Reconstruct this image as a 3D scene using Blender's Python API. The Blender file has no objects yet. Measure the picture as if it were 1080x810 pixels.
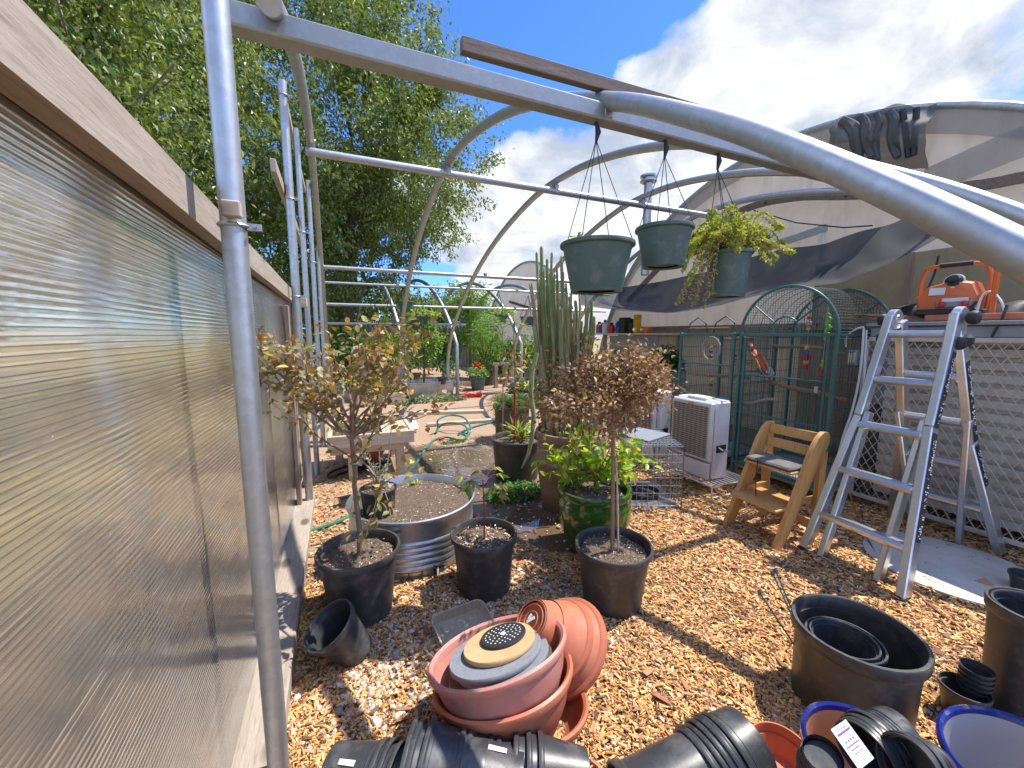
import bpy, math, random
import numpy as np
from mathutils import Vector, Matrix, noise
R = math.radians
rnd = random.Random(7)
nrs = np.random.RandomState(11)
C = bpy.context.scene.collection
# ---------------------------------------------------------------- camera model used to read positions off the photo
FPX, PITCH, YAW, EYE = 422.0, R(7.16), R(23.5), 1.5
cp, sp, cy, sy = math.cos(PITCH), math.sin(PITCH), math.cos(YAW), math.sin(YAW)
def ray(px, py):
    x, y, z = px-540, 405-py, FPX
    up, fw = y*cp - z*sp, z*cp + y*sp
    return Vector((x*cy + fw*sy, fw*cy - x*sy, up))
def G(px, py, z=0.0):
    d = ray(px, py); s = (z-EYE)/d.z
    return Vector((d.x*s, d.y*s, z))
def AX(px, py, X):
    d = ray(px, py); s = X/d.x
    return Vector((X, d.y*s, EYE+d.z*s))
def AY(px, py, Y):
    d = ray(px, py); s = Y/d.y
    return Vector((d.x*s, Y, EYE+d.z*s))
def AD(px, py, depth):
    d = ray(px, py)*(depth/FPX)
    return Vector((d.x, d.y, EYE+d.z))
def rf(p): return p[0]*cy - p[1]*sy, p[0]*sy + p[1]*cy
def depth(p):
    r, f = rf(p); return f*cp - (p[2]-EYE)*sp
def zat(p, py):
    r, f = rf(p); k = (405-py)/FPX
    return EYE + f*(k*cp - sp)/(cp + k*sp)
def pot_dims(bx, by, rim_py, rim_w, base_w):
    b = G(bx, by); z = zat(b, rim_py)
    t = Vector((b.x, b.y, z))
    k = math.sqrt(1+((bx-540)/FPX)**2)          # wide-angle stretch of things off the axis
    return b, z, rim_w*depth(t)/FPX/2/k, base_w*depth(b)/FPX/2/k
# ---------------------------------------------------------------- mesh builder
class MB:
    def __init__(s): s.v, s.f, s.m = [], [], []
    def add(s, vs, fs, mi=0):
        n = len(s.v); s.v += [tuple(v) for v in vs]
        s.f += [tuple(i+n for i in f) for f in fs]; s.m += [mi]*len(fs)
        return s
    def box(s, c, size, rot=None, mi=0, bev=0.0):
        hx, hy, hz = size[0]/2, size[1]/2, size[2]/2
        b = min(bev, hx*.9, hy*.9, hz*.9)
        if b <= 0:
            vs = [Vector((x, y, z)) for x in (-hx, hx) for y in (-hy, hy) for z in (-hz, hz)]
            fs = [(0,1,3,2), (4,6,7,5), (0,4,5,1), (2,3,7,6), (0,2,6,4), (1,5,7,3)]
        else:
            vs, fs, idx = [], [], {}
            for sx in (-1,1):
                for sy_ in (-1,1):
                    for sz in (-1,1):
                        for a in range(3):
                            p = [sx*hx, sy_*hy, sz*hz]
                            for k in range(3):
                                if k != a: p[k] -= (sx, sy_, sz)[k]*b
                            idx[(sx,sy_,sz,a)] = len(vs); vs.append(Vector(p))
            for a in range(3):
                o = [k for k in range(3) if k != a]
                for sg in (-1,1):
                    q = []
                    for u, w in ((-1,-1),(1,-1),(1,1),(-1,1)):
                        k = [0,0,0]; k[a] = sg; k[o[0]] = u; k[o[1]] = w
                        q.append(idx[(*k, a)])
                    fs.append(q)
            for a in range(3):
                o = [k for k in range(3) if k != a]
                for u in (-1,1):
                    for w in (-1,1):
                        q = []
                        for sg, ax in ((-1,o[0]),(1,o[0]),(1,o[1]),(-1,o[1])):
                            k = [0,0,0]; k[a] = sg; k[o[0]] = u; k[o[1]] = w
                            q.append(idx[(*k, ax)])
                        fs.append(q)
            for sx in (-1,1):
                for sy_ in (-1,1):
                    for sz in (-1,1): fs.append([idx[(sx,sy_,sz,a)] for a in range(3)])
        M = (rot.to_3x3() if rot is not None else Matrix.Identity(3)); c = Vector(c)
        return s.add([M @ v + c for v in vs], fs, mi)
    def bar(s, a, b, w, h, mi=0, up=(0,0,1), bev=0.0):
        a, b = Vector(a), Vector(b); d = b-a; L = d.length; x = d/L
        up = Vector(up)
        if abs(x.dot(up)) > .98: up = Vector((1,0,0))
        y = up.cross(x).normalized(); z = x.cross(y)
        return s.box((a+b)/2, (L, w, h), Matrix((x, y, z)).transposed(), mi, bev)
    def tube(s, pts, r, n=8, mi=0, caps=True, closed=False):
        pts = [Vector(p) for p in pts]; k = len(pts)
        rs = list(r) if hasattr(r, '__len__') else [r]*k
        prev = None; base = len(s.v)
        for i, p in enumerate(pts):
            if closed: t = pts[(i+1) % k]-pts[i-1]
            else: t = pts[min(i+1, k-1)]-pts[max(i-1, 0)]
            if t.length < 1e-9: t = Vector((0,0,1))
            t.normalize()
            if prev is None:
                a = Vector((0,0,1)) if abs(t.z) < .9 else Vector((1,0,0))
                u = t.cross(a).normalized()
            else:
                u = prev - t*prev.dot(t)
                u = u.normalized() if u.length > 1e-6 else t.orthogonal().normalized()
            prev = u; w = t.cross(u)
            for j in range(n):
                an = 2*math.pi*j/n
                s.v.append(tuple(p + (u*math.cos(an)+w*math.sin(an))*rs[i]))
        for i in range(k if closed else k-1):
            for j in range(n):
                a, b = base+i*n+j, base+i*n+(j+1) % n
                i2 = (i+1) % k
                s.f.append((a, b, base+i2*n+(j+1) % n, base+i2*n+j)); s.m.append(mi)
        if caps and not closed:
            s.f.append(tuple(base+j for j in reversed(range(n)))); s.m.append(mi)
            s.f.append(tuple(base+(k-1)*n+j for j in range(n))); s.m.append(mi)
        return s
    def lathe(s, prof, n=32, M=None, mi=0, wob=0.0, ell=1.0, seed=0, caps=False):
        M = M or Matrix.Identity(4); base = len(s.v); k = len(prof)
        for i, (r, z) in enumerate(prof):
            for j in range(n):
                a = 2*math.pi*j/n
                rr = r*(1+wob*noise.noise((math.cos(a)*1.3+seed, math.sin(a)*1.3, z*3+seed)))
                s.v.append(tuple(M @ Vector((rr*math.cos(a), rr*math.sin(a)*ell, z))))
        for i in range(k-1):
            for j in range(n):
                a, b = base+i*n+j, base+i*n+(j+1) % n
                s.f.append((a, b, b+n, a+n)); s.m.append(mi)
        for i, rev in ((0, True), (k-1, False)):
            if caps and prof[i][0] > 1e-5:
                q = [base+i*n+j for j in range(n)]
                s.f.append(tuple(reversed(q)) if rev else tuple(q)); s.m.append(mi)
        return s
    def grid(s, fn, nu, nv, mi=0):
        base = len(s.v)
        for i in range(nu+1):
            for j in range(nv+1): s.v.append(tuple(fn(i/nu, j/nv)))
        for i in range(nu):
            for j in range(nv):
                a = base+i*(nv+1)+j
                s.f.append((a, a+nv+1, a+nv+2, a+1)); s.m.append(mi)
        return s
    def prism(s, pts, n_axis, thick, mi=0):
        pts = [Vector(p) for p in pts]; o = Vector(n_axis).normalized()*thick; k = len(pts)
        fs = [tuple(reversed(range(k))), tuple(range(k, 2*k))]+[(i, (i+1) % k, k+(i+1) % k, k+i) for i in range(k)]
        return s.add(pts+[p+o for p in pts], fs, mi)
    def build(s, name, mats, parent=None, world=False, smooth=True, ang=40, loc=None, thick=0):
        me = bpy.data.meshes.new(name)
        vs = s.v
        if world and parent is not None:
            pr = parent
            M = pr.matrix_basis.inverted()
            if pr.parent is not None: M = M @ pr.parent.matrix_basis.inverted()
            vs = [tuple(M @ Vector(v)) for v in vs]
        elif loc is not None and world:
            l = Vector(loc); vs = [tuple(Vector(v)-l) for v in vs]
        me.from_pydata(vs, [], s.f)
        if not isinstance(mats, (list, tuple)): mats = [mats]
        for m in mats: me.materials.append(m)
        if len(mats) > 1: me.polygons.foreach_set('material_index', s.m)
        me.update()
        if smooth:
            me.shade_smooth()
            me.set_sharp_from_angle(angle=R(ang))
        o = bpy.data.objects.new(name, me); C.objects.link(o)
        if parent is not None: o.parent = parent
        if loc is not None: o.location = loc
        if thick:
            md = o.modifiers.new('Solidify', 'SOLIDIFY'); md.thickness = thick; md.offset = 0
        return o
def tag(o, label=None, cat=None, group=None, kind=None):
    if label: o['label'] = label
    if cat: o['category'] = cat
    if group: o['group'] = group
    if kind: o['kind'] = kind
    return o
def thing(name, label, cat, loc=(0,0,0), rz=0.0, group=None):
    o = bpy.data.objects.new(name, None); C.objects.link(o); o.empty_display_size = .1
    o.matrix_basis = Matrix.Translation(Vector(loc)) @ Matrix.Rotation(rz, 4, 'Z')
    return tag(o, label, cat, group)
def dup(root, loc=None, rz=None, label=None, group=None, scale=None):
    r = root.copy(); C.objects.link(r)
    if loc is not None: r.location = loc
    if rz is not None: r.rotation_euler = (r.rotation_euler[0], r.rotation_euler[1], rz)
    if scale is not None: r.scale = (scale,)*3 if not hasattr(scale, '__len__') else scale
    if label: r['label'] = label
    if group: r['group'] = group
    def rec(src, dst):
        for ch in src.children:
            c = ch.copy(); C.objects.link(c); c.parent = dst; rec(ch, c)
    rec(root, r)
    return r
def tri_mesh(name, V, Fa, nper, mat, cols=None, parent=None, smooth=False):
    """V (n,3), Fa (m,nper) numpy arrays -> object"""
    me = bpy.data.meshes.new(name)
    V = np.asarray(V, np.float32); Fa = np.asarray(Fa, np.int32)
    me.vertices.add(len(V)); me.vertices.foreach_set('co', V.ravel())
    me.loops.add(Fa.size); me.loops.foreach_set('vertex_index', Fa.ravel())
    me.polygons.add(len(Fa)); me.polygons.foreach_set('loop_start', np.arange(0, Fa.size, nper, dtype=np.int32))
    me.polygons.foreach_set('use_smooth', np.full(len(Fa), smooth))
    me.materials.append(mat); me.update(calc_edges=True)
    if cols is not None:
        at = me.color_attributes.new('Col', 'FLOAT_COLOR', 'POINT')
        c = np.ones((len(V), 4), np.float32); c[:, :3] = cols
        at.data.foreach_set('color', c.ravel())
    o = bpy.data.objects.new(name, me); C.objects.link(o)
    if parent is not None: o.parent = parent
    return o
def norm(a): return a/np.maximum(np.linalg.norm(a, axis=-1, keepdims=True), 1e-9)
def palette(n, cols, rs, jit=.15):
    cols = np.array(cols, np.float32); k = rs.randint(0, len(cols), n)
    c = cols[k]*(1+rs.uniform(-jit, jit, (n, 1)))
    return np.clip(c*(1+rs.uniform(-jit*.4, jit*.4, (n, 3))), 0, 1)
def leaf_mesh(name, mat, P, D, L, W, cols, parent=None, fine=True, fold=.3, droop=.25, rs=nrs, upbias=1.0):
    P = np.asarray(P, float); D = norm(np.asarray(D, float)); n = len(P)
    L = np.broadcast_to(np.asarray(L, float), (n,)); W = np.broadcast_to(np.asarray(W, float), (n,))
    U = rs.normal(size=(n, 3)); U[:, 2] += upbias*1.5
    S = norm(np.cross(D, U)); U = norm(np.cross(S, D))
    L1, W1 = L[:, None], W[:, None]
    if fine:
        def pt(t, w, h): return P + D*L1*t + S*W1*w + U*(h*W1 - droop*L1*t*t)
        pts = [pt(0,0,0), pt(.3,.42,fold*.42), pt(.65,.40,fold*.4), pt(1,0,0), pt(.65,-.40,fold*.4), pt(.3,-.42,fold*.42), pt(.32,0,0), pt(.66,0,0)]
        V = np.stack(pts, 1).reshape(-1, 3); k = 8
        f = np.array([(0,6,1,1),(6,7,2,1),(7,3,2,2),(0,5,6,6),(5,4,7,6),(4,3,7,7)])
        tri = np.array([(0,6,1),(6,7,2),(6,2,1),(7,3,2),(0,5,6),(5,4,7),(5,7,6),(4,3,7)])
    else:
        def pt(t, w, h): return P + D*L1*t + S*W1*w + U*(h*W1 - droop*L1*t*t)
        V = np.stack([pt(0,0,0), pt(.45,.5,fold*.5), pt(1,0,0), pt(.45,-.5,fold*.5)], 1).reshape(-1, 3); k = 4
        tri = np.array([(0,2,1),(0,3,2)])
    Fa = (tri[None]+(np.arange(n)*k)[:, None, None]).reshape(-1, 3)
    return tri_mesh(name, V, Fa, 3, mat, np.repeat(cols, k, 0), parent, smooth=False)
# ---------------------------------------------------------------- materials
def newmat(name):
    m = bpy.data.materials.new(name); m.use_nodes = True
    nt = m.node_tree; nt.nodes.clear()
    return m, nt
def N(nt, t, **kw):
    n = nt.nodes.new(t)
    for k, v in kw.items():
        if k.startswith('i_'):
            key = k[2:]; key = int(key) if key.isdigit() else key.replace('_', ' ')
            n.inputs[key].default_value = v
        else: setattr(n, k, v)
    return n
def lk(nt, a, b): nt.links.new(a, b)
def ramp(nt, fac, stops):
    r = N(nt, 'ShaderNodeValToRGB'); e = r.color_ramp.elements
    while len(e) < len(stops): e.new(.5)
    for i, (p, c) in enumerate(stops):
        e[i].position = p; e[i].color = (*c, 1) if len(c) == 3 else c
    lk(nt, fac, r.inputs[0]); return r.outputs[0]
def coords(nt, kind='Object', scale=(1,1,1)):
    t = N(nt, 'ShaderNodeTexCoord'); mp = N(nt, 'ShaderNodeMapping'); mp.inputs['Scale'].default_value = scale
    lk(nt, t.outputs[kind], mp.inputs[0]); return mp.outputs[0]
def noise_n(nt, vec, scale, detail=6, rough=.6, dist=0):
    n = N(nt, 'ShaderNodeTexNoise', i_Scale=scale, i_Detail=detail, i_Roughness=rough, i_Distortion=dist)
    lk(nt, vec, n.inputs['Vector']); return n.outputs[0]
def mixc(nt, fac, a, b, mode='MIX'):
    m = N(nt, 'ShaderNodeMix', data_type='RGBA', blend_type=mode)
    for sock, v in ((m.inputs[0], fac), (m.inputs[6], a), (m.inputs[7], b)):
        if hasattr(v, 'is_output'): lk(nt, v, sock)
        elif hasattr(v, '__len__'): sock.default_value = (*v[:3], 1)
        else: sock.default_value = v
    return m.outputs[2]
def math_n(nt, op, a, b=None, clamp=False):
    m = N(nt, 'ShaderNodeMath', operation=op, use_clamp=clamp)
    for i, v in enumerate((a, b)):
        if v is None: continue
        if hasattr(v, 'is_output'): lk(nt, v, m.inputs[i])
        else: m.inputs[i].default_value = v
    return m.outputs[0]
def bump(nt, h, strength=.3, dist=.01):
    b = N(nt, 'ShaderNodeBump', i_Strength=strength, i_Distance=dist); lk(nt, h, b.inputs['Height']); return b.outputs[0]
def pbsdf(nt, color, rough=.5, metal=0.0, normal=None, **kw):
    p = N(nt, 'ShaderNodeBsdfPrincipled')
    for s, v in (('Base Color', color), ('Roughness', rough), ('Metallic', metal)):
        if hasattr(v, 'is_output'): lk(nt, v, p.inputs[s])
        elif hasattr(v, '__len__'): p.inputs[s].default_value = (*v[:3], 1)
        else: p.inputs[s].default_value = v
    if normal is not None: lk(nt, normal, p.inputs['Normal'])
    for k, v in kw.items(): p.inputs[k.replace('_', ' ')].default_value = v
    return p.outputs[0]
def out(nt, sh, vol=None):
    o = N(nt, 'ShaderNodeOutputMaterial'); lk(nt, sh, o.inputs[0])
def simple(name, c1, c2=None, scale=8, rough=.5, metal=0.0, bmp=.1, dirt=None, dirt_amt=.35, stretch=(1,1,1), bscale=None, dist=.004, **kw):
    """two-tone blotched surface, dust specks, rough variation and a fine bump"""
    m, nt = newmat(name); v = coords(nt, 'Object', stretch)
    n1 = noise_n(nt, v, scale, 6, .62)
    col = mixc(nt, ramp(nt, n1, [(.35, (0,0,0)), (.68, (1,1,1))]), c1, c2 or tuple(x*.75 for x in c1))
    if dirt:
        n2 = noise_n(nt, v, scale*2.7, 8, .7)
        col = mixc(nt, ramp(nt, n2, [(.5, (0,0,0)), (.75, (dirt_amt,)*3)]), col, dirt)
    rr = math_n(nt, 'MULTIPLY_ADD', n1, .3); rr.node.inputs[2].default_value = rough-.15
    nb = noise_n(nt, v, bscale or scale*6, 5, .6)
    out(nt, pbsdf(nt, col, rr, metal, bump(nt, nb, bmp, dist), **kw)); return m
def wood(name, c1, c2, axis='Y', scale=1.0, rough=.65, knots=True):
    m, nt = newmat(name)
    st = {'X': (1.2,14,14), 'Y': (14,1.2,14), 'Z': (14,14,1.2)}[axis]
    v = coords(nt, 'Object', tuple(x*scale for x in st))
    n1 = noise_n(nt, v, 2.2, 8, .65, .6); n2 = noise_n(nt, v, 9, 5, .7, .2)
    col = mixc(nt, ramp(nt, n1, [(.3, (0,0,0)), (.7, (1,1,1))]), c1, c2)
    col = mixc(nt, ramp(nt, n2, [(.52, (0,0,0)), (.72, (.6,.6,.6))]), col, tuple(x*.45 for x in c2))
    if knots:
        v2 = coords(nt, 'Object', tuple((3.2 if x > 2 else 1.6)*scale for x in st))
        vo = N(nt, 'ShaderNodeTexVoronoi', i_Scale=1.6); lk(nt, v2, vo.inputs['Vector'])
        col = mixc(nt, ramp(nt, vo.outputs[0], [(.10, (.9,)*3), (.19, (0,0,0))]), col, tuple(x*.28 for x in c2))
    out(nt, pbsdf(nt, col, rough, 0, bump(nt, n2, .35, .004))); return m
def galv(name, tint=(.50,.53,.55), rough=.42, metal=.85):
    m, nt = newmat(name); v = coords(nt)
    vo = N(nt, 'ShaderNodeTexVoronoi', i_Scale=45); lk(nt, v, vo.inputs['Vector'])
    sep = N(nt, 'ShaderNodeSeparateColor'); lk(nt, vo.outputs['Color'], sep.inputs[0])
    n1 = noise_n(nt, v, 5, 7, .65)
    col = mixc(nt, sep.outputs[0], tuple(x*.86 for x in tint), tint)
    col = mixc(nt, ramp(nt, n1, [(.42, (0,0,0)), (.8, (.7,)*3)]), col, (.36,.34,.30))
    n3 = noise_n(nt, v, 30, 6, .7)
    col = mixc(nt, ramp(nt, n3, [(.6, (0,0,0)), (.75, (.45,)*3)]), col, (.62,.62,.60))
    rr = math_n(nt, 'MULTIPLY_ADD', n1, .35); rr.node.inputs[2].default_value = rough-.12
    out(nt, pbsdf(nt, col, rr, metal, bump(nt, n3, .08, .003))); return m
def leafmat(name, gloss=.45, trans=.35, tint=(1,1,1)):
    m, nt = newmat(name)
    a = N(nt, 'ShaderNodeAttribute', attribute_name='Col')
    col = a.outputs['Color']
    p = pbsdf(nt, col, gloss, 0)
    t = N(nt, 'ShaderNodeBsdfTranslucent')
    lk(nt, mixc(nt, 1.0, col, (1.5*tint[0], 1.5*tint[1], .6*tint[2]), 'MULTIPLY'), t.inputs[0])
    mx = N(nt, 'ShaderNodeMixShader', i_0=trans); lk(nt, p, mx.inputs[1]); lk(nt, t.outputs[0], mx.inputs[2])
    out(nt, mx.outputs[0]); return m
def colmat(name, rough=.8, bmp=0):
    m, nt = newmat(name); a = N(nt, 'ShaderNodeAttribute', attribute_name='Col')
    v = coords(nt); n = noise_n(nt, v, 90, 4, .6)
    col = mixc(nt, .5, a.outputs['Color'], mixc(nt, n, (.45,.45,.45), (1.5,1.5,1.5)), 'MULTIPLY')
    col = mixc(nt, 1.0, col, (1.3,1.3,1.3), 'MULTIPLY')
    out(nt, pbsdf(nt, col, rough)); return m
def film(name, c1, c2, alpha=.0, trans=.55, rough=.5, scale=3, gloss=.25, dark=None):
    """cloudy plastic sheet: reflects a little, lets light through diffusely; alpha = clear see-through share"""
    m, nt = newmat(name); v = coords(nt)
    n = noise_n(nt, v, scale, 7, .65); n2 = noise_n(nt, coords(nt, 'Object', (1,1,.2)), scale*5, 5, .6)
    col = mixc(nt, ramp(nt, n, [(.35, (0,0,0)), (.7, (1,1,1))]), c1, c2)
    col = mixc(nt, ramp(nt, n2, [(.5, (0,0,0)), (.8, (.5,)*3)]), col, dark or tuple(x*.6 for x in c2))
    b = bump(nt, n2, .25, .02)
    p = pbsdf(nt, col, rough, 0, b)
    t = N(nt, 'ShaderNodeBsdfTranslucent'); lk(nt, col, t.inputs[0])
    mx = N(nt, 'ShaderNodeMixShader', i_0=trans); lk(nt, p, mx.inputs[1]); lk(nt, t.outputs[0], mx.inputs[2])
    res = mx.outputs[0]
    if alpha > 0:
        tr = N(nt, 'ShaderNodeBsdfTransparent'); m2 = N(nt, 'ShaderNodeMixShader', i_0=alpha)
        lk(nt, res, m2.inputs[1]); lk(nt, tr.outputs[0], m2.inputs[2]); res = m2.outputs[0]
    out(nt, res); return m
def mesh_cloth(name, col, hole=.35, scale=1.0):
    """woven shade cloth: share of clear holes varies with folds"""
    m, nt = newmat(name); v = coords(nt)
    n = noise_n(nt, v, 2.0*scale, 5, .6); n2 = noise_n(nt, coords(nt, 'Object', (3,3,40)), 8*scale, 3, .5)
    c = mixc(nt, n2, tuple(x*.7 for x in col), tuple(min(1, x*1.5) for x in col))
    p = pbsdf(nt, c, .75)
    tr = N(nt, 'ShaderNodeBsdfTransparent')
    f = math_n(nt, 'MULTIPLY_ADD', n, .3); f.node.inputs[2].default_value = hole-.15
    mx = N(nt, 'ShaderNodeMixShader'); lk(nt, f, mx.inputs[0]); lk(nt, p, mx.inputs[1]); lk(nt, tr.outputs[0], mx.inputs[2])
    out(nt, mx.outputs[0]); return m
def polycarb():
    m, nt = newmat('twinwall_polycarbonate')
    tc = N(nt, 'ShaderNodeTexCoord'); sx = N(nt, 'ShaderNodeSeparateXYZ'); lk(nt, tc.outputs['Object'], sx.inputs[0])
    nz = noise_n(nt, coords(nt, 'Object', (1,.35,1)), 2.2, 3, .5)
    zz = math_n(nt, 'ADD', sx.outputs[2], math_n(nt, 'MULTIPLY', nz, .012))
    w = math_n(nt, 'SINE', math_n(nt, 'MULTIPLY', zz, 2*math.pi/.0125))          # one rib every 12.5 mm
    w01 = math_n(nt, 'MULTIPLY_ADD', w, .5); w01.node.inputs[2].default_value = .5
    rib = math_n(nt, 'POWER', w01, 10)
    big = noise_n(nt, coords(nt, 'Object', (1,.6,9)), 2.5, 4, .55)
    dirt = noise_n(nt, coords(nt, 'Object', (1,2,2)), 5, 8, .7)
    speck = ramp(nt, noise_n(nt, coords(nt), 60, 2, .5), [(.785, (0,0,0)), (.80, (.7,.7,.7))])
    hgt = math_n(nt, 'ADD', math_n(nt, 'MULTIPLY', w01, .5), math_n(nt, 'MULTIPLY', big, 2.2))
    nb = bump(nt, hgt, .45, .0045)
    gl = N(nt, 'ShaderNodeBsdfGlossy', i_Roughness=.10); gl.inputs['Color'].default_value = (.90,.92,.95,1); lk(nt, nb, gl.inputs['Normal'])
    rf_ = N(nt, 'ShaderNodeBsdfRefraction', i_Roughness=.16, i_IOR=1.03); lk(nt, nb, rf_.inputs['Normal'])
    lk(nt, mixc(nt, rib, (.88,.84,.76), (.10,.085,.065)), rf_.inputs['Color'])
    tl = N(nt, 'ShaderNodeBsdfTranslucent'); lk(nt, mixc(nt, dirt, (.85,.74,.56), (.62,.50,.36)), tl.inputs[0])
    df = N(nt, 'ShaderNodeBsdfDiffuse'); lk(nt, mixc(nt, rib, mixc(nt, dirt, (.80,.66,.50), (.62,.49,.35)), (.22,.18,.14)), df.inputs[0])
    fr = N(nt, 'ShaderNodeFresnel', i_IOR=1.6); lk(nt, nb, fr.inputs['Normal'])
    a = N(nt, 'ShaderNodeMixShader', i_0=.20); lk(nt, rf_.outputs[0], a.inputs[1]); lk(nt, tl.outputs[0], a.inputs[2])
    b = N(nt, 'ShaderNodeMixShader'); lk(nt, math_n(nt, 'ADD', math_n(nt, 'MULTIPLY', rib, .25), math_n(nt, 'MULTIPLY', dirt, .52)), b.inputs[0]); lk(nt, a.outputs[0], b.inputs[1]); lk(nt, df.outputs[0], b.inputs[2])
    c = N(nt, 'ShaderNodeMixShader'); lk(nt, math_n(nt, 'ADD', math_n(nt, 'MULTIPLY', fr.outputs[0], 1.3), .21, True), c.inputs[0]); lk(nt, b.outputs[0], c.inputs[1]); lk(nt, gl.outputs[0], c.inputs[2])
    wd = N(nt, 'ShaderNodeBsdfDiffuse'); wd.inputs[0].default_value = (.60,.58,.53,1)
    d = N(nt, 'ShaderNodeMixShader'); lk(nt, speck, d.inputs[0]); lk(nt, c.outputs[0], d.inputs[1]); lk(nt, wd.outputs[0], d.inputs[2])
    out(nt, d.outputs[0]); return m
M = {}
M['galv'] = galv('galvanised_pipe')
M['galv_dark'] = galv('weathered_galvanised', (.36,.38,.39), .5, .7)
M['tub'] = galv('galvanised_tub', (.55,.58,.60), .36, .9)
M['alu'] = simple('aluminium', (.72,.73,.74), (.60,.60,.61), 6, .32, .9, .05, (.5,.47,.42), .3)
M['poly'] = polycarb()
M['beam'] = wood('weathered_beam', (.50,.43,.36), (.35,.285,.225), 'Y', 1)
M['beamx'] = wood('dark_weathered_beam', (.26,.19,.14), (.15,.105,.08), 'X', 1)
M['stud'] = wood('weathered_stud', (.42,.33,.25), (.28,.21,.155), 'Z', 1)
M['pallet'] = wood('pale_bench_wood', (.68,.56,.42), (.52,.40,.28), 'X', 1)
M['redwood'] = wood('red_board', (.40,.16,.075), (.30,.11,.05), 'Z', 1)
M['beech'] = wood('beech_wood', (.66,.38,.135), (.56,.29,.09), 'Z', .6, .42, False)
M['bark'] = simple('tree_bark', (.12,.085,.06), (.20,.155,.115), 14, .9, 0, .6, None, dist=.02)
M['twig'] = simple('twig_bark', (.26,.17,.10), (.36,.25,.16), 30, .8, 0, .3)
M['redtwig'] = simple('red_bark', (.35,.025,.03), (.24,.03,.03), 30, .5, 0, .1)
M['black'] = simple('black_nursery_plastic', (.040,.038,.038), (.074,.069,.063), 5, .42, 0, .12, (.20,.175,.14), .6, bscale=40)
M['black2'] = simple('scuffed_black_plastic', (.032,.034,.040), (.056,.057,.060), 4, .38, 0, .10, (.20,.19,.18), .6, bscale=60)
M['rubber'] = simple('black_rubber', (.016,.016,.018), (.03,.03,.03), 6, .6)
M['green_pot'] = simple('green_plastic', (.060,.110,.085), (.088,.130,.105), 4, .5, 0, .08, (.24,.24,.20), .7)
M['glaze'] = simple('green_glaze', (.028,.105,.012), (.06,.12,.012), 3, .12, 0, .02, (.10,.13,.06), .3, Coat_Weight=.8, Coat_Roughness=.06)
M['blue_glaze'] = simple('blue_glaze', (.010,.016,.16), (.02,.03,.24), 5, .15, 0, .03, Coat_Weight=.7)
M['terra'] = simple('terracotta_plastic', (.52,.165,.085), (.46,.135,.065), 4, .5, 0, .06, (.62,.34,.24), .4)
M['pink'] = simple('faded_pink_plastic', (.56,.235,.185), (.48,.19,.15), 4, .55, 0, .06, (.50,.38,.30), .5)
M['clay'] = simple('aged_brown_clay', (.25,.16,.105), (.35,.235,.155), 5, .7, 0, .35, (.40,.30,.22), .45, dist=.01)
M['clay_in'] = simple('raw_clay', (.50,.24,.11), (.42,.19,.085), 6, .8, 0, .3)
M['soil'] = simple('potting_soil', (.13,.085,.055), (.24,.17,.115), 60, .95, 0, 1.0, (.42,.34,.26), .8, bscale=120, dist=.02)
M['white'] = simple('white_plastic', (.74,.74,.72), (.66,.66,.64), 5, .42, 0, .05, (.48,.45,.40), .3)
M['whitemet'] = simple('white_enamel_wire', (.78,.78,.76), (.7,.7,.68), 9, .4, .1, .05)
M['grey'] = simple('grey_board', (.30,.31,.33), (.24,.25,.26), 5, .6, 0, .2, (.42,.41,.38), .4)
M['teal'] = simple('teal_powder_coat', (.040,.135,.120), (.055,.165,.145), 6, .42, .1, .05)
M['wire'] = simple('zinc_wire', (.50,.50,.49), (.40,.40,.39), 20, .38, .85, .05)
M['darkwire'] = simple('dark_wire', (.05,.075,.07), (.07,.09,.085), 20, .5, .3)
M['orange'] = simple('orange_paint', (.72,.155,.022), (.62,.12,.018), 4, .35, 0, .05, (.45,.16,.06), .4, Coat_Weight=.3)
M['red'] = simple('red_plastic', (.55,.018,.014), (.44,.012,.012), 6, .4)
M['yellow'] = simple('yellow_plastic', (.70,.42,.015), (.6,.36,.015), 6, .4)
M['blue'] = simple('blue_plastic', (.03,.08,.42), (.03,.06,.32), 6, .4)
M['hose'] = simple('green_hose', (.045,.25,.17), (.03,.18,.13), 10, .38)
M['rope'] = simple('pale_rope', (.50,.42,.33), (.36,.30,.23), 40, .9)
M['perch'] = wood('perch_wood', (.38,.22,.10), (.26,.14,.06), 'Y', 1)
M['pad'] = simple('brown_cooling_pad', (.27,.195,.115), (.34,.25,.155), 12, .85, 0, .3)
M['tray'] = film('stained_clear_tray', (.80,.74,.60), (.66,.58,.42), .15, .45, .25, 9, dark=(.34,.26,.15))
M['slate'] = simple('grey_paver', (.20,.22,.25), (.26,.28,.31), 45, .8, 0, .35, (.36,.37,.38), .35)
M['corkdisc'] = simple('cream_disc', (.66,.45,.24), (.58,.37,.18), 6, .6, 0, .1, (.42,.27,.13), .4)
M['brownmat'] = simple('brown_fibre_mat', (.105,.075,.045), (.16,.115,.07), 60, .95, 0, .8, (.30,.22,.13), .4)
M['tarp'] = film('tan_house_film', (.76,.73,.68), (.62,.59,.54), 0, .55, .5, 1.2)
M['whitefilm'] = film('white_house_film', (.84,.83,.80), (.72,.70,.66), 0, .50, .5, 1.6)
M['fibre'] = film('stained_fibreglass', (.36,.31,.24), (.25,.21,.15), .04, .45, .4, 2.5)
M['fibre2'] = film('green_stained_fibreglass', (.42,.38,.28), (.30,.29,.18), .05, .5, .4, 2.2, dark=(.16,.17,.08))
M['cage_shade'] = mesh_cloth('cage_shade_mesh', (.035,.03,.025), .36)  # dark mesh for the added sheet that imitates shade behind the cages
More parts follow.
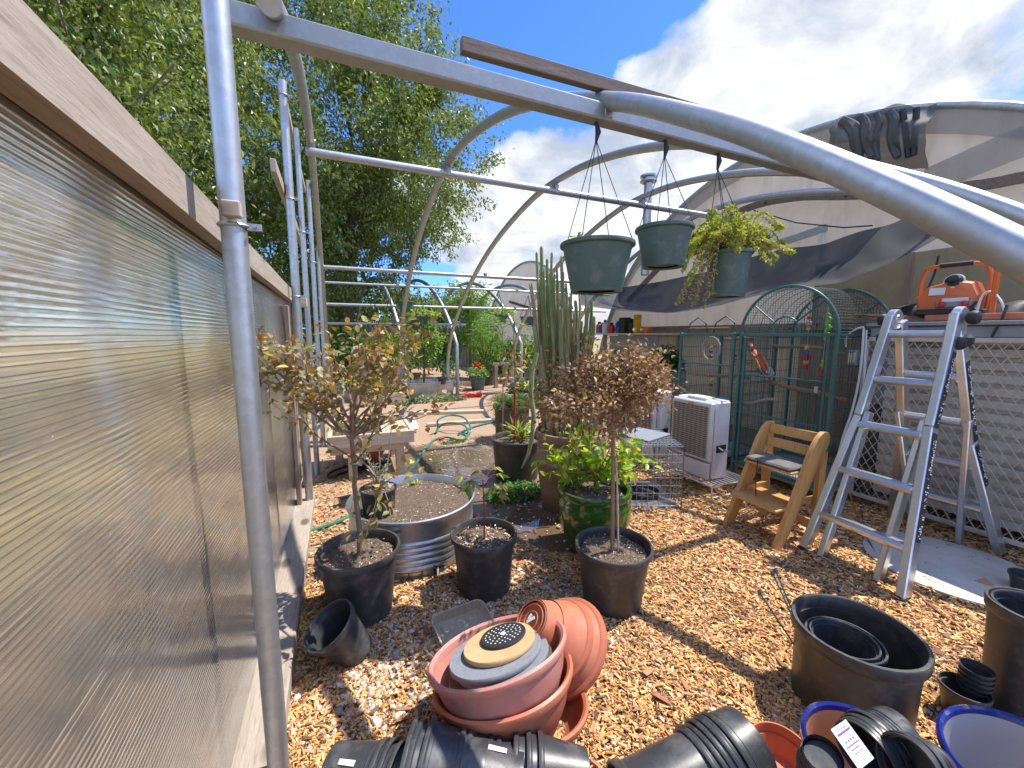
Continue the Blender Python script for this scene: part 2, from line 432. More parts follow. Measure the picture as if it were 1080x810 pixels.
M['shade'] = mesh_cloth('black_shade_cloth', (.011,.0115,.013), .10)
M['shadowfilm'] = film('painted_shadow_film', (.42,.41,.40), (.36,.35,.34), .25, .5, .5, 2)  # grey film for the shadow shapes laid over the gable
M['shade2'] = mesh_cloth('grey_mesh_cloth', (.085,.09,.09), .24, 2.0)
M['cushion'] = simple('grey_cushion', (.12,.11,.10), (.20,.185,.165), 18, .9, 0, .4)
M['paper'] = simple('white_label', (.80,.80,.80), (.74,.74,.75), 12, .6)
M['purple'] = simple('purple_ink', (.18,.06,.38), (.2,.08,.4), 12, .6)
M['ink'] = simple('black_ink', (.02,.02,.02), (.03,.03,.03), 12, .6)
M['lattice'] = simple('weathered_cream_plastic', (.62,.57,.48), (.50,.45,.37), 6, .5, 0, .08, (.36,.29,.20), .4)
M['concrete'] = simple('pale_board', (.64,.60,.52), (.50,.45,.38), 4, .8, 0, .25, (.66,.62,.55), .4)
M['leaf'] = leafmat('leaf', .42, .30)
M['leaf_gloss'] = leafmat('glossy_leaf', .28, .38)
M['dryleaf'] = leafmat('brown_leaf', .55, .25, (1,.8,.7))
M['cactus'] = simple('cactus_skin', (.13,.21,.06), (.33,.30,.13), 6, .6, 0, .3, (.52,.42,.25), 1.0, stretch=(1,1,.35))
M['cactus_dry'] = simple('dry_cactus_skin', (.40,.32,.17), (.24,.24,.09), 6, .7, 0, .3, (.55,.46,.30), .8, stretch=(1,1,.35))
M['chips'] = colmat('wood_chip', .8)
M['pebble'] = colmat('pebble', .7)
M['red_feather'] = simple('red_feathers', (.55,.03,.015), (.45,.06,.01), 20, .6, 0, .3)
M['gold_feather'] = simple('yellow_feathers', (.65,.35,.02), (.6,.25,.02), 20, .6)
M['blue_feather'] = simple('blue_feathers', (.02,.10,.40), (.03,.16,.32), 20, .6)
M['grey_feather'] = simple('grey_feathers', (.35,.35,.36), (.5,.5,.5), 25, .7)
M['green_feather'] = simple('green_feathers', (.12,.45,.03), (.3,.5,.03), 25, .7)
# ---------------------------------------------------------------- sky, sun, camera
sc = bpy.context.scene
W = bpy.data.worlds.new('World'); sc.world = W; W.use_nodes = True
nt = W.node_tree; nt.nodes.clear()
SUN = Vector((.55, -.05, 1.0)).normalized()
EL = math.asin(SUN.z); AZ = math.atan2(SUN.x, SUN.y)          # azimuth clockwise from +Y
sky = N(nt, 'ShaderNodeTexSky', sky_type='NISHITA', sun_disc=False, sun_elevation=EL, sun_rotation=AZ, air_density=1.25, dust_density=.35, ozone_density=2.2, altitude=1500)
tc = N(nt, 'ShaderNodeTexCoord'); dirv = tc.outputs['Generated']
sx = N(nt, 'ShaderNodeSeparateXYZ'); lk(nt, dirv, sx.inputs[0])
den = math_n(nt, 'ADD', math_n(nt, 'MAXIMUM', sx.outputs[2], 0.0), .38)
cv = N(nt, 'ShaderNodeCombineXYZ')
lk(nt, math_n(nt, 'DIVIDE', sx.outputs[0], den), cv.inputs[0]); lk(nt, math_n(nt, 'DIVIDE', sx.outputs[1], den), cv.inputs[1])
n1 = noise_n(nt, cv.outputs[0], 2.1, 10, .60, .5)
n2 = noise_n(nt, cv.outputs[0], 7.5, 8, .62, .3)
amt = math_n(nt, 'ADD', n1, math_n(nt, 'MULTIPLY', math_n(nt, 'SUBTRACT', n2, .5), .28))
def lobe(px, py, width, gain):
    d = ray(px, py).normalized(); v = N(nt, 'ShaderNodeVectorMath', operation='DOT_PRODUCT'); lk(nt, dirv, v.inputs[0]); v.inputs[1].default_value = d
    r = N(nt, 'ShaderNodeMapRange', interpolation_type='SMOOTHSTEP'); lk(nt, v.outputs['Value'], r.inputs[0])
    r.inputs[1].default_value = math.cos(R(width)); r.inputs[2].default_value = 1.0; r.inputs[3].default_value = 0; r.inputs[4].default_value = gain
    return r.outputs[0]
LOBES = [(920, 70, 30, .36), (680, 190, 26, .34), (500, 225, 16, .20), (560, 250, 14, .16), (600, 30, 22, -.34), (455, 70, 16, -.16), (1075, 95, 8, -.18), (430, 330, 15, -.10), (760, 40, 9, -.10)]
for a_ in LOBES: amt = math_n(nt, 'ADD', amt, lobe(*a_))
mask = ramp(nt, amt, [(.52, (0,0,0)), (.575, (.55,)*3), (.67, (1,1,1))])
shade = ramp(nt, noise_n(nt, cv.outputs[0], 3.6, 9, .62, .3), [(.36, (1.45,1.65,2.0)), (.48, (2.15,2.28,2.5)), (.58, (2.85,2.88,2.95))])
front = N(nt, 'ShaderNodeVectorMath', operation='DOT_PRODUCT'); lk(nt, dirv, front.inputs[0]); front.inputs[1].default_value = (sy, cy, .1)
fb = N(nt, 'ShaderNodeMapRange', interpolation_type='SMOOTHSTEP'); lk(nt, front.outputs['Value'], fb.inputs[0]); fb.inputs[1].default_value = .35; fb.inputs[2].default_value = -.35; fb.inputs[3].default_value = 1.0; fb.inputs[4].default_value = 4.2
shade = mixc(nt, 1.0, shade, fb.outputs[0], 'MULTIPLY')          # clouds behind the camera are boosted as added fill light
bluer = mixc(nt, 1.0, sky.outputs[0], (.24,.41,.71), 'MULTIPLY')
colr = mixc(nt, mask, bluer, shade)
bg = N(nt, 'ShaderNodeBackground', i_Strength=.138); lk(nt, colr, bg.inputs[0])
wo = N(nt, 'ShaderNodeOutputWorld'); lk(nt, bg.outputs[0], wo.inputs[0])
sl = bpy.data.lights.new('sun', 'SUN'); sl.energy = 2.4; sl.angle = R(.5); sl.color = (1, .95, .86)
so = bpy.data.objects.new('sun', sl); C.objects.link(so); so.rotation_euler = SUN.to_track_quat('Z', 'Y').to_euler(); so.location = (4, 0, 9)
cam = bpy.data.cameras.new('camera'); cam.sensor_width = 36; cam.lens = 36*FPX/1080; cam.clip_start = .02; cam.clip_end = 2000
co = bpy.data.objects.new('camera', cam); C.objects.link(co); co.location = (0, 0, EYE); co.rotation_euler = (R(90)-PITCH, 0, -YAW)
sc.camera = co
sc.view_settings.view_transform = 'Standard'; sc.view_settings.look = 'None'; sc.view_settings.gamma = 1; sc.view_settings.use_curve_mapping = False
sc.view_settings.exposure = 1.50
sc.render.engine = 'CYCLES'; sc.cycles.use_denoising = True
sc.cycles.max_bounces = 8; sc.cycles.transparent_max_bounces = 16; sc.cycles.caustics_reflective = False; sc.cycles.caustics_refractive = False
# ---------------------------------------------------------------- ground
def ground_mat():
    m, nt = newmat('yard_ground')
    g = N(nt, 'ShaderNodeNewGeometry'); P = g.outputs['Position']
    sx = N(nt, 'ShaderNodeSeparateXYZ'); lk(nt, P, sx.inputs[0])
    nA = noise_n(nt, P, 1.3, 6, .6); nB = noise_n(nt, P, 22, 6, .7); nC = noise_n(nt, P, 90, 4, .6)
    mul = mixc(nt, nB, (.20,.115,.055), (.42,.26,.13)); mul = mixc(nt, ramp(nt, nC, [(.45, (0,0,0)), (.65, (.7,)*3)]), mul, (.10,.06,.035))
    dirt = mixc(nt, nA, (.36,.235,.15), (.48,.34,.235)); dirt = mixc(nt, ramp(nt, nB, [(.5, (0,0,0)), (.72, (.6,)*3)]), dirt, (.25,.16,.10))
    straw = mixc(nt, nB, (.46,.36,.16), (.34,.27,.12)); straw = mixc(nt, ramp(nt, nA, [(.45, (0,0,0)), (.6, (.8,)*3)]), straw, (.10,.12,.04))
    wob = math_n(nt, 'MULTIPLY', math_n(nt, 'SUBTRACT', nA, .5), 1.6)
    yy = math_n(nt, 'ADD', math_n(nt, 'ADD', sx.outputs[1], math_n(nt, 'MULTIPLY', sx.outputs[0], -.45)), wob)
    f1 = N(nt, 'ShaderNodeMapRange'); lk(nt, yy, f1.inputs[0]); f1.inputs[1].default_value = 2.4; f1.inputs[2].default_value = 3.3
    col = mixc(nt, f1.outputs[0], mul, dirt)
    f2 = N(nt, 'ShaderNodeMapRange'); lk(nt, math_n(nt, 'ADD', sx.outputs[0], math_n(nt, 'MULTIPLY', wob, .1)), f2.inputs[0]); f2.inputs[1].default_value = -.45; f2.inputs[2].default_value = -.75
    f3 = N(nt, 'ShaderNodeMapRange'); lk(nt, math_n(nt, 'ADD', sx.outputs[0], math_n(nt, 'MULTIPLY', wob, .6)), f3.inputs[0]); f3.inputs[1].default_value = -1.6; f3.inputs[2].default_value = -2.6
    col = mixc(nt, f2.outputs[0], col, mixc(nt, f3.outputs[0], (.13,.09,.06), straw))
    far = N(nt, 'ShaderNodeMapRange'); lk(nt, sx.outputs[1], far.inputs[0]); far.inputs[1].default_value = 18; far.inputs[2].default_value = 24
    col = mixc(nt, far.outputs[0], col, straw)
    # damp soil: a real change of the soil itself where water was run
    wet = None
    for (px, py, r) in ((480, 487, .85), (566, 545, .52), (530, 520, .58), (590, 560, .44), (450, 478, .4)):
        c = G(px, py); d = N(nt, 'ShaderNodeVectorMath', operation='DISTANCE'); lk(nt, P, d.inputs[0]); d.inputs[1].default_value = c
        q = N(nt, 'ShaderNodeMapRange'); lk(nt, math_n(nt, 'ADD', d.outputs['Value'], math_n(nt, 'MULTIPLY', wob, .45)), q.inputs[0]); q.inputs[1].default_value = r; q.inputs[2].default_value = r*.72
        wet = q.outputs[0] if wet is None else math_n(nt, 'MAXIMUM', wet, q.outputs[0])
    col = mixc(nt, wet, col, mixc(nt, .72, col, (.09,.055,.035)))
    rr = math_n(nt, 'MULTIPLY_ADD', wet, -.62); rr.node.inputs[2].default_value = .95
    h = math_n(nt, 'ADD', math_n(nt, 'MULTIPLY', nB, 1.0), math_n(nt, 'MULTIPLY', nC, .4))
    hs = math_n(nt, 'MULTIPLY', h, math_n(nt, 'MULTIPLY_ADD', wet, -.8)); hs.node.inputs[1].links[0].from_node.inputs[2].default_value = 1
    out(nt, pbsdf(nt, col, rr, 0, bump(nt, hs, .7, .02))); return m
M['ground'] = ground_mat()
mb = MB()
xs = sorted(set([-400,-150,-60,-25,-12] + [x*.5 for x in range(-12, 21)] + [16,30,60,150,400]))
ys = sorted(set([-400,-100,-30,-10] + [y*.5 for y in range(-6, 33)] + [22,35,60,150,400]))
for x in xs:
    for y in ys:
        inside = -.6 < x < 8 and -1 < y < 9
        z = 0 if inside or x < 8 and y < 18 else .05*noise.noise((x*.05, y*.05, 0))
        mb.v.append((x, y, z))
ny = len(ys)
for i in range(len(xs)-1):
    for j in range(ny-1): mb.f.append((i*ny+j, (i+1)*ny+j, (i+1)*ny+j+1, i*ny+j+1)); mb.m.append(0)
gr = mb.build('ground', M['ground']); tag(gr, 'bark mulch and bare dirt yard with a dry grass field outside the wall', kind='structure')
# puddles
m, nt = newmat('puddle_water'); v = coords(nt)
out(nt, pbsdf(nt, (.13,.085,.055), .05, 0, bump(nt, noise_n(nt, v, 14, 4, .5), .10, .01), Specular_IOR_Level=1.0)); M['puddle'] = m
def blob(px, py, rx, ry, seed, z, rz=0):
    c = G(px, py); mb = MB(); k = 40; pts = []
    for i in range(k):
        a = 2*math.pi*i/k; q = 1+.45*noise.noise((math.cos(a)*1.4+seed, math.sin(a)*1.4, seed))+.15*noise.noise((math.cos(a)*4+seed, math.sin(a)*4, 3))
        x, y = rx*q*math.cos(a), ry*q*math.sin(a)
        pts.append((c.x+x*math.cos(rz)-y*math.sin(rz), c.y+x*math.sin(rz)+y*math.cos(rz), z))
    mb.add(pts, [tuple(range(k))]); return mb
for a in ((478, 487, .42, .46, 1.7, .006, .3), (562, 546, .30, .17, 4.2, .006, .5), (497, 505, .15, .2, 8.1, .010, .2)):
    tag(blob(*a).build('puddle', M['puddle']), 'shallow puddle on the wet dirt path', kind='structure')
# ---------------------------------------------------------------- wood chips and pebbles (nobody could count them)
def area_pts(n, fn):
    o = []
    while sum(len(x) for x in o) < n:
        p = np.stack([nrs.uniform(-.28, 4.7, 60000), nrs.uniform(.35, 5.4, 60000)], 1)
        o.append(p[nrs.rand(len(p)) < fn(p[:,0], p[:,1])])
    return np.concatenate(o)[:n]
def gravel_w(x, y):
    c1 = G(500, 655); c2 = G(400, 730); c3 = G(610, 640)
    g = np.exp(-((x-c1.x)**2+(y-c1.y)**2)/.16) + .8*np.exp(-((x-c2.x)**2+(y-c2.y)**2)/.06) + .7*np.exp(-((x-c3.x)**2+(y-c3.y)**2)/.08)
    return np.clip(g, 0, 1)
WETC = [(G(*q), r) for q, r in (((480,487), .8), ((566,545), .46), ((530,520), .5), ((590,560), .32))]
def dry(x, y):
    f = np.ones_like(x)
    for c, r in WETC: f *= ((x-c.x)**2+(y-c.y)**2 > r*r)
    return f
def chip_d(x, y):
    r2 = x*x+y*y
    d = np.clip(4.2/np.maximum(r2, 1.0), .05, 1)
    d *= 1-.45*gravel_w(x, y)
    d *= np.where(y-.45*x > 2.6, .22, 1)*(.02+.98*dry(x, y))
    return d
def chips(n, name, cols, lmin, lmax, asp, zmax, wfn):
    p = area_pts(n, wfn); dist = np.sqrt((p**2).sum(1))
    L = (lmin+(lmax-lmin)*nrs.uniform(0, 1, n)**1.9)*np.clip(dist/2.4, 1, 1.5); Wd = L*nrs.uniform(asp[0], asp[1], n); T = nrs.uniform(.0015, .006, n)
    yaw = nrs.uniform(0, 2*math.pi, n); tilt = nrs.normal(0, .16, n); roll = nrs.normal(0, .27, n)
    ex = np.stack([np.cos(yaw)*np.cos(tilt), np.sin(yaw)*np.cos(tilt), np.sin(tilt)], 1)
    up = np.stack([np.sin(roll)*-np.sin(yaw), np.sin(roll)*np.cos(yaw), np.cos(roll)], 1)
    ey = norm(np.cross(up, ex)); ez = np.cross(ex, ey)
    zc = nrs.uniform(.002, zmax, n)+np.abs(np.sin(tilt))*L*.4
    c = np.stack([p[:,0], p[:,1], zc], 1)
    V = []
    for (a, b, h) in ((-1,-1,0),(1,-.5,0),(1,.6,0),(-1,1,0),(-.85,-.8,1),(.9,-.4,1),(.85,.5,1),(-.9,.85,1)):
        ja = a*nrs.uniform(.75, 1.1, n); jb = b*nrs.uniform(.7, 1.2, n)
        V.append(c+ex*(L*.5*ja)[:,None]+ey*(Wd*.5*jb)[:,None]+ez*(T*h)[:,None])
    V = np.stack(V, 1).reshape(-1, 3)
    q = np.array([(4,5,6,7),(0,1,5,4),(1,2,6,5),(2,3,7,6),(3,0,4,7)])
    Fa = (q[None]+(np.arange(n)*8)[:,None,None]).reshape(-1, 4)
    o = tri_mesh(name, V, Fa, 4, M['chips'], np.repeat(palette(n, cols, nrs, .24)*np.array([.88,.84,.80]), 8, 0))
    tag(o, 'loose tan and reddish bark chips covering the ground', kind='stuff'); return o
gold = [(.66,.40,.14),(.60,.33,.10),(.64,.36,.12),(.55,.29,.09),(.62,.40,.18),(.54,.32,.13),(.46,.25,.11),(.68,.49,.27),(.38,.20,.10),(.24,.13,.07),(.58,.34,.16),(.66,.46,.21),(.44,.21,.11),(.15,.09,.05),(.64,.43,.22)]
chips(125000, 'wood_chips', gold, .007, .044, (.16,.44), .014, chip_d)
chips(480, 'bark_pieces', [(.34,.15,.08),(.42,.20,.11),(.26,.11,.07),(.20,.11,.07),(.46,.25,.14)], .03, .075, (.3,.6), .02, chip_d)
def pebbles(n):
    p = area_pts(n, lambda x, y: np.clip(gravel_w(x, y)*np.clip(3/np.maximum(x*x+y*y, 1), .1, 1)+.018, 0, 1))
    t = (1+5**.5)/2
    iv = norm(np.array([(-1,t,0),(1,t,0),(-1,-t,0),(1,-t,0),(0,-1,t),(0,1,t),(0,-1,-t),(0,1,-t),(t,0,-1),(t,0,1),(-t,0,-1),(-t,0,1)], float))
    fi = np.array([(0,11,5),(0,5,1),(0,1,7),(0,7,10),(0,10,11),(1,5,9),(5,11,4),(11,10,2),(10,7,6),(7,1,8),(3,9,4),(3,4,2),(3,2,6),(3,6,8),(3,8,9),(4,9,5),(2,4,11),(6,2,10),(8,6,7),(9,8,1)])
    s = nrs.uniform(.005, .011, n); s[nrs.rand(n) < .06] *= 1.7
    sc_ = np.stack([s*nrs.uniform(.9,1.5,n), s*nrs.uniform(.7,1.1,n), s*nrs.uniform(.5,.8,n)], 1)
    yaw = nrs.uniform(0, 6.28, n); co_, si = np.cos(yaw), np.sin(yaw)
    v = iv[None]*sc_[:,None,:]*nrs.uniform(.88, 1.12, (n,12,1))
    x = v[:,:,0]*co_[:,None]-v[:,:,1]*si[:,None]; y = v[:,:,0]*si[:,None]+v[:,:,1]*co_[:,None]
    V = np.stack([x+p[:,0,None], y+p[:,1,None], v[:,:,2]+(sc_[:,2]*.5+nrs.uniform(0,.012,n))[:,None]], 2).reshape(-1,3)
    Fa = (fi[None]+(np.arange(n)*12)[:,None,None]).reshape(-1,3)
    o = tri_mesh('gravel', V, Fa, 3, M['pebble'], np.repeat(palette(n, [(.50,.44,.37),(.40,.33,.27),(.60,.53,.45),(.30,.25,.21),(.46,.34,.25),(.55,.50,.46)], nrs, .2), 12, 0), smooth=True)
    tag(o, 'pale rounded gravel showing through the bark chips', kind='stuff')
pebbles(7000)
# ---------------------------------------------------------------- polycarbonate wall
XW = -.335
wall = thing('greenhouse_wall', 'clear ribbed polycarbonate wall topped by a weathered timber beam', 'wall', (XW, 1.8, 0))
def sag_beam(y0, y1, x0, x1, z0, z1, dz):
    mb = MB(); n = 24
    def cross(t):
        y = y0+(y1-y0)*t; d = dz*t + .004*noise.noise((y*1.5, z0, 0)); x = .003*noise.noise((y*1.1, 5, z0))
        return [(x0+x, y, z0+d), (x1+x, y, z0+d), (x1+x+.001, y, z1+d), (x0+x, y, z1+d)]
    for i in range(n+1): mb.v += cross(i/n)
    for i in range(n):
        for j in range(4):
            a, b = i*4+j, i*4+(j+1) % 4
            mb.f.append((a, b, b+4, a+4)); mb.m.append(0)
    mb.f += [(3,2,1,0), tuple(n*4+j for j in range(4))]; mb.m += [0,0]
    return mb
sag_beam(-.9, 1.68, XW-.045, XW, 1.815, 1.915, -.012).build('top_beam', M['beam'], wall, True)
sag_beam(1.685, 4.38, XW-.043, XW-.003, 1.800, 1.902, -.02).build('top_beam', M['beam'], wall, True)
sag_beam(-.9, 4.38, XW-.095, XW-.062, 1.815, 1.885, -.03).build('nailer_board', M['beam'], wall, True)
for i, (y0, y1, off) in enumerate(((-1.0, 1.369, 0.0), (1.371, 2.749, .0), (2.751, 4.36, .0))):
    mb = MB()
    def fn(u, v, y0=y0, y1=y1, off=off):
        y = y0+(y1-y0)*u; z = .07+1.78*v
        bul = math.sin(math.pi*v)*math.sin(math.pi*min(1, max(0, u)))*.035
        w = .010*noise.noise((y*1.1, z*1.3, 2.0+i)) + .004*noise.noise((y*4, z*3, 7))
        return (XW-.052+off+bul*.6+w*math.sin(math.pi*v), y, z)
    mb.grid(fn, 90, 50)
    mb.build('panel', M['poly'], wall, True)

for y, w in ((2.75, .09), (3.62, .07), (4.33, .09)):
    MB().box((XW-.085, y, .87), (.05, w, 1.66), bev=.004).build('stud', M['stud'], wall, True)
MB().box((XW-.02, 3.66, .87), (.035, .085, 1.70), bev=.004).build('corner_stud', M['stud'], wall, True)
MB().box((XW-.02, 4.30, .90), (.035, .085, 1.74), bev=.004).build('corner_stud', M['stud'], wall, True)
def plank_row(y0, y1, z0, z1, x0, x1):
    mb = MB(); mb.box(((x0+x1)/2, (y0+y1)/2, (z0+z1)/2), (x1-x0, y1-y0, z1-z0), bev=.006); return mb
for (y0, y1, z0, z1, x0, x1) in ((-.9, 1.30, 0, .085, XW-.10, -.255), (1.31, 2.15, 0, .092, XW-.10, -.248), (2.16, 3.9, 0, .085, XW-.10, -.25)):
    plank_row(y0, y1, z0, z1, x0, x1).build('sill', M['beam'], wall, True)
# things seen through the wall: a fence-post like trunk handled with the trees
# ---------------------------------------------------------------- steel frame
PR = .0365
def steel_post(x, y, ztop, label, r=PR, clamps=(), z0=0):
    t = thing('steel_post', label, 'post', (x, y, z0), 0, 'steel posts along the clear wall')
    MB().tube([(0,0,0), (0,0,ztop-z0)], r, 20).build('pipe', M['galv'], t)
    for zc in clamps:
        mb = MB(); mb.tube([((r+.003)*math.cos(a), (r+.003)*math.sin(a), zc) for a in np.linspace(0, 2*math.pi, 24, endpoint=False)], .005, 6, closed=True)
        mb.box((r+.018, -.004, zc), (.035, .012, .018)); mb.tube([(r+.02,-.022,zc),(r+.02,.02,zc)], .005, 6)
        mb.build('pipe_clamp', M['galv'], t)
    return t
steel_post(-.242, 1.34, 2.62, 'thick steel post in the foreground before the clear wall', .031, clamps=(1.79,))
steel_post(-.285, 3.72, 3.40, 'steel post at the far end of the clear wall, second from the camera', .031, clamps=(1.80, 2.55, 3.3))
steel_post(-.262, 4.62, 3.46, 'slim steel post just behind the end of the clear wall', .026, clamps=(2.5,))
steel_post(-.235, 5.8, 3.38, 'steel post past the wooden boards, third step back along the wall', .028, clamps=(2.4,))
steel_post(-.215, 7.4, 2.90, 'farthest steel post in the row beyond the clear wall', .028)
t = MB().box((-.235, 1.292, 1.822), (.042, .028, .04), bev=.003).build('wood_block', M['pallet'], loc=None); tag(t, 'small pale wood block clamped to the foreground steel post', 'block')
t = MB().box((-.285, 4.42, 1.80), (.07, .10, .09), bev=.004).build('wood_block', M['pallet']); tag(t, 'pale wood block bolted between posts at the far wall end', 'block')
# girts
def board(name, a, b, w, h, mat, label, cat='board'):
    a, b = Vector(a), Vector(b); o = MB().bar(a-a, b-a, w, h, bev=.004).build(name, mat, loc=a); return tag(o, label, cat)
board('wood_board', AX(298, 96, -.335), AX(298, 96, -.335)+Vector((0, 2.6, -.03)), .035, .085, M['beam'], 'upper wooden board running back behind the steel posts')
board('wood_board', AX(288, 174, -.335), AX(288, 174, -.335)+Vector((0, 2.7, -.05)), .035, .085, M['beam'], 'lower wooden board running back behind the steel posts')
# hoops: circular arcs in planes across X, bays 1.45 m apart
HY, HZ, HR = 4.6, -2.57, 6.07
def smooth_path(pts, n=8):
    out_ = []
    for i in range(len(pts)-1):
        p0, p1, p2, p3 = pts[max(i-1,0)], pts[i], pts[i+1], pts[min(i+2, len(pts)-1)]
        for k in range(n):
            t = k/n
            out_.append(.5*((2*p1)+(p2-p0)*t+(2*p0-5*p1+4*p2-p3)*t*t+(3*p1-p0-3*p2+p3)*t**3))
    return out_+[pts[-1]]
PROFILE = [(-.30,0),(-.29,.5),(-.22,.95),(.02,1.32),(.36,1.66),(.84,2.05),(1.23,2.32),(1.8,2.66),(2.66,3.06),(3.6,3.34),(4.6,3.48),(5.6,3.40),(6.97,2.97),(8.2,2.28),(9.05,1.5),(9.36,.9),(9.4,.4),(9.4,0)]
def hoop_path(x0, shear=0.0, half=4.8, n=56, legs=(0, 0), cut=-9, y0=HY, zc=HZ, r=HR):
    if y0 == HY:
        return [(x0+shear*max(0, (p.y-y0)/half), p.y, p.z) for p in smooth_path([Vector((0, y, z)) for y, z in PROFILE], 5) if p.y > cut]
    a = math.asin(half/r); pts = []
    zl = zc+r*math.cos(a)
    pts.append((x0, y0-half, legs[0])); pts.append((x0, y0-half, zl*.6))
    for i in range(n+1):
        t = -a+2*a*i/n; y = y0+r*math.sin(t); z = zc+r*math.cos(t)
        pts.append((x0+shear*max(0, (y-y0)/half), y, z))
    pts.append((x0+shear, y0+half, zl*.5)); pts.append((x0+shear, y0+half, legs[1]))
    return pts
def hoop(x0, shear, rad, label, splice=(), cut=-9):
    t = thing('greenhouse_hoop', label, 'hoop', (x0, HY, 0), 0, 'bare steel hoops of the open greenhouse')
    p = [(x-x0, y-HY, z) for x, y, z in hoop_path(x0, shear, cut=cut)]
    MB().tube(p, rad, 20).build('arch_pipe', M['galv'], t)
    for s in splice:
        q = p[s-1:s+2]; MB().tube(q, rad*1.10, 20).build('pipe_sleeve', M['galv_dark'], t)
    return t
BAY = 1.45
hoop(-.15, -.05, .039, 'hoop rising above the clear wall at the left', cut=1.56)
hoop(1.30, 0, .041, 'nearest thick hoop crossing over the hanging baskets', (51,))
hoop(2.75, -.35, .041, 'second hoop landing by the green hose')
hoop(4.20, -.1, .041, 'third hoop passing behind the hanging baskets')
hoop(5.65, 0, .041, 'last open hoop next to the covered house')
def purlin(y, z, x0, x1, label, r=.03, square=False):
    t = thing('steel_purlin', label, 'purlin', (x0, y, z), 0, 'steel rails along the hoops')
    mb = MB()
    if square: mb.box(((x1-x0)/2, 0, 0), (x1-x0, 2*r, 2*r), bev=.008)
    else: mb.tube([(0,0,0), (x1-x0,0,0)], r, 16)
    mb.build('rail', M['galv_dark' if square else 'galv'], t)
    for xx in np.arange(1.30, x1, BAY): MB().box((xx-x0, 0, r*.6), (.05, 2.3*r, 2.6*r), bev=.004).build('bracket', M['galv_dark'], t)
    return t
purlin(1.82, 2.600, -.29, 6.0, 'square steel rail carrying the three hanging baskets', .041, True)
purlin(4.88, 3.37, -.2, 5.70, 'round steel rail along the top of the hoops', .042)
purlin(7.65, 2.62, -.2, 6.5, 'bright steel rail on the far side of the hoops', .034)
purlin(9.35, 2.56, -.2, 7.0, 'thin upper steel rail over the far bay', .026)
purlin(9.45, 2.12, -.2, 7.0, 'middle steel rail over the far bay', .032)
purlin(9.5, 1.72, -.2, 2.9, 'low steel rail over the far raised planters', .03)
board('timber_rail', (.56, 1.845, 2.748), (3.0, 1.80, 2.748), .042, .062, M['beamx'], 'dark weathered timber resting across the tops of the near hoops', 'timber')
# second, smaller tunnel behind
for x, lab in ((1.05, 'far small hoop with a slim leg left of the planters'), (2.35, 'far small hoop meeting the leg of the second big hoop'), (4.1, 'far small hoop over the tall bamboo'), (5.55, 'far small hoop before the white covered house')):
    t = thing('far_hoop', lab, 'hoop', (x, 13.6, 0), 0, 'smaller hoops of the far tunnel')
    p = [(-.09*(y-13.6), y-13.6, z) for _, y, z in hoop_path(0, 0, 3.95, 40, y0=13.6, zc=-1.75, r=4.95)]
    MB().tube(p, .05, 12).build('arch_pipe', M['galv'], t)
# ---------------------------------------------------------------- covered houses
def arc_pts(yc, zc, r, half, n=40):
    a = math.asin(half/r)
    return [(yc+r*math.sin(-a+2*a*i/n), zc+r*math.cos(-a+2*a*i/n)) for i in range(n+1)]
def house(x0, x1, yc, zc, r, half, zlow, gable_mat, roof_mat, label, name='covered_greenhouse'):
    t = thing(name, label, 'greenhouse', (x0, yc, 0))
    A = arc_pts(yc, zc, r, half); mb = MB(); nx = 14
    def fn(u, v):
        i = v*40; k = min(39, int(i)); f = i-k
        y = A[k][0]*(1-f)+A[k+1][0]*f; z = A[k][1]*(1-f)+A[k+1][1]*f
        x = x0+(x1-x0)*u
        return (x, y, z-.015*abs(math.sin(u*math.pi*7))+.012*noise.noise((x*2, y*2, 1)))
    mb.grid(fn, 56, 40); mb.build('roof_film', roof_mat, t, True)
    g = MB(); nz = 10
    def gf(u, v):
        i = u*40; k = min(39, int(i)); f = i-k
        y = A[k][0]*(1-f)+A[k+1][0]*f; z = A[k][1]*(1-f)+A[k+1][1]*f
        return (x0+.02+.025*noise.noise((y*1.5, z*1.2+v*3, 4)), y, zlow+(z-zlow)*v)
    g.grid(gf, 60, 24); g.build('gable_film', gable_mat, t, True)
    MB().tube([(x0, y, z) for y, z in A], .045, 14).build('end_hoop', M['galv'], t, True)
    return t, A
h1, A1 = house(6.05, 16, 4.1, -.14, 4.40, 4.25, 1.45, M['tarp'], M['tarp'], 'big greenhouse covered in tan film with a rounded roof')
def gz(y): return -.14+math.sqrt(max(.01, 4.40**2-(y-4.1)**2))
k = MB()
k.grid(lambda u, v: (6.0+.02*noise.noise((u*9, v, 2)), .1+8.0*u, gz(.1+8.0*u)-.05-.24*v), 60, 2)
k.build('shadow_band', M['shadowfilm'], h1, True)  # shadow under the roof edge, put in as a grey band
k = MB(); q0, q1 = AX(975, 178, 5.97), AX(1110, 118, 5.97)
k.grid(lambda u, v: q0.lerp(q1, u)+Vector((.015*noise.noise((u*6, v, 5)), 0, -.30*v)), 20, 3); k.build('shadow_strip', M['shadowfilm'], h1, True)  # diagonal shadow on the gable, put in as a grey strip
bp_ = smooth_path([AX(x, y, 5.93) for x, y in ((1130,182),(1080,187),(1020,197),(900,206),(840,208),(790,219),(745,243),(700,278),(662,318))], 6)
k = MB()
for i in range(len(bp_)-1): k.bar(bp_[i], bp_[i+1], .04, .10)
k.build('gable_beam', M['beamx'], h1, True)
MB().bar(AX(815, 259, 5.9), AX(872, 240, 5.9), .045, .09).build('gable_rail', M['galv'], h1, True)
MB().bar(AX(867, 243, 5.92), AX(867, 285, 5.92), .05, .07).build('gable_post', M['white'], h1, True)
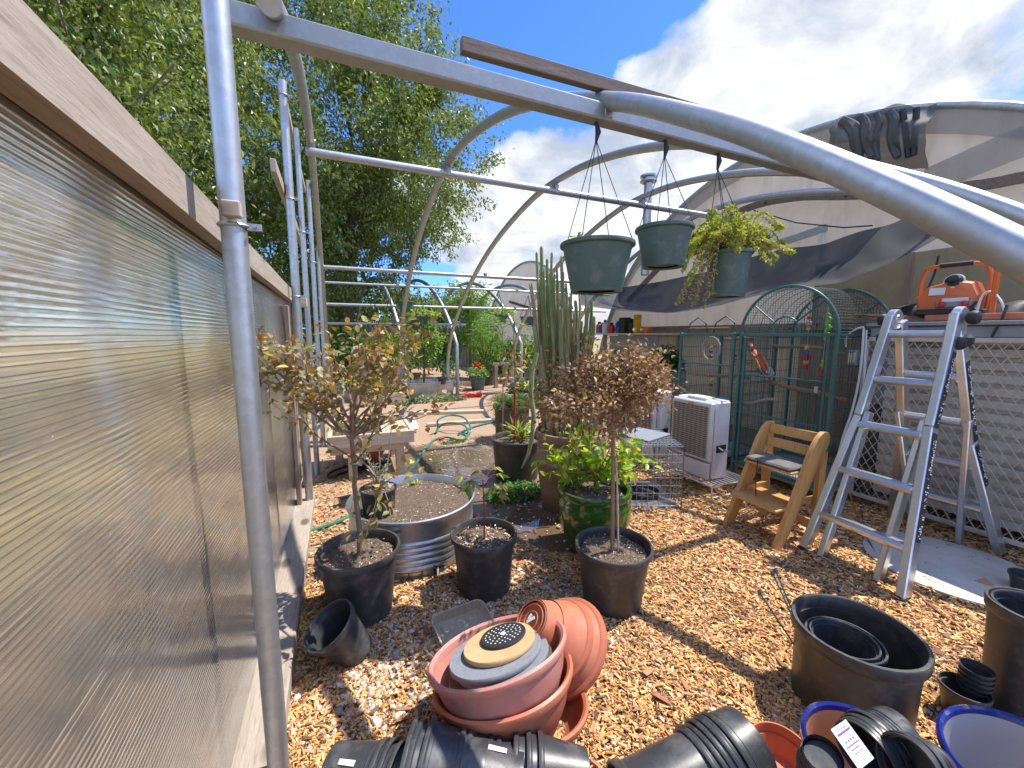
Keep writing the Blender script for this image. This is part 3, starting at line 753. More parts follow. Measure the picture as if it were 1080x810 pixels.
MB().grid(lambda u, v: (5.955+.02*noise.noise((u*14, v*3, 11)), -1.2+4.6*u, 1.55+.85*v), 40, 10).build('stained_panel', M['fibre2'], h1, True)
for y in (-.4, .55, 1.5, 2.45, 3.4): MB().box((5.93, y, 1.95), (.03, .05, .9)).build('panel_batten', M['stud'], h1, True)
MB().bar((5.925, -1.2, 1.60), (5.925, 8.0, 1.60), .05, .09).build('sill_rail', M['stud'], h1, True)
t = MB().grid(lambda u, v: (5.0+.06*noise.noise((u*9, v*2, 1))+.04*math.sin(u*40), 1.75+1.25*u, .12+1.42*v), 90, 10).build('added_shade_sheet', M['cage_shade']); tag(t, 'added dark sheet standing in for shade behind the bird cages', 'shade cloth')  # sheet added to darken the background, in place of real shade
MB().grid(lambda u, v: (5.99+.02*noise.noise((u*9, v*3, 1)), -2+9.6*u, .0+1.62*v), 40, 10).build('lower_wall', M['fibre'], h1, True)
h2, A2 = house(7.1, 16, 15.2, -.35, 4.7, 4.4, .9, M['whitefilm'], M['whitefilm'], 'farther greenhouse covered in white film behind the cactus')
MB().bar((7.06, 11.3, 1.9), (7.06, 16.5, 2.9), .06, .1).build('gable_beam', M['beamx'], h2, True)
MB().grid(lambda u, v: (7.08, 10.9+8.6*u, .95*v), 12, 4).build('lower_wall', M['redwood'], h2, True)
# vent stack on the covered house
p = AD(683, 215, 7.4)
t = thing('vent_stack', 'steel vent stack with a cap rising beside the tan roof', 'vent', (p.x, p.y, 2.6))
zt = zat(p, 192)-2.6
MB().lathe([(.075, 0), (.075, zt-.02)], 20).build('flue', M['galv'], t)
MB().lathe([(.09, zt-.02), (.15, zt), (.15, zt+.02), (.10, zt+.03), (.10, zt+.07), (.15, zt+.08), (.15, zt+.11), (.05, zt+.15), (0, zt+.155)], 20).build('cap', M['galv'], t)
# black shade cloth sagging below the roof
lo = [(612, 322), (660, 329), (705, 331), (760, 322), (800, 312), (850, 303), (890, 297), (930, 283), (965, 264), (992, 248)]
hi = [(612, 306), (660, 303), (700, 296), (745, 287), (790, 272), (830, 262), (870, 256), (905, 246), (940, 236), (975, 222)]
lo = [AX(x, y, 4.75-.55*i/9) for i, (x, y) in enumerate(lo)]; hi = [AX(x, y, 5.85-.7*i/9) for i, (x, y) in enumerate(hi)]
def cloth(u, v):
    i = u*9; k = min(8, int(i)); f = i-k
    a = lo[k].lerp(lo[k+1], f); b = hi[k].lerp(hi[k+1], f)
    p = b.lerp(a, v); p.z += -.10*math.sin(math.pi*v)+.03*noise.noise((u*7, v*2.5, 3)); p.x += .05*noise.noise((u*5, v*2, 8))
    return p
mb = MB(); mb.grid(cloth, 60, 16); t = mb.build('shade_cloth', M['shade']); tag(t, 'long black shade cloth sagging above the bird cages', 'shade cloth')
# bunched mesh on the roof
def bundle(u, v):
    y = 3.34-.95*u; b = gz(y)-.12
    x = 5.93-.16*math.sin(v*3.0)+.10*noise.noise((u*4, v*3, 2))+.04*noise.noise((u*9, v*5, 9))
    return (x, y+.05*noise.noise((u*4, v*4, 12)), b+.12-.66*v+.05*noise.noise((u*4, v*3, 6)))
mb = MB(); mb.grid(bundle, 44, 24)
t = thing('mesh_bundle', 'bunched dark mesh cloth draped over the tan roof edge', 'cloth', (5.9, 2.9, 3.4))
mb.build('drape', M['shade2'], t, True)
mb = MB()
mb.tube([(5.80+.03*math.sin(i), 3.22-.28*i/9-.05*math.sin(i*.5), gz(3.2)-.07-.54*i/9) for i in range(10)], [.05,.06,.07,.07,.06,.06,.06,.05,.05,.03], 8); mb.build('fold', M['shade2'], t, True)
for y0_, dy_, r_ in ((3.02,-.16,.045), (2.86,-.06,.035), (2.74,-.12,.05)):
    MB().tube([(5.80+.02*math.sin(i*1.3), y0_+dy_*i/8+.02*math.sin(i*.9+y0_), gz(y0_)-.07-.54*i/8) for i in range(9)], [r_*(.6+.5*math.sin(.4+i*.33)) for i in range(9)], 8).build('fold', M['shade2'], t, True)
mb = MB(); mb.tube([(5.80, 2.62-.10*i/7, gz(2.6)-.07-.52*i/7) for i in range(8)], .03, 7)
mb.tube([(5.80, 2.50-.02*i/7, gz(2.5)-.07-.48*i/7) for i in range(8)], .03, 7); mb.build('strap', M['rubber'], t, True)
# hoop connection cords
mb = MB(); mb.tube([AX(795, 222, 5.7), AX(840, 235, 5.6), AX(890, 240, 5.5), AX(920, 238, 5.3)], .008, 5); tag(mb.build('cord', M['rubber']), 'thin black cord slung across the tan gable', 'cord')
# ---------------------------------------------------------------- trees
def rot_about(v, axis, a): return Matrix.Rotation(a, 3, axis) @ v
def grow(mb, p, d, L, r, lev, tips, rs, spread=.6, kids=3, wander=.18, n=7, up=.12, ratio=.68, minr=.003):
    pts, rr = [p.copy()], [r]; k = 4
    for i in range(k):
        d = (d + Vector((rs.gauss(0, wander), rs.gauss(0, wander), rs.gauss(0, wander)+up))).normalized()
        p = p + d*(L/k); pts.append(p.copy()); rr.append(max(minr, r*(1-.45*(i+1)/k)))
        if lev <= 1: tips.append((p.copy(), d.copy()))
    mb.tube(pts, rr, n if lev > 1 else 5, caps=False)
    if lev <= 0: return
    for j in range(kids + (1 if rs.random() < .4 else 0)):
        ax = d.orthogonal().normalized(); ax = rot_about(ax, d, rs.uniform(0, 6.283))
        nd = rot_about(d, ax, rs.uniform(spread*.5, spread*1.3))
        t = rs.choice((2, 3, 4, 4)); grow(mb, pts[t], nd, L*ratio*rs.uniform(.8, 1.15), rr[t]*.68, lev-1, tips, rs, spread, kids, wander, n, up, ratio, minr)
def tree(name, label, base, height, trunk_r, crown_r, n_leaves, lsize, cols, seed, cat='tree', lean=(0,0), levels=4, group='trees beyond the greenhouse', csize=(.55,1.0), gap=0.0, low=.25):
    rs = random.Random(seed); ns = np.random.RandomState(seed)
    t = thing(name, label, cat, base, 0, group)
    mb, tips = MB(), []
    d = Vector((lean[0], lean[1], 1)).normalized()
    grow(mb, Vector((0,0,-.1)), d, height*.34, trunk_r, levels, tips, rs, .62, 3, .10, 8, .05, .74, .008)
    mb.build('trunk', M['bark'], t)
    T = np.array([tuple(x[0]) for x in tips])
    # crown: leaf sprays around twigs, biased to an uneven envelope
    c0 = np.array([lean[0]*height*.6, lean[1]*height*.6, height*.62])
    rr = np.linalg.norm((T-c0)/np.array([crown_r, crown_r, height*.45]), axis=1)
    T = T[rr < 1.15]
    nb = max(10, int(n_leaves/55))
    extra = []
    while len(extra) < nb:
        u = ns.normal(size=3); u /= np.linalg.norm(u); q = ns.uniform(.35, 1)**.5
        lump = 1+.28*noise.noise((u[0]*2.1+seed, u[1]*2.1, u[2]*2.1))+.16*noise.noise((u[0]*5+seed, u[1]*5, u[2]*5))
        p = c0+u*q*lump*np.array([crown_r, crown_r, height*.45])
        if p[2] > height*low*.6 and noise.noise((p[0]*.55+seed, p[1]*.55, p[2]*.55)) > -.18+gap: extra.append(p)
    E_ = np.array(extra)
    ctr = np.concatenate([T[ns.randint(0, len(T), nb//2)] if len(T) else E_[:1], E_])
    k = ns.randint(0, len(ctr), n_leaves)
    dirs = norm(ns.normal(size=(len(ctr), 3))*np.array([1,1,.5])+np.array([0,0,-.25])+norm(ctr-c0)*.7)
    s = ns.uniform(csize[0], csize[1], n_leaves)
    along = ns.uniform(-.2, 1, n_leaves)[:, None]*dirs[k]*.55*s[:, None]
    P = ctr[k]+along+ns.normal(size=(n_leaves, 3))*.13*s[:, None]
    D = dirs[k]*.8+ns.normal(size=(n_leaves, 3))*.7+np.array([0,0,-.35])
    cc = palette(n_leaves, cols, ns, .22)
    leaf_mesh('crown', M['leaf'], P, D, lsize*ns.uniform(.7, 1.3, n_leaves), lsize*.5*ns.uniform(.8, 1.2, n_leaves), cc, t, fine=False, rs=ns)
    return t
ELM = [(.17,.225,.055),(.21,.27,.07),(.13,.185,.042),(.25,.31,.095),(.30,.35,.13),(.09,.14,.033)]
tree('elm_tree', 'tall leafy tree leaning over the clear wall at the left', (-5.7, 7.8, 0), 10.2, .22, 4.6, 120000, .088, ELM, 3, lean=(.04, 0))
tree('elm_tree', 'broad leafy tree behind the hoops at the edge of the sky', (.2, 14.0, 0), 11.6, .26, 4.5, 125000, .118, ELM, 8, lean=(-.02, 0))
tree('elm_tree', 'shaded leafy tree filling the gap behind the wall posts', (-4.8, 15.5, 0), 11.5, .24, 5.0, 50000, .14, ELM, 15)
tree('shrub', 'low bushy tree under the far steel rails', (-.1, 18.5, 0), 4.6, .1, 2.6, 12000, .15, ELM, 21, cat='bush', levels=3, low=.05)
tree('shrub', 'green bush behind the far planters', (3.2, 19.5, 0), 3.4, .09, 2.0, 9000, .14, ELM, 22, cat='bush', levels=3, low=.05)
tree('shrub', 'dark bush outside the clear wall', (-3.6, 2.9, 0), 2.3, .05, 1.2, 6000, .09, ELM, 23, cat='bush', levels=3, low=.05)
tree('shrub', 'broad leafy shrub closing the view under the tree', (-2.2, 21.0, 0), 4.4, .09, 3.0, 14000, .16, ELM, 24, cat='bush', levels=3, low=.04)
tree('shrub', 'pale leafy shrub behind the metal fence', (5.6, 20.5, 0), 3.6, .09, 2.6, 12000, .15, ELM, 25, cat='bush', levels=3, low=.04)
t = thing('field_post', 'dark post seen blurred through the clear wall', 'post', (-1.55, 1.1, 0))
MB().tube([(0,0,0),(.01,.0,.9),(0,.02,1.75)], [.06,.055,.05], 10).build('trunk', M['bark'], t)
for i in range(30):
    pass
# far field hedge
t = tree('hedge', 'dusty green hedge at the far side of the dry field', (-9, 9, 0), 2.6, .08, 3.2, 9000, .2, ELM, 31, cat='hedge', levels=2, low=.02)
# ---------------------------------------------------------------- pots and plants
def pot_mb(rt, rb, h, wall=.006, lip=.035, n=40, seed=0):
    body = MB().lathe([(rb*.985, 0), (rb, .004), (rb*1.01, .012), (rb+(rt*.965-rb)*.5, h*.5), (rt*.965, h-lip), (rt*.965-wall, h-lip), (rb-wall, .02), (0, .02)], n, wob=.012, seed=seed)
    rim = MB().lathe([(rt*.967, h-lip-.002), (rt*1.0, h-lip), (rt*1.045, h-lip*.80), (rt*1.055, h-.006), (rt*1.04, h), (rt*.985, h), (rt*.965, h-.006), (rt*.962, h-lip-.001)], n, wob=.012, seed=seed)
    return body, rim
def soil_mb(r, z, dome=.012, seed=0, n=28):
    mb = MB(); rings = 9
    for i in range(rings+1):
        for j in range(n):
            a = 2*math.pi*j/n; q = r*i/rings
            x, y = q*math.cos(a), q*math.sin(a)
            mb.v.append((x, y, z+dome*(1-(i/rings)**2)+.014*noise.noise((x*14+seed, y*14, seed))+.008*noise.noise((x*40, y*40+seed, 2))))
    for i in range(rings):
        for j in range(n):
            a, b = i*n+j, i*n+(j+1) % n
            mb.f.append((a, b, b+n, a+n)); mb.m.append(0)
    return mb
def nursery(name, label, loc, rt, rb, h, mat, soil=True, rz=0, cat='pot', group=None, lip=.035, soil_z=None, wall=.006, tilt=None):
    t = thing(name, label, cat, loc, rz, group)
    if tilt: t.matrix_basis = Matrix.Translation(Vector(loc)) @ tilt
    b, r = pot_mb(rt, rb, h, wall, lip, seed=hash(label) % 97 if False else len(label))
    b.build('pot_wall', mat, t); r.build('rim', mat, t)
    if soil:
        z = soil_z or h-.055
        soil_mb(rb+(rt*.96-rb)*z/h-.004, z, seed=loc[0]*3).build('soil', M['soil'], t)
    return t
def litter(t, r, z, n, cols, seed, size=.012, name='bark_litter'):
    ns = np.random.RandomState(seed); a = ns.uniform(0, 6.283, n); q = r*np.sqrt(ns.uniform(0, 1, n))
    P = np.stack([q*np.cos(a), q*np.sin(a), np.full(n, z)+ns.uniform(0, .012, n)], 1)
    D = ns.normal(size=(n, 3))*np.array([1,1,.3])
    o = leaf_mesh(name, M['chips'], P, D, size*ns.uniform(.6,1.5,n), size*.45, palette(n, cols, ns, .25), t, fine=False, rs=ns)
    o['kind'] = 'stuff'; return o
LIT = [(.45,.37,.29),(.30,.21,.14),(.58,.50,.42),(.18,.12,.08)]
BRONZE = [(.34,.26,.085),(.44,.33,.13),(.27,.22,.07),(.54,.42,.24),(.38,.22,.10),(.22,.21,.065),(.56,.44,.09),(.50,.38,.24),(.25,.25,.07)]
PINKBR = [(.33,.185,.115),(.26,.145,.085),(.46,.30,.22),(.34,.24,.09),(.19,.125,.05),(.52,.36,.27),(.32,.25,.06),(.24,.19,.055),(.38,.22,.13)]
def shrub_leaves(root, base, tips, n, L, asp, cols, mat, seed, jitter=.03, hang=.2, name='foliage'):
    ns = np.random.RandomState(seed); T = np.array([tuple(x[0]) for x in tips]); Dt = np.array([tuple(x[1]) for x in tips])
    k = ns.randint(0, len(T), n)
    P = T[k]+ns.normal(size=(n,3))*jitter; D = Dt[k]*.6+ns.normal(size=(n,3))*.8+np.array([0,0,-hang])
    return leaf_mesh(name, mat, P, D, L*ns.uniform(.6,1.35,n), L*asp*ns.uniform(.8,1.2,n), palette(n, cols, ns, .2), root, fine=True, rs=ns)
# 1 left bronze-leaved tree
b, h, rt, rb = pot_dims(382, 646, 577, 86, 64)
pt = nursery('nursery_pot', 'black nursery pot holding the bronze-leaved tree by the clear wall', b, rt, rb, h, M['black']); 
litter(pt, rt*.85, h-.045, 260, LIT, 1)
tr = thing('potted_tree', 'straggly bronze-leaved tree with bare lower trunk by the clear wall', 'tree', (b.x, b.y, h-.06))
rs = random.Random(5); mb, tips = MB(), []
top = zat(b, 425)-(h-.06)
mb.tube([(0,0,-.05), (.008,.0,.15), (-.006,.004,.4), (.0,0,top*.55), (-.01,.0,top*.8), (0,0,top)], [.016,.0135,.012,.011,.010,.008], 8)
for i in range(13):
    z = top*(.62+.38*i/12); a = i*2.4
    d = Vector((math.cos(a), math.sin(a)*.8, .65)).normalized()
    grow(mb, Vector((0,0,z)), d, .34*(1.05-.3*i/14), .006, 1, tips, rs, .7, 3, .20, 5, .10, .62, .0016)
for d in ((-.75,.3,.62), (-.9,-.1,.4), (.75,-.1,.65), (.45,.5,.8), (-.3,-.3,1), (-.1,.1,1.2), (.9,.1,.25), (.2,.2,1.1), (-.35,.3,1.0)):
    grow(mb, Vector((0,0,top*.80)), Vector(d).normalized(), .36, .007, 2, tips, rs, .6, 2, .18, 5, .12, .6, .0016)
mb.build('trunk', M['twig'], tr)
shrub_leaves(tr, None, tips, 1150, .041, .72, BRONZE, M['dryleaf'], 4, .028)
mb = MB()
for z in (.12, .52):
    mb.tube([(.019*math.cos(a), .019*math.sin(a), z) for a in np.linspace(0, 6.283, 12, endpoint=False)], .004, 5, closed=True)
    mb.tube([(.019,0,z), (.05,-.01,z+.01)], .003, 5)
mb.build('tie_tape', M['hose'], tr)
# 2 tipped small black pot
b = G(377, 697); Mt = Matrix.Rotation(R(10), 4, 'X') @ Matrix.Rotation(R(-30), 4, 'Y')
t = thing('nursery_pot', 'small empty black pot leaning on the gravel in front of the bronze tree', 'pot', (b.x, b.y, .02)); t.matrix_basis = Matrix.Translation((b.x, b.y+.03, .03)) @ Mt
bd, rm = pot_mb(.112, .078, .225, .004, .03, seed=2); bd.build('pot_wall', M['black2'], t); rm.build('rim', M['black2'], t)
# 3 galvanised tub
b, h, rt, rb = pot_dims(437, 578, 522, 131, 122)
TUB = b.copy(); TUBH = h
t = thing('galvanised_tub', 'round corrugated galvanised tub filled with brown potting soil', 'planter', b)
prof = [(rb*.97, 0), (rb*.98, .01), (rb*.985, .05)]
for i in range(5):
    z = .06+i*(h*.52)/5; st = h*.52/5; r0 = rb+(rt-rb)*z/h
    prof += [(r0, z), (r0+.009, z+st*.3), (r0+.009, z+st*.5), (r0, z+st*.8)]
prof += [(rb+(rt-rb)*.75, h*.74), (rt*.985, h-.03), (rt*1.0, h-.02), (rt*1.025, h-.012), (rt*1.025, h), (rt*1.0, h+.004), (rt*.985, h-.004), (rt*.96, h*.55), (0, h*.5)]
MB().lathe(prof, 64, wob=.01).build('tub_wall', M['tub'], t)
soil_mb(rt*.968, h-.055, .025, 3, 44).build('soil', M['soil'], t)
litter(t, rt*.9, h-.04, 700, LIT, 3, .014)
d = (Vector((0,0,0))-b); a = math.atan2(d.y, d.x)-.35
p = Vector((math.cos(a)*rt*1.0, math.sin(a)*rt*1.0, h*.78)); tg = Vector((-math.sin(a), math.cos(a), 0)); nn = Vector((math.cos(a), math.sin(a), 0))
mb = MB(); mb.tube([p-tg*.055+nn*.004, p-tg*.055+nn*.03, p+tg*.055+nn*.03, p+tg*.055+nn*.004], .008, 8); mb.box(p+nn*.004, (.14,.006,.05), Matrix.Rotation(a+math.pi/2, 3, 'Z').to_4x4(), bev=.002)
mb.build('handle', M['tub'], t)
def sprout(name, label, loc, L, n, cols, seed, mat='leaf', asp=.6, h=.06, cat='plant'):
    t = thing(name, label, cat, loc); ns = np.random.RandomState(seed); mb = MB()
    a = ns.uniform(0, 6.283, n); e = ns.uniform(.2, 1.1, n); 
    D = np.stack([np.cos(a)*np.cos(e), np.sin(a)*np.cos(e), np.sin(e)], 1); P = D*h*.6*ns.uniform(.4,1,(n,1))
    for k in range(n): mb.tube([(0,0,-.02), tuple(P[k]*.5), tuple(P[k])], .0022, 4)
    mb.build('stem', M['twig'], t)
    leaf_mesh('foliage', M[mat], P, D, L*ns.uniform(.7,1.3,n), L*asp, palette(n, cols, ns), t, rs=ns); return t
LIME = [(.34,.46,.045),(.27,.40,.04),(.42,.50,.08),(.20,.33,.03)]
c = G(440, 512, h-.05); sprout('seedling', 'little lime seedling alone in the tub soil', c, .045, 9, LIME, 2)
# small pot standing in the tub
c = G(400, 541, h-.04)
mw = 36*depth(c)/FPX/2; hh = zat(c, 514)-c.z
t = nursery('nursery_pot', 'small ribbed black pot set on the soil inside the galvanised tub', c, mw, mw*.82, hh, M['black2'], lip=.014, soil_z=hh-.012, wall=.004)
for k in range(20):
    a = 2*math.pi*k/20; q = mw*.90
    MB_ = None
mb = MB()
for k in range(22):
    a = 2*math.pi*k/22; mb.tube([(mw*.83*math.cos(a), mw*.83*math.sin(a), .006), (mw*.955*math.cos(a), mw*.955*math.sin(a), hh-.016)], .0035, 5)
rb_ = mb.build('ribs', M['black2'], t); rb_['kind'] = 'stuff'
litter(t, mw*.85, hh-.005, 60, LIT, 8, .014)
s = thing('succulent', 'grey-leaved succulent with tall bare stems in the small ribbed pot', 'plant', (c.x, c.y, c.z+hh-.012))
rs = random.Random(3); mb, tips = MB(), []
for dx, dy, L in ((-.3,.1,.24), (.05,0,.36), (.45,.1,.40), (-.15,.3,.16), (.2,-.2,.14)):
    p0 = Vector((dx*.06, dy*.06, 0)); p1 = Vector((dx*.22, dy*.2, L))
    mb.tube([p0, p0.lerp(p1, .5)+Vector((.01,0,0)), p1], [.005,.004,.003], 6)
    for q in np.linspace(.15, 1, 12): tips.append((p0.lerp(p1, q if L < .3 else q*.5), Vector((dx,dy,.4))))
mb.build('stem', M['rope'], s)
shrub_leaves(s, None, tips, 110, .035, .33, [(.30,.34,.28),(.40,.42,.36),(.24,.28,.22)], M['leaf'], 9, .012, -.2)
# two little square pots by the tub
def square_pot(name, label, loc, w, hgt, rz, tilt=0):
    t = thing(name, label, 'pot', loc, rz)
    if tilt: t.matrix_basis = Matrix.Translation(Vector(loc)) @ Matrix.Rotation(rz, 4, 'Z') @ Matrix.Rotation(tilt, 4, 'X')
    mb = MB(); w1 = w*.75
    for s0, s1 in ((1, 1), (.93, .93)):
        mb.add([(x*w1/2*s0, y*w1/2*s0, .002 if s0 == 1 else .006) for x, y in ((-1,-1),(1,-1),(1,1),(-1,1))]+[(x*w/2*s1, y*w/2*s1, hgt) for x, y in ((-1,-1),(1,-1),(1,1),(-1,1))],
               [(0,1,5,4),(1,2,6,5),(2,3,7,6),(3,0,4,7),(3,2,1,0)])
    mb.add([(x*w/2*k, y*w/2*k, hgt) for k in (1,.93) for x, y in ((-1,-1),(1,-1),(1,1),(-1,1))], [(0,1,5,4),(1,2,6,5),(2,3,7,6),(3,0,4,7)])
    mb.build('pot_wall', M['black2'], t, ang=20)
    mb = MB()
    for i in range(4):
        a = [(-1,-1),(1,-1),(1,1),(-1,1)]; p, q = a[i], a[(i+1) % 4]
        mb.bar((p[0]*w*.51, p[1]*w*.51, hgt-.005), (q[0]*w*.51, q[1]*w*.51, hgt-.005), .006, .012)
    mb.build('rim', M['black2'], t); return t
square_pot('square_pot', 'small upright square black pot with a label beside the tub', G(461, 605), .075, .085, .5)
square_pot('square_pot', 'small square black pot tipped over beside the tub', G(441, 607)+Vector((0,.02,.03)), .08, .085, -.3, R(75))
square_pot('square_pot', 'small grey-looking square pot between the bench and the tub', G(364, 534), .09, .09, .2, R(-20))
MB().box(tuple(G(461,605)+Vector((-.004,-.043,.05))), (.014,.003,.06), Matrix.Rotation(.5,4,'Z')).build('plant_tag', M['paper'])
tag(bpy.data.objects['plant_tag'], 'tiny white tag stuck on the upright square pot', 'label')
# 4 middle pot with a maple sapling
b, h, rt, rb = pot_dims(511, 620, 561, 67, 54)
t = nursery('nursery_pot', 'black nursery pot with a thin red maple sapling in the middle of the yard', b, rt, rb, h, M['black'])
litter(t, rt*.88, h-.045, 420, [(.55,.46,.28),(.42,.32,.18),(.62,.54,.40),(.2,.14,.08)], 4, .018)
s = thing('maple_sapling', 'thin maple sapling with a red stem and drooping green leaves', 'sapling', (b.x, b.y, h-.06))
rs = random.Random(9); mb, tips = MB(), []
H4 = zat(b, 506)-(h-.06)
mb.tube([(0,0,-.03), (.003,0,H4*.5), (-.004,0,H4)], [.0055,.0045,.003], 7); mb.build('stem', M['redtwig'], s)
mb = MB()
LP, LD = [], []
for i, (a, z, L) in enumerate(((2.9,.97,.12),(3.4,.86,.10),(.2,.95,.10),(-.3,.8,.11),(1.6,1,.08),(-1.2,.92,.09),(3.9,1.0,.13),(5.6,.72,.10),(.6,1,.12))):
    p0 = Vector((0,0,H4*z)); d = Vector((math.cos(a), math.sin(a), .35)); p1 = p0+d*L
    mb.tube([p0, p0.lerp(p1,.6)+Vector((0,0,.012)), p1], .0016, 5)
    for k in np.linspace(-1.1, 1.1, 5): LP.append(tuple(p1)); q = rot_about(d.normalized(), Vector((0,0,1)), k); LD.append((q.x, q.y, -.35-.1*abs(k)))
mb.build('leaf_stalk', M['redtwig'], s)
n_ = len(LP); leaf_mesh('foliage', M['leaf'], LP, LD, nrs.uniform(.05,.085,n_), .022, palette(n_, [(.16,.30,.05),(.22,.36,.07),(.30,.40,.12),(.44,.22,.13),(.42,.36,.05)], nrs), s)
# 5 right pot and brown tree
b, h, rt, rb = pot_dims(645, 635, 573, 79, 60)
t = nursery('nursery_pot', 'black nursery pot holding the pinkish brown tree on the bark chips', b, rt, rb, h, M['black'])
litter(t, rt*.88, h-.045, 320, LIT, 5)
s = thing('potted_tree', 'slim tree with a round crown of small pinkish brown leaves', 'tree', (b.x, b.y, h-.06))
rs = random.Random(12); mb, tips = MB(), []; H5 = zat(b, 432)-(h-.06)
mb.tube([(-.005,0,-.05), (-.012,0,.2), (-.02,.0,.5), (-.03,0,H5)], [.012,.0105,.010,.009], 8)
for i in range(11):
    d = Vector((math.cos(i*2.4), math.sin(i*2.4), .55+.35*(i % 4))).normalized()
    grow(mb, Vector((-.03,0,H5*(.86+.14*i/10))), d, .17, .0055, 2, tips, rs, .75, 3, .16, 5, .06, .78, .0014)
mb.build('trunk', M['twig'], s)
MB().tube([(.03,-.01,-.05), (.008,-.008,.35), (-.012,-.012,.55)], .0055, 6).build('stake', M['pallet'], s)
T = [x for x in tips]
ns = np.random.RandomState(3); Zc = H5+.10
ext = []
while len(ext) < 260:
    u = norm(ns.normal(size=3)); q = ns.uniform(.3,1)**.5*(1+.22*noise.noise((u[0]*2.2,u[1]*2.2,u[2]*2.2+5)))
    p = np.array([-.150,.035,Zc-.035])+u*q*np.array([.33,.29,.24])
    if noise.noise((p[0]*7,p[1]*7,p[2]*7)) > -.06: ext.append((Vector(p), Vector(u)))
shrub_leaves(s, None, T+ext, 6200, .026, .60, PINKBR, M['dryleaf'], 14, .035, .1)
# 6 glazed pot with citrus
b, h, rt, rb = pot_dims(625, 577, 512, 78, 52)
t = thing('glazed_pot', 'glossy green glazed pot with the lime citrus bush', 'pot', b)
MB().lathe([(rb*.95,0),(rb,.006),(rb*1.16,h*.2),(rt*1.0,h*.55),(rt*1.0,h*.78),(rt*.93,h-.055),(rt*.935,h-.05),(rt*.915,h-.052),(rt*.90,h*.5),(0,h*.4)], 48, wob=.01).build('pot_wall', M['glaze'], t)
MB().lathe([(rt*.936,h-.056),(rt*1.0,h-.05),(rt*1.02,h-.03),(rt*1.0,h-.006),(rt*.96,h),(rt*.88,h-.01),(rt*.87,h-.055)], 48, wob=.01).build('rim', M['glaze'], t)
soil_mb(rt*.88, h-.06, seed=6).build('soil', M['soil'], t); litter(t, rt*.8, h-.045, 200, LIT, 6, .016)
s = thing('citrus_bush', 'bright yellow-green citrus bush spreading over the glazed pot', 'plant', (b.x, b.y, h-.06))
rs = random.Random(21); mb, tips = MB(), []
sc6 = depth(b)/FPX
mb.tube([(0,0,-.04),(.004,0,.10),(0,0,.2)], [.010,.008,.007], 8)
def arm(px, py, up0=.10):
    p1 = AD(px, py, depth(b)+rs.uniform(-.16,.12))-Vector((b.x, b.y, h-.06)); p0 = Vector((0,0,up0+rs.uniform(0,.08))); m_ = p0.lerp(p1, .5)+Vector((0,0,-.03))
    mb.tube([p0, m_, p1], [.005,.0038,.0022], 6)
    for k in np.linspace(.35, 1, 9): tips.append(((p0.lerp(m_, k*2) if k < .5 else m_.lerp(p1, k*2-1)), (p1-p0).normalized()))
for px, py in ((572,488),(590,474),(600,455),(620,448),(632,470),(648,462),(660,470),(676,480),(690,485),(612,480),(600,500),(640,490),(584,500),(622,462),(655,488),(606,466),(672,466),(630,500),(580,470),(595,492),(665,490)): arm(px, py)
mb.build('stem', M['perch'], s)
shrub_leaves(s, None, tips, 430, .078, .54, [(.24,.40,.022),(.32,.47,.03),(.42,.54,.06),(.16,.32,.02),(.50,.52,.07)], M['leaf_gloss'], 22, .028, .0)
# 7 aged clay pot with the cactus cluster
b, h, rt, rb = pot_dims(601, 532, 453, 76, 58)
t = thing('clay_pot', 'large weathered brown clay pot with raised bands holding the cactus', 'pot', b)
MB().lathe([(rb*.97,0),(rb,.01),(rb*1.08,h*.2),(rb*1.09,h*.21),(rb*1.10,h*.24),(rt*.97,h*.6),(rt*1.0,h*.62),(rt*1.0,h*.65),(rt*.98,h*.67),(rt*.95,h*.86),(rt*.93,h*.9),(rt*.90,h*.9),(rt*.85,h*.5),(0,h*.45)], 48, wob=.02).build('pot_wall', M['clay'], t)
MB().lathe([(rt*.931,h*.899),(rt*1.0,h*.905),(rt*1.03,h*.95),(rt*1.0,h),(rt*.93,h),(rt*.905,h*.97),(rt*.90,h*.88)], 48, wob=.015).build('rim', M['clay'], t)
soil_mb(rt*.89, h*.92, seed=2).build('soil', M['soil'], t)
s = thing('cactus_cluster', 'tall cluster of thin columnar cactus stems in the clay pot', 'cactus', (b.x, b.y, h*.92))
rs = random.Random(77); tops = [(564,330),(573,285),(580,290),(594,288),(599,322),(606,330),(613,340),(621,325),(626,335),(570,285),(576,300),(587,280),(603,345),(617,345),(568,325),(591,325),(611,310),(562,318),(563,345),(566,268),(571,262),(577,275),(582,268),(588,300),(592,272),(597,300),(602,310),(607,318),(612,325),(618,312),(624,318),(560,300),(569,300),(585,330),(600,335),(610,345),(574,320),(579,345),(590,350),(615,352),(605,362),(558,380),(595,330),(570,365),(584,290),(621,350)]
mb = MB()
dd = depth(Vector((b.x, b.y, 1.2)))
def column(pts, r, lobes=5):
    n = lobes*4
    base = len(mb.v); k = len(pts)
    for i, p in enumerate(pts):
        rr = r*(1-.25*(i/(k-1))) if i < k-1 else r*.15
        tw = rs.random()*0
        for j in range(n):
            a = 2*math.pi*j/n; q = rr*(.80+.28*math.cos(a*lobes))
            mb.v.append((p[0]+q*math.cos(a), p[1]+q*math.sin(a), p[2]))
    for i in range(k-1):
        for j in range(n):
            a_, b_ = base+i*n+j, base+i*n+(j+1) % n
            mb.f.append((a_, b_, b_+n, a_+n)); mb.m.append(0)
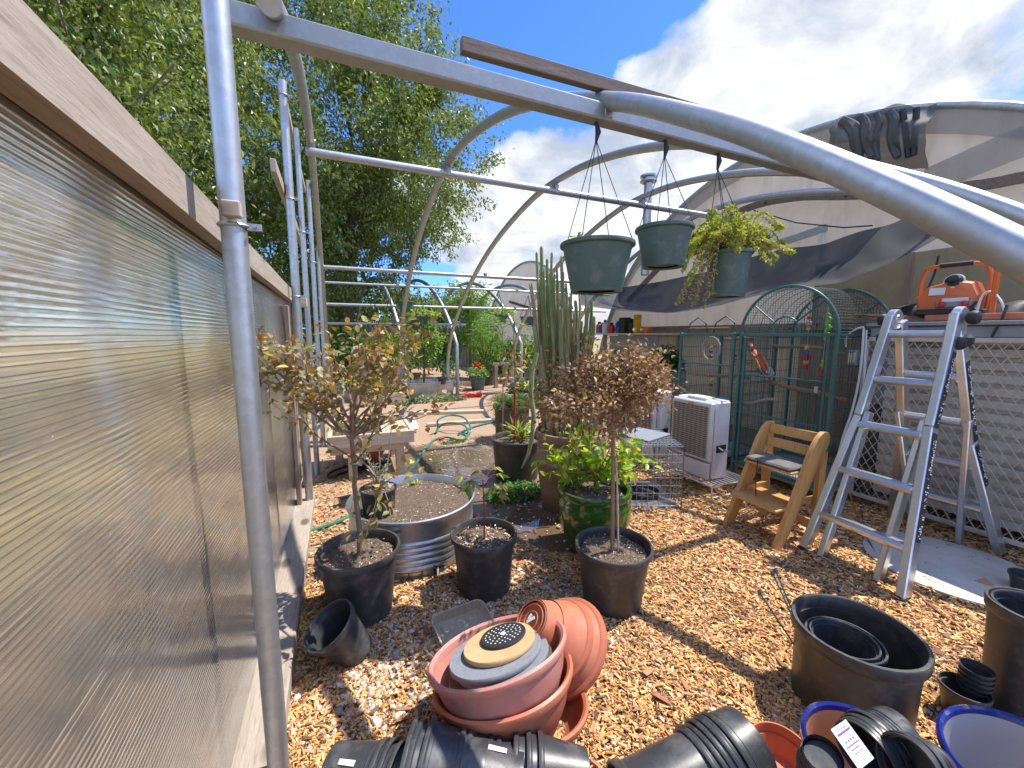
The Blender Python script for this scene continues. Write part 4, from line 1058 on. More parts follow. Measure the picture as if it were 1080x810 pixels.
for px, py in tops:
    mb = MB(); tp = AD(px, py, dd+rs.uniform(-.18, .18))-Vector((b.x, b.y, h*.92))
    bs = Vector((tp.x*.55+rs.uniform(-.04,.04), tp.y*.8, -.03)); pts = []
    for i in range(13):
        q = i/11 if i < 12 else 1.012
        p = bs.lerp(tp, q); p.x += .018*noise.noise((q*4, px, 0)); p.y += .018*noise.noise((q*4, py, 3)); pts.append(p)
    column(pts, rs.uniform(.013, .023), rs.choice((4,5,5,6))); mb.build('cactus_stem', M['cactus_dry' if rs.random() < .3 else 'cactus'], s, ang=60)
mb = MB(); pts = [AD(x, y, dd-.2-.01*i)-Vector((b.x, b.y, h*.92)) for i, (x, y) in enumerate(((566,372),(561,395),(560,415),(563,440),(561,462),(557,480),(550,494)))]
mb.tube(pts, [.02,.02,.02,.019,.018,.016,.006], 8); mb.build('bent_stem', M['cactus'], s)
# 8 black pot with strappy plant, red stake sapling
b8, h, rt, rb = pot_dims(545, 502, 461, 53, 44)
t = nursery('nursery_pot', 'black nursery pot with strappy yellow-green leaves beside the clay pot', b8, rt, rb, h, M['black'])
s = thing('strappy_plant', 'clump of curled yellow-green leaves in the black pot by the cactus', 'plant', (b8.x, b8.y, h-.06)); ns = np.random.RandomState(5); n = 46
a = ns.uniform(0, 6.283, n); P = np.stack([np.cos(a)*.07*ns.rand(n)+.02, np.sin(a)*.07*ns.rand(n), ns.uniform(0,.12,n)], 1); D = np.stack([np.cos(a)*.7, np.sin(a)*.7, np.ones(n)], 1)
mb = MB()
for k in range(8): mb.tube([(0.02,0,-.03), (P[k][0]*1.4,P[k][1]*1.4,.14)], .005, 5)
mb.build('stem', M['twig'], s)
leaf_mesh('foliage', M['leaf'], P, D, ns.uniform(.12,.2,n), .032, palette(n, [(.26,.38,.05),(.34,.44,.08),(.44,.46,.16),(.2,.3,.05)], ns), s, droop=.75, rs=ns)
s = thing('maple_sapling', 'tall thin sapling with a red-taped stem and pale yellow leaves by the cactus', 'sapling', (b8.x-.03, b8.y, h-.06))
z1 = zat(b8, 330)-(h-.06); zr = zat(b8, 462)-(h-.06); zt = zat(b8, 408)-(h-.06)
MB().tube([(0,0,-.03),(.004,0,z1*.5),(-.004,.01,z1)], [.008,.006,.003], 7).build('stem', M['twig'], s)
MB().tube([(0,0,max(.02,zr)),(.003,0,(zr+zt)/2),(.004,0,zt)], .0105, 8).build('red_tape', M['red'], s)
MB().tube([(.0,0,z1*.86),(.0,0,z1*.93)], .012, 8).build('green_tape', M['hose'], s)
rs = random.Random(31); mb, tips, tip2 = MB(), [], []
for i in range(7):
    grow(mb, Vector((0,0,zt+.02+.05*i)), Vector((math.cos(i*2.3), math.sin(i*2.3), .3)).normalized(), .13, .003, 0, tips, rs); 
    tips += [(mb.v and Vector(mb.v[-1]), Vector((math.cos(i*2.3), math.sin(i*2.3), -.1)))]*3
mb.build('twig', M['twig'], s)
shrub_leaves(s, None, tips, 95, .075, .34, [(.62,.55,.34),(.55,.42,.04),(.50,.46,.22),(.42,.2,.12),(.34,.14,.08)], M['dryleaf'], 33, .04, .5)
# feathery mimosa crown on that sapling's neighbour
mm = thing('mimosa', 'feathery green mimosa fronds arching above the far path', 'plant', (b8.x+.02, b8.y+.45, 0))
zf = 1.56
mb = MB(); mb.tube([(0,0,.2),(.01,0,1.0),(0,0,zf)], [.008,.006,.004], 6); LP, LD, LL = [], [], []
for a, L, dz in ((math.pi,.36,-.14),(.1,.40,-.12),(2.4,.3,.0),(.7,.3,.02),(-2.3,.30,-.12),(-.7,.34,-.14),(3.6,.26,.06),(1.5,.24,.05)):
    d = Vector((math.cos(a), math.sin(a), 0)); sd = Vector((-d.y, d.x, 0)); pr = None
    pts = [Vector((0,0,zf))+d*L*q+Vector((0,0,.10*math.sin(q*2.2)+dz*q*q)) for q in np.linspace(0,1,9)]
    mb.tube(pts, .0018, 4)
    for i in range(2, 9):
        for sg in (-1,1):
            e = pts[i]+sd*sg*.075+d*.03; 
            mb.tube([pts[i], e], .001, 3)
            for q in np.linspace(.1,1,9):
                p = pts[i].lerp(e, q)
                for s2 in (-1,1): LP.append(tuple(p)); LD.append(tuple(d*s2+sd*sg*.3+Vector((0,0,-.1)))); LL.append(.022)
mb.build('stem', M['twig'], mm); n_ = len(LP)
leaf_mesh('foliage', M['leaf'], LP, LD, np.array(LL), .007, palette(n_, [(.20,.36,.06),(.28,.44,.10),(.16,.30,.05)], nrs), mm, fine=False)
# 9 planter with asparagus fern
b, h, rt, rb = pot_dims(540, 463, 427, 38, 34)
t = nursery('planter_pot', 'brown round planter overflowing with wispy fern behind the black pot', b, rt, rb, h, M['brownmat'], lip=.05)
s = thing('asparagus_fern', 'wispy pale green fern spilling out of the brown planter', 'plant', (b.x, b.y, h-.05)); ns = np.random.RandomState(6); mb = MB(); LP, LD = [], []
for k in range(70):
    a = ns.uniform(0, 6.283); L = ns.uniform(.22,.46); d = Vector((math.cos(a), math.sin(a), 0))
    pts = [d*(L*q)+Vector((0,0,.22*math.sin(q*2.4)*ns.uniform(.6,1.1)-.24*q*q*ns.rand())) for q in np.linspace(0,1,6)]
    if k < 30: mb.tube(pts, .0018, 4)
    for i in range(1, 6):
        for q in range(14): LP.append(tuple(pts[i-1].lerp(pts[i], ns.rand()))); LD.append(tuple(ns.normal(size=3)+np.array([d.x,d.y,.3])*.6))
mb.build('stem', M['leaf' if False else 'twig'], s); n_ = len(LP)
leaf_mesh('foliage', M['leaf'], LP, LD, ns.uniform(.03,.055,n_), .007, palette(n_, [(.20,.30,.08),(.28,.38,.13),(.15,.24,.06)], ns), s, fine=False, rs=ns)
# mint groundcover
def clump(name, label, c, rx, ry, hgt, n, L, cols, seed, cat='plant', asp=.6, kind=None):
    t = thing(name, label, cat, c); ns = np.random.RandomState(seed)
    a = ns.uniform(0, 6.283, n); q = np.sqrt(ns.rand(n)); x, y = rx*q*np.cos(a), ry*q*np.sin(a)
    z = hgt*(1-.6*q*q)*ns.uniform(.15,1,n)*(1+.4*np.array([noise.noise((xx*9+seed, yy*9, 1)) for xx, yy in zip(x, y)]))
    P = np.stack([x,y,z], 1); D = np.stack([np.cos(a), np.sin(a), ns.uniform(-.2,.7,n)], 1)+ns.normal(size=(n,3))*.5
    mb = MB()
    for k in range(min(n, 40)): mb.tube([(x[k]*.7,y[k]*.7,-.01),(x[k],y[k],z[k])], .002, 4)
    mb.build('stem', M['twig'], t)
    leaf_mesh('foliage', M['leaf'], P, D, L*ns.uniform(.7,1.3,n), L*asp, palette(n, cols, ns), t, fine=n < 900, rs=ns); return t
MINT = [(.07,.20,.035),(.10,.26,.05),(.05,.15,.03),(.15,.30,.06)]
clump('mint_patch', 'low green mint patch on wet soil before the black pot', G(545, 522), .30, .17, .10, 800, .04, MINT, 41)
clump('weed_tuft', 'small weed tuft at the edge of the puddle', G(452, 470)+Vector((.35,0,0)), .16, .06, .05, 160, .03, MINT, 42)
clump('weed_tuft', 'young weeds under the oval planter beyond the path', G(455, 424), .8, .12, .14, 400, .08, [(.18,.28,.15),(.25,.34,.2),(.12,.22,.08)], 43)
# ---------------------------------------------------------------- wooden planter bench
t = thing('planter_bench', 'weathered wooden planter bench with soil between its boards', 'bench', G(372, 508))
o = G(350, 510); e = G(436, 499); ux = (e-o).normalized(); uy = Vector((-ux.y, ux.x, 0)); Lx = (e-o).length; zt = zat(G(424,498), 453)
def bp(x, y, z): q = o+ux*x+uy*y; return Vector((q.x, q.y, z))
Wd = .80
MB().bar(bp(-.02,0,zt-.06), bp(Lx+.02,0,zt-.06), .04, .13, bev=.005).build('front_board', M['pallet'], t, True)
MB().bar(bp(0,.0+.03,zt-.16), bp(Lx*.8,.03,zt-.16), .04, .07, bev=.005).build('under_rail', M['pallet'], t, True)
MB().bar(bp(-.02,Wd,zt-.06), bp(Lx+.02,Wd,zt-.06), .04, .13, bev=.005).build('back_board', M['pallet'], t, True)
for x in (-.0, Lx): MB().bar(bp(x,.022,zt-.06), bp(x,Wd-.022,zt-.06), .04, .13, bev=.005).build('side_board', M['pallet'], t, True)
for x, y in ((Lx*.25,.055),(Lx*.84,.055),(.06,Wd-.05),(Lx*.84,Wd-.05)):
    MB().box(bp(x,y,(zt-.125)/2), (.085,.085,zt-.125), bev=.006).build('leg', M['pallet'], t, True)
for i in range(6): MB().bar(bp(Lx*.66+i*Lx*.058,.024,zt-.02), bp(Lx*.66+i*Lx*.058,Wd-.024,zt-.02), .045, .02, bev=.003).build('slat', M['pallet'], t, True)
MB().grid(lambda u, v: bp(.02+(Lx*.62)*u, .022+(Wd-.044)*v, zt-.035+.02*noise.noise((u*8,v*6,1))), 24, 12).build('soil', M['soil'], t, True)
MB().grid(lambda u, v: bp(Lx*.62+(Lx*.36)*u, .022+(Wd-.044)*v, zt-.085), 4, 4).build('tray_board', M['pallet'], t, True)
clump('bench_seedlings', 'scruffy seedlings growing in the wooden planter bench', bp(Lx*.3, .4, zt-.03), .26, .25, .12, 130, .05, BRONZE+LIME, 47)
mb = MB(); c = G(432, 455)
mb.lathe([(.02,0),(.12,.01),(.15,.07),(.10,.16),(.05,.2),(0,.21)], 18, wob=.5, seed=4); q = mb.build('white_bag', M['white'], loc=(c.x, c.y, 0)); tag(q, 'crumpled white plastic bag on the ground beside the planter bench', 'bag')
for i, (px, py, ph, wd, lb) in enumerate(((352, 470, 378, .14, 'reddish board leaning upright behind the planter bench'), (371, 465, 376, .12, 'second reddish upright board, nearer the far planters'), (363, 466, 390, .1, 'grey board standing between two reddish boards'))):
    c = G(px, py); hgt = zat(c, ph)
    qb = MB().bar((0,0,0), (.03,.12,hgt), wd, .025, up=(1,0,0), bev=.003).build('upright_board', M['redwood' if i < 2 else 'concrete'], loc=c); tag(qb, lb, 'board')
mb = MB(); ns = random.Random(4)
mb.tube(smooth_path([bp(ns.uniform(-.12,Lx*.75), ns.uniform(.08,.6), .014+.05*ns.random()) for i in range(16)], 6), .012, 6)
tag(mb.build('drip_tubing', M['rubber']), 'tangle of dark drip tubing under the planter bench', 'tubing')
c = bp(Lx*.55, .45, 0); nursery('clay_flowerpot', 'orange flowerpot stored in the shade under the planter bench', c, .10, .075, .18, M['terra'], soil=False)
# ---------------------------------------------------------------- hose
hp = [G(318,562,.02), G(340,556,.02), G(366,546,.02), G(385,532,.02), G(412,512,.02), G(433,496,.02), G(442,484,.02), G(450,472,.02), G(458,464,.02), G(470,461,.03), G(486,464,.03), G(494,458,.05), G(490,449,.12), G(478,446,.16), G(466,448,.10), G(460,456,.03), G(462,450,.1), G(462,443,.22), G(474,438,.24), G(490,441,.2), G(497,455,.05), G(484,457,.03), G(500,450,.02), G(520,445,.02), G(540,441,.02), G(575,440,.02)]
tag(MB().tube(smooth_path(hp, 8), .014, 8).build('garden_hose', M['hose']), 'green garden hose looping over the wet dirt path', 'hose')
hp = [G(455,438,.02), G(475,440,.02), G(500,443,.02), G(530,440,.02)]
c = G(463, 463, .03); q = MB().tube([c, c+Vector((.07,.01,.005))], .022, 10).build('hose_coupling', M['red']); tag(q, 'red coupling on the green hose', 'hose fitting')
# ---------------------------------------------------------------- far planters
b = G(452, 419); t = thing('oval_planter', 'oval galvanised planter with a leafy tree beyond the hose', 'planter', b, .2)
MB().lathe([(.60,0),(.62,.02),(.63,.15),(.64,.17),(.64,.2),(.66,.36),(.68,.37),(.68,.40),(.64,.40),(.62,.3),(0,.3)], 40, ell=.55).build('tub_wall', M['tub'], t)
q = soil_mb(.63, .33, seed=4); q.v = [(x, y*.55, z) for x, y, z in q.v]; q.build('soil', M['soil'], t)
FAR = [(.16,.30,.045),(.22,.37,.06),(.12,.24,.035),(.30,.42,.09)]
def small_tree(name, label, base, h, crown, n, L, cols, seed, trunk=.03, cat='tree', asp=.55, mat='leaf', ctr=.62, el=1.0, group=None):
    t = thing(name, label, cat, base, 0, group); rs = random.Random(seed); mb, tips = MB(), []
    mb.tube([(0,0,-.05),(.02,0,h*.3),(0,0,h*.5)], [trunk,trunk*.8,trunk*.6], 7)
    for i in range(7): grow(mb, Vector((0,0,h*(.3+.05*i))), Vector((math.cos(i*2.4), math.sin(i*2.4), 1.0)).normalized(), h*.24, trunk*.45, 1, tips, rs, .6, 2, .15, 5, .1, .7, .004)
    mb.build('trunk', M['bark'], t); ns = np.random.RandomState(seed); ext = []
    while len(ext) < 120:
        u = norm(ns.normal(size=3)); q = ns.uniform(.3,1)**.5*(1+.35*noise.noise((u[0]*2.2+seed,u[1]*2.2,u[2]*2.2)))
        p = np.array([0,0,h*ctr])+u*q*np.array([crown,crown,crown*el])
        if p[2] > .1: ext.append((Vector(p), Vector(u)))
    k = tips+ext; P = np.array([tuple(x[0]) for x in k]); D0 = np.array([tuple(x[1]) for x in k]); i = ns.randint(0, len(P), n)
    leaf_mesh('crown', M[mat], P[i]+ns.normal(size=(n,3))*crown*.13, D0[i]*.5+ns.normal(size=(n,3))*.7+np.array([0,0,-.3]), L*ns.uniform(.7,1.3,n), L*asp, palette(n, cols, ns, .2), t, fine=False, rs=ns); return t
small_tree('leafy_tree', 'leafy green tree growing from the oval galvanised planter', b+Vector((-.1,0,.33)), 1.7, .50, 1300, .09, FAR, 51)
small_tree('leafy_shrub', 'feathery green shrub left of the oval planter', G(410, 414), 1.9, .62, 1500, .11, FAR, 52, cat='bush', asp=.4)
small_tree('leafy_shrub', 'dark rounded shrub at the foot of the far posts', G(385, 414)+Vector((0,.8,0)), 1.3, .7, 1200, .1, MINT, 53, cat='bush')
c = G(488, 409)
small_tree('bamboo', 'tall willowy light green bamboo at the end of the path', c+Vector((.9,2.2,0)), 3.3, .66, 4200, .17, [(.20,.34,.05),(.28,.42,.07),(.15,.28,.04)], 54, cat='plant', asp=.16, ctr=.58, el=1.95)
small_tree('leafy_shrub', 'bright feathery shrub low beside the bamboo', G(505, 408)+Vector((.5,.6,0)), 1.9, .6, 1500, .10, FAR, 55, cat='bush', asp=.3)
small_tree('conifer', 'small upright potted conifer near the oval planter', G(474, 411), .85, .18, 420, .06, MINT, 56, cat='plant', el=1.9, ctr=.55, trunk=.012)
for i, (px, py, ph, w, cols, lb) in enumerate((
    (349, 404, 345, .55, MINT, 'dark shrub against the far end of the wall posts'), (366, 400, 338, .5, FAR, 'pale green shrub behind the upright boards'),
    (398, 401, 350, .6, FAR, 'round green shrub just left of the first far hoop'), (424, 402, 352, .5, MINT, 'dark green shrub under the small far basket'),
    (433, 398, 330, .6, FAR, 'tall loose shrub between the two pale hoop legs'), (467, 400, 345, .55, MINT, 'dark shrub in front of the grey fence panel'),
    (515, 400, 352, .55, FAR, 'fresh green shrub right of the bamboo'), (531, 402, 358, .5, MINT, 'dark shrub behind the short posts'),
    (552, 401, 350, .6, FAR, 'light shrub half hidden by the cactus'), (380, 396, 352, .7, MINT, 'dusky shrub far behind the planter bench'),
    (412, 395, 340, .8, FAR, 'wide shrub at the back of the far bay'), (452, 395, 348, .8, MINT, 'wide dark shrub behind the oval planter'))):
    c_ = G(px, py); hh_ = zat(c_, ph); small_tree('leafy_shrub', lb, c_, hh_, w, 1300, .12, cols, 300+i, cat='bush', asp=.45, ctr=.56, el=min(2.0, hh_*.42/w), group='shrubs around the far bay')
nursery('nursery_pot', 'small black pot at the end of the oval planter', G(474,412), .14, .11, .24, M['black'])
nursery('nursery_pot', 'small black pot standing on the rim side of the oval planter', b+Vector((.28,-.25,.33)), .11, .08, .17, M['black2'])
nursery('green_planter', 'dark green pot of red geraniums at the end of the path', G(504, 411), .22, .16, .36, M['green_pot'])
clump('geranium', 'red flowering geranium in the dark green pot', G(504,411)+Vector((0,0,.34)), .28, .28, .35, 300, .07, FAR, 57)
mb = MB(); g0 = G(503,411)
for i in range(5): mb.lathe([(0,-.03),(.04,-.02),(.05,0),(.035,.03),(0,.035)], 8, Matrix.Translation(g0+Vector((.06*math.cos(i*2.2)-.05, .06*math.sin(i*2.2)-.2, .62+.03*i))))
tag(mb.build('geranium_bloom', M['red']), 'red geranium bloom above the dark green pot', 'flower')
for (px, py, rr_, hh_, mt, lb) in ((398, 408, .25, .42, 'black', 'big black pot under the round shrub in the far bay'), (424, 407, .2, .36, 'terra', 'terracotta pot in the far bay beside the hoop leg'), (437, 406, .2, .35, 'black', 'black pot at the left end of the oval planter'), (515, 406, .22, .4, 'black', 'black pot right of the geraniums'), (384, 412, .2, .34, 'black', 'black pot behind the far end of the planter bench'), (366, 410, .2, .34, 'terra', 'terracotta pot beside the leaning red boards')):
    nursery('nursery_pot', lb, G(px, py), rr_, rr_*.78, hh_, M[mt])
t = thing('metal_fence', 'grey corrugated metal fence panels at the back of the far bay', 'fence', (2.5, 17.5, 0)); mb = MB(); Fx0, Fx1 = .8, 6.9; nq = 150
for i in range(nq+1):
    x = Fx0+(Fx1-Fx0)*i/nq
    for z in (.05, 1.95): mb.v.append((x, 17.5+.03*math.sin(i*1.57), z))
for i in range(nq): mb.f.append((2*i, 2*i+2, 2*i+3, 2*i+1)); mb.m.append(0)
mb.build('fence_sheet', M['galv_dark'], t, True)
for x in np.linspace(Fx0, Fx1, 5): MB().box((x, 17.56, 1.0), (.09,.09,2.0)).build('post', M['stud'], t, True)
for i, (px, py, lb, ml, wd_) in enumerate(((383, 421, 'low dark planter box at the left of the path', 'stud', 1.0), (400, 426, 'second low planter box beside the hoop leg', 'pallet', .9), (560, 425, 'low planter box behind the cactus pot', 'pallet', 1.2))):
    c_ = G(px, py); t = thing('planter_box', lb, 'planter', c_); 
    for dy_ in (-.22, .22): MB().box((0,dy_,.13), (wd_,.03,.24), bev=.004).build('side_board', M[ml], t)
    for dx_ in (-wd_/2, wd_/2): MB().box((dx_,0,.13), (.03,.405,.24), bev=.004).build('end_board', M[ml], t)
    MB().box((0,0,.11), (wd_-.05,.40,.2)).build('soil', M['soil'], t)
    clump('bedding_plant', ('leafy greens in the '+lb), (c_.x, c_.y, .2), wd_*.45, .2, .35, 320, .1, FAR if i % 2 else MINT, 400+i)
for (px, py, hh, lb) in ((523, 409, .62, 'short weathered post beside the end of the path'), (533, 408, .62, 'second short weathered post right of the path')):
    q = MB().box((0,0,hh/2), (.10,.10,hh), bev=.01).build('wooden_post', M['stud'], loc=G(px, py)); tag(q, lb, 'post')
q = MB().bar((0,0,0),(.55,.0,0), .06,.08, bev=.01).build('wooden_rail', M['stud'], loc=tuple(G(523,409)+Vector((-.1,.0,.66)))); tag(q, 'weathered rail resting on the two short posts', 'rail')
q = MB().bar((0,0,0),(1.35,-.35,0), .12,.06, bev=.01).build('path_timber', M['pallet'], loc=G(432,436,.03)); tag(q, 'pale timber edging lying on the dirt path', 'timber')
q = MB().bar((0,0,0),(1.3,-.1,0), .10,.05, bev=.01).build('path_timber', M['pallet'], loc=G(450,448,.03)); tag(q, 'second pale timber lying nearer the hose', 'timber')
mb = MB(); c = G(490, 420); mb.tube([c+Vector((-.1,0,.05)), c+Vector((.1,0,.09)), c+Vector((.28,.03,.06)), c+Vector((.42,0,.08))], [.05,.07,.05,.07], 10); tag(mb.build('red_bucket_lid', M['red']), 'crumpled red plastic scrap beside the wispy fern', 'scrap')
# ---------------------------------------------------------------- hanging baskets
def basket(name, label, top, rim, rr, rbm, hh, mat, group, wires=4, tiltv=None, hook=True, thin=.0022):
    t = thing(name, label, 'hanging basket', rim, 0, group)
    body, rm = pot_mb(rr, rbm, hh, .004, .022, 36)
    for m_ in (body, rm): m_.v = [(x, y, z-hh) for x, y, z in m_.v]
    body.build('bowl', mat, t); rm.build('rim', mat, t)
    MB().lathe([(rbm*.72,-hh-.006),(rbm*.98,-hh-.012),(rbm*1.0,-hh+.004),(0,-hh+.006)], 30).build('saucer', mat, t)
    q = soil_mb(rr*.9, -.03, seed=2); q.build('soil', M['soil'], t)
    d = Vector(top)-Vector(rim)
    for k in range(wires):
        a = 2*math.pi*(k+.35)/wires; p = Vector((rr*math.cos(a), rr*math.sin(a), 0))
        MB().tube([p, p.lerp(d-Vector((0,0,.09)), .97), d-Vector((0,0,.07))], thin, 5).build('hanger_wire', M['rubber'], t)
    if hook:
        mb = MB(); pts = [d+Vector((0,0,-.10)), d+Vector((.012,0,-.05)), d+Vector((0.0,0,-.01))]
        mb.tube(pts, [.006,.015,.008], 8); mb.tube([d+Vector((0,.042*math.cos(a),.035+.045*math.sin(a))) for a in np.linspace(-1.6, 2.6, 12)], .005, 6)
        mb.build('hook', M['rubber'], t)
    return t
def bk(tx, ty, rx, ry, w, wb, hpx, label):
    tp = AY(tx, ty, 1.82); tp.z = 2.565; rim = AY(rx, ry, 1.82); dp = depth(rim)
    q_ = math.sqrt(1+((rx-540)/FPX)**2)
    return basket('hanging_basket', label, tp, rim, w*dp/FPX/2/1.035/q_, wb*dp/FPX/2/q_, hpx*dp/FPX*1.02, M['green_pot'], 'green baskets hanging from the square rail')
bk(629, 136, 630, 257, 79, 56, 47, 'big dull green hanging basket, almost empty, nearest the cactus')
bk(702, 140, 701, 240, 63, 46, 38, 'middle green hanging basket with bare soil')
t3 = bk(758, 155, 769, 266, 52, 40, 44, 'green hanging basket spilling yellow-green trailing plants')
p = t3.location.copy(); s = thing('trailing_plant', 'yellow-green trailing plant tumbling out of the hanging basket', 'plant', p)
ns = np.random.RandomState(15); rs = random.Random(15); mb = MB(); LP, LD, LC = [], [], []
YG = np.array([(.44,.50,.07),(.48,.50,.10),(.32,.40,.06),(.52,.48,.16),(.42,.34,.14)])
dp = depth(p)
def vine(px, py, back=0.0, dry=False):
    e = AD(px, py, dp+back)-p; st = Vector((rs.uniform(-.1,.1), rs.uniform(-.1,.1), -.02))
    m_ = st.lerp(e, .5); m_.z = max(st.z, e.z)+.07+.05*rs.random(); m_.x += rs.uniform(-.03,.03)
    pts = smooth_path([st, m_, e.lerp(m_, .25), e], 5); mb.tube(pts, .0016, 4)
    for i in range(1, len(pts)):
        for k in range(11 if not dry else 5):
            LP.append(tuple(pts[i-1].lerp(pts[i], rs.random()))); LD.append(tuple(np.array(pts[i]-pts[i-1])*8+ns.normal(size=3)*.8)); LC.append(4 if dry and rs.random() < .75 else rs.randint(0,3))
for q in ((722,262),(730,250),(740,243),(750,240),(760,240),(772,246),(785,250),(800,254),(812,252),(826,240),(836,266),(818,272),(828,258),(715,275),(735,255),(745,250),(757,248),(790,262),(805,268),(724,270),(768,250),(780,245),(812,262),(742,262),(752,256),(765,258),(793,248),(733,268),(748,270),(738,246),(778,258)): vine(*q, rs.uniform(-.22,.2)); vine(q[0]+rs.uniform(-8,8), q[1]+rs.uniform(-5,8), rs.uniform(-.22,.2))
for q in ((725,300),(718,318),(735,312),(742,325),(730,325),(722,310),(745,316),(712,322),(738,300),(728,290),(750,310),(733,320),(720,285),(741,285),(727,315)): vine(*q, -.16+rs.uniform(-.06,.1), rs.random() < .6)
mb.build('stem', M['perch'], s); n_ = len(LP); LC = np.array(LC)
leaf_mesh('foliage', M['leaf'], LP, LD, ns.uniform(.016,.029,n_), .010, YG[LC]*ns.uniform(.8,1.2,(n_,1)), s, fine=False, rs=ns)
sprout('seedling', 'tiny green weed at the rim of the big hanging basket', tuple(AY(607, 252, 1.90)), .03, 7, FAR, 61)
for px, py, w, Y, lb, plant in ((428, 318, 17, 9.3, 'small far green basket hanging beside the pipe', False), (443, 334, 22, 9.3, 'far basket with yellowish vines hanging over the oval planter', True), (395, 345, 14, 9.3, 'far dark basket hanging over the far shrubs', False), (527, 332, 17, 9.3, 'far basket with thin greens near the mimosa fronds', True), (557, 334, 17, 9.3, 'far green basket hanging next to the cactus', False), (412, 343, 12, 9.3, 'far black basket half hidden by the pipe', False)):
    rim = AY(px, py, Y); tp = Vector((rim.x, Y, 2.54 if rim.z > 1.5 else 2.1)); r_ = w*depth(rim)/FPX/2
    if tp.z < rim.z+.2: tp.z = rim.z+.5
    basket('hanging_basket', lb, tp, rim, r_, r_*.72, r_*1.15, M['green_pot'], 'far baskets hanging from the rails', 3, hook=False, thin=.006)
    if plant: clump('basket_plant', 'loose greens growing in the '+lb.split(' hanging')[0].split(' near')[0], tuple(rim+Vector((0,0,-.02))), r_*1.9, r_*1.5, .22, 260, .08, [tuple(x) for x in YG[:3]]+FAR, 60+px)
# ---------------------------------------------------------------- bird cages
def wires(mb, a, b, ax, n, r=.0022):
    """n parallel wires from rectangle a..b; ax = direction vector of the wire, the other side is divided"""
def cage(name, label, x0, x1, y0, y1, z0, ztop, dome, rails, step=.024):
    t = thing(name, label, 'bird cage', ((x0+x1)/2, (y0+y1)/2, 0), 0, 'teal bird cages along the back')
    yc, hw = (y0+y1)/2, (y1-y0)/2
    def arch(y): return ztop+(dome*math.sqrt(max(0, 1-((y-yc)/hw)**2)) if dome else 0)
    W_ = .028
    for x in (x0, x1):
        for y in (y0+.014, y1-.014): MB().box((x, y, (ztop)/2+.02), (W_, W_, ztop-.0), bev=.003).build('corner_post', M['teal'], t, True)
        for z in [z0, ztop]+(rails if x == x0 else []):
            MB().box((x-.003 if x == x0 else x, yc, z), (W_*.8, y1-y0-.058, W_*(1.1 if z in (z0, ztop) else .55)), bev=.003).build('rail', M['teal'], t, True)
        if dome:
            MB().tube([(x, yc+hw*math.cos(a)*.985, ztop+dome*math.sin(a)) for a in np.linspace(0, math.pi, 33)], .013, 10).build('arch', M['teal'], t, True)
        n = int((y1-y0)/step); mb = MB()
        for i in range(1, n):
            y = y0+(y1-y0)*i/n; mb.tube([(x+.004, y, z0), (x+.004, y, arch(y))], .0024, 4, caps=False)
        if x == x1:
            for z in np.arange(z0+.06, ztop+dome, .06):
                hh = hw if z <= ztop else hw*math.sqrt(max(0, 1-((z-ztop)/dome)**2)) if dome else 0
                if hh > .02: mb.tube([(x+.008, yc-hh, z), (x+.008, yc+hh, z)], .002, 4, caps=False)
        g = mb.build('front_bars' if x == x0 else 'back_bars', M['teal' if x == x0 else 'darkwire'], t, True)
    for y in (y0, y1):
        mb = MB(); n = int((x1-x0)/.03)
        for i in range(1, n): mb.tube([(x0+(x1-x0)*i/n, y, z0), (x0+(x1-x0)*i/n, y, ztop)], .0022, 4, caps=False)
        for z in np.arange(z0+.1, ztop, .12): mb.tube([(x0, y, z), (x1, y, z)], .0025, 4, caps=False)
        mb.build('side_bars', M['darkwire'], t, True)
        for z in (z0, ztop): MB().box(((x0+x1)/2, y+(.014 if y == y0 else -.014), z), (x1-x0-.03, W_*.7, W_*.7)).build('rail', M['teal'], t, True)
    mb = MB()
    if dome:
        for a in np.linspace(.06, math.pi-.06, 46): mb.tube([(x0, yc+hw*math.cos(a)*.97, ztop+dome*math.sin(a)), (x1, yc+hw*math.cos(a)*.97, ztop+dome*math.sin(a))], .0022, 4, caps=False)
        for x in np.linspace(x0+.12, x1-.12, 5): mb.tube([(x, yc+hw*math.cos(a)*.975, ztop+dome*math.sin(a)) for a in np.linspace(0, math.pi, 25)], .003, 4)
    else:
        for y in np.arange(y0+.03, y1, .03): mb.tube([(x0, y, ztop), (x1, y, ztop)], .0022, 4, caps=False)
    mb.build('roof_bars', M['darkwire'], t, True)
    MB().box(((x0+x1)/2, yc, z0-.03), (x1-x0-.03, y1-y0-.03, .05), bev=.006).build('floor_tray', M['grey'], t, True)
    return t, arch
XC = 3.80
c1, ar = cage('bird_cage', 'large teal bird cage with an arched top and sunburst front', XC, 4.62, 1.97, 2.86, .16, 1.49, .44, [1.09, .70])
yc = (1.97+2.86)/2
mb = MB(); mb.tube([(XC-.006, yc+.135*math.cos(a), 1.505+.15*math.sin(a)) for a in np.linspace(0, math.pi, 21)], .008, 8); mb.build('sunburst_arch', M['teal'], c1, True)
for a in (.75, math.pi-.75, math.pi/2+.0):
    if abs(a-math.pi/2) < .01: continue
    MB().tube([(XC-.006, yc+.14*math.cos(a), 1.505+.15*math.sin(a)), (XC-.006, yc+.43*math.cos(a), 1.49+.425*math.sin(a))], .008, 8).build('spoke', M['teal'], c1, True)
for a in (.75, math.pi-.75): MB().tube([(4.625, yc, 1.52), (4.625, yc+.43*math.cos(a), 1.49+.425*math.sin(a))], .008, 8).build('spoke', M['teal'], c1, True)
for y in (2.04, 2.79): MB().box((XC-.012, y, .82), (.018, .022, 1.28), bev=.003).build('door_stile', M['teal'], c1, True)
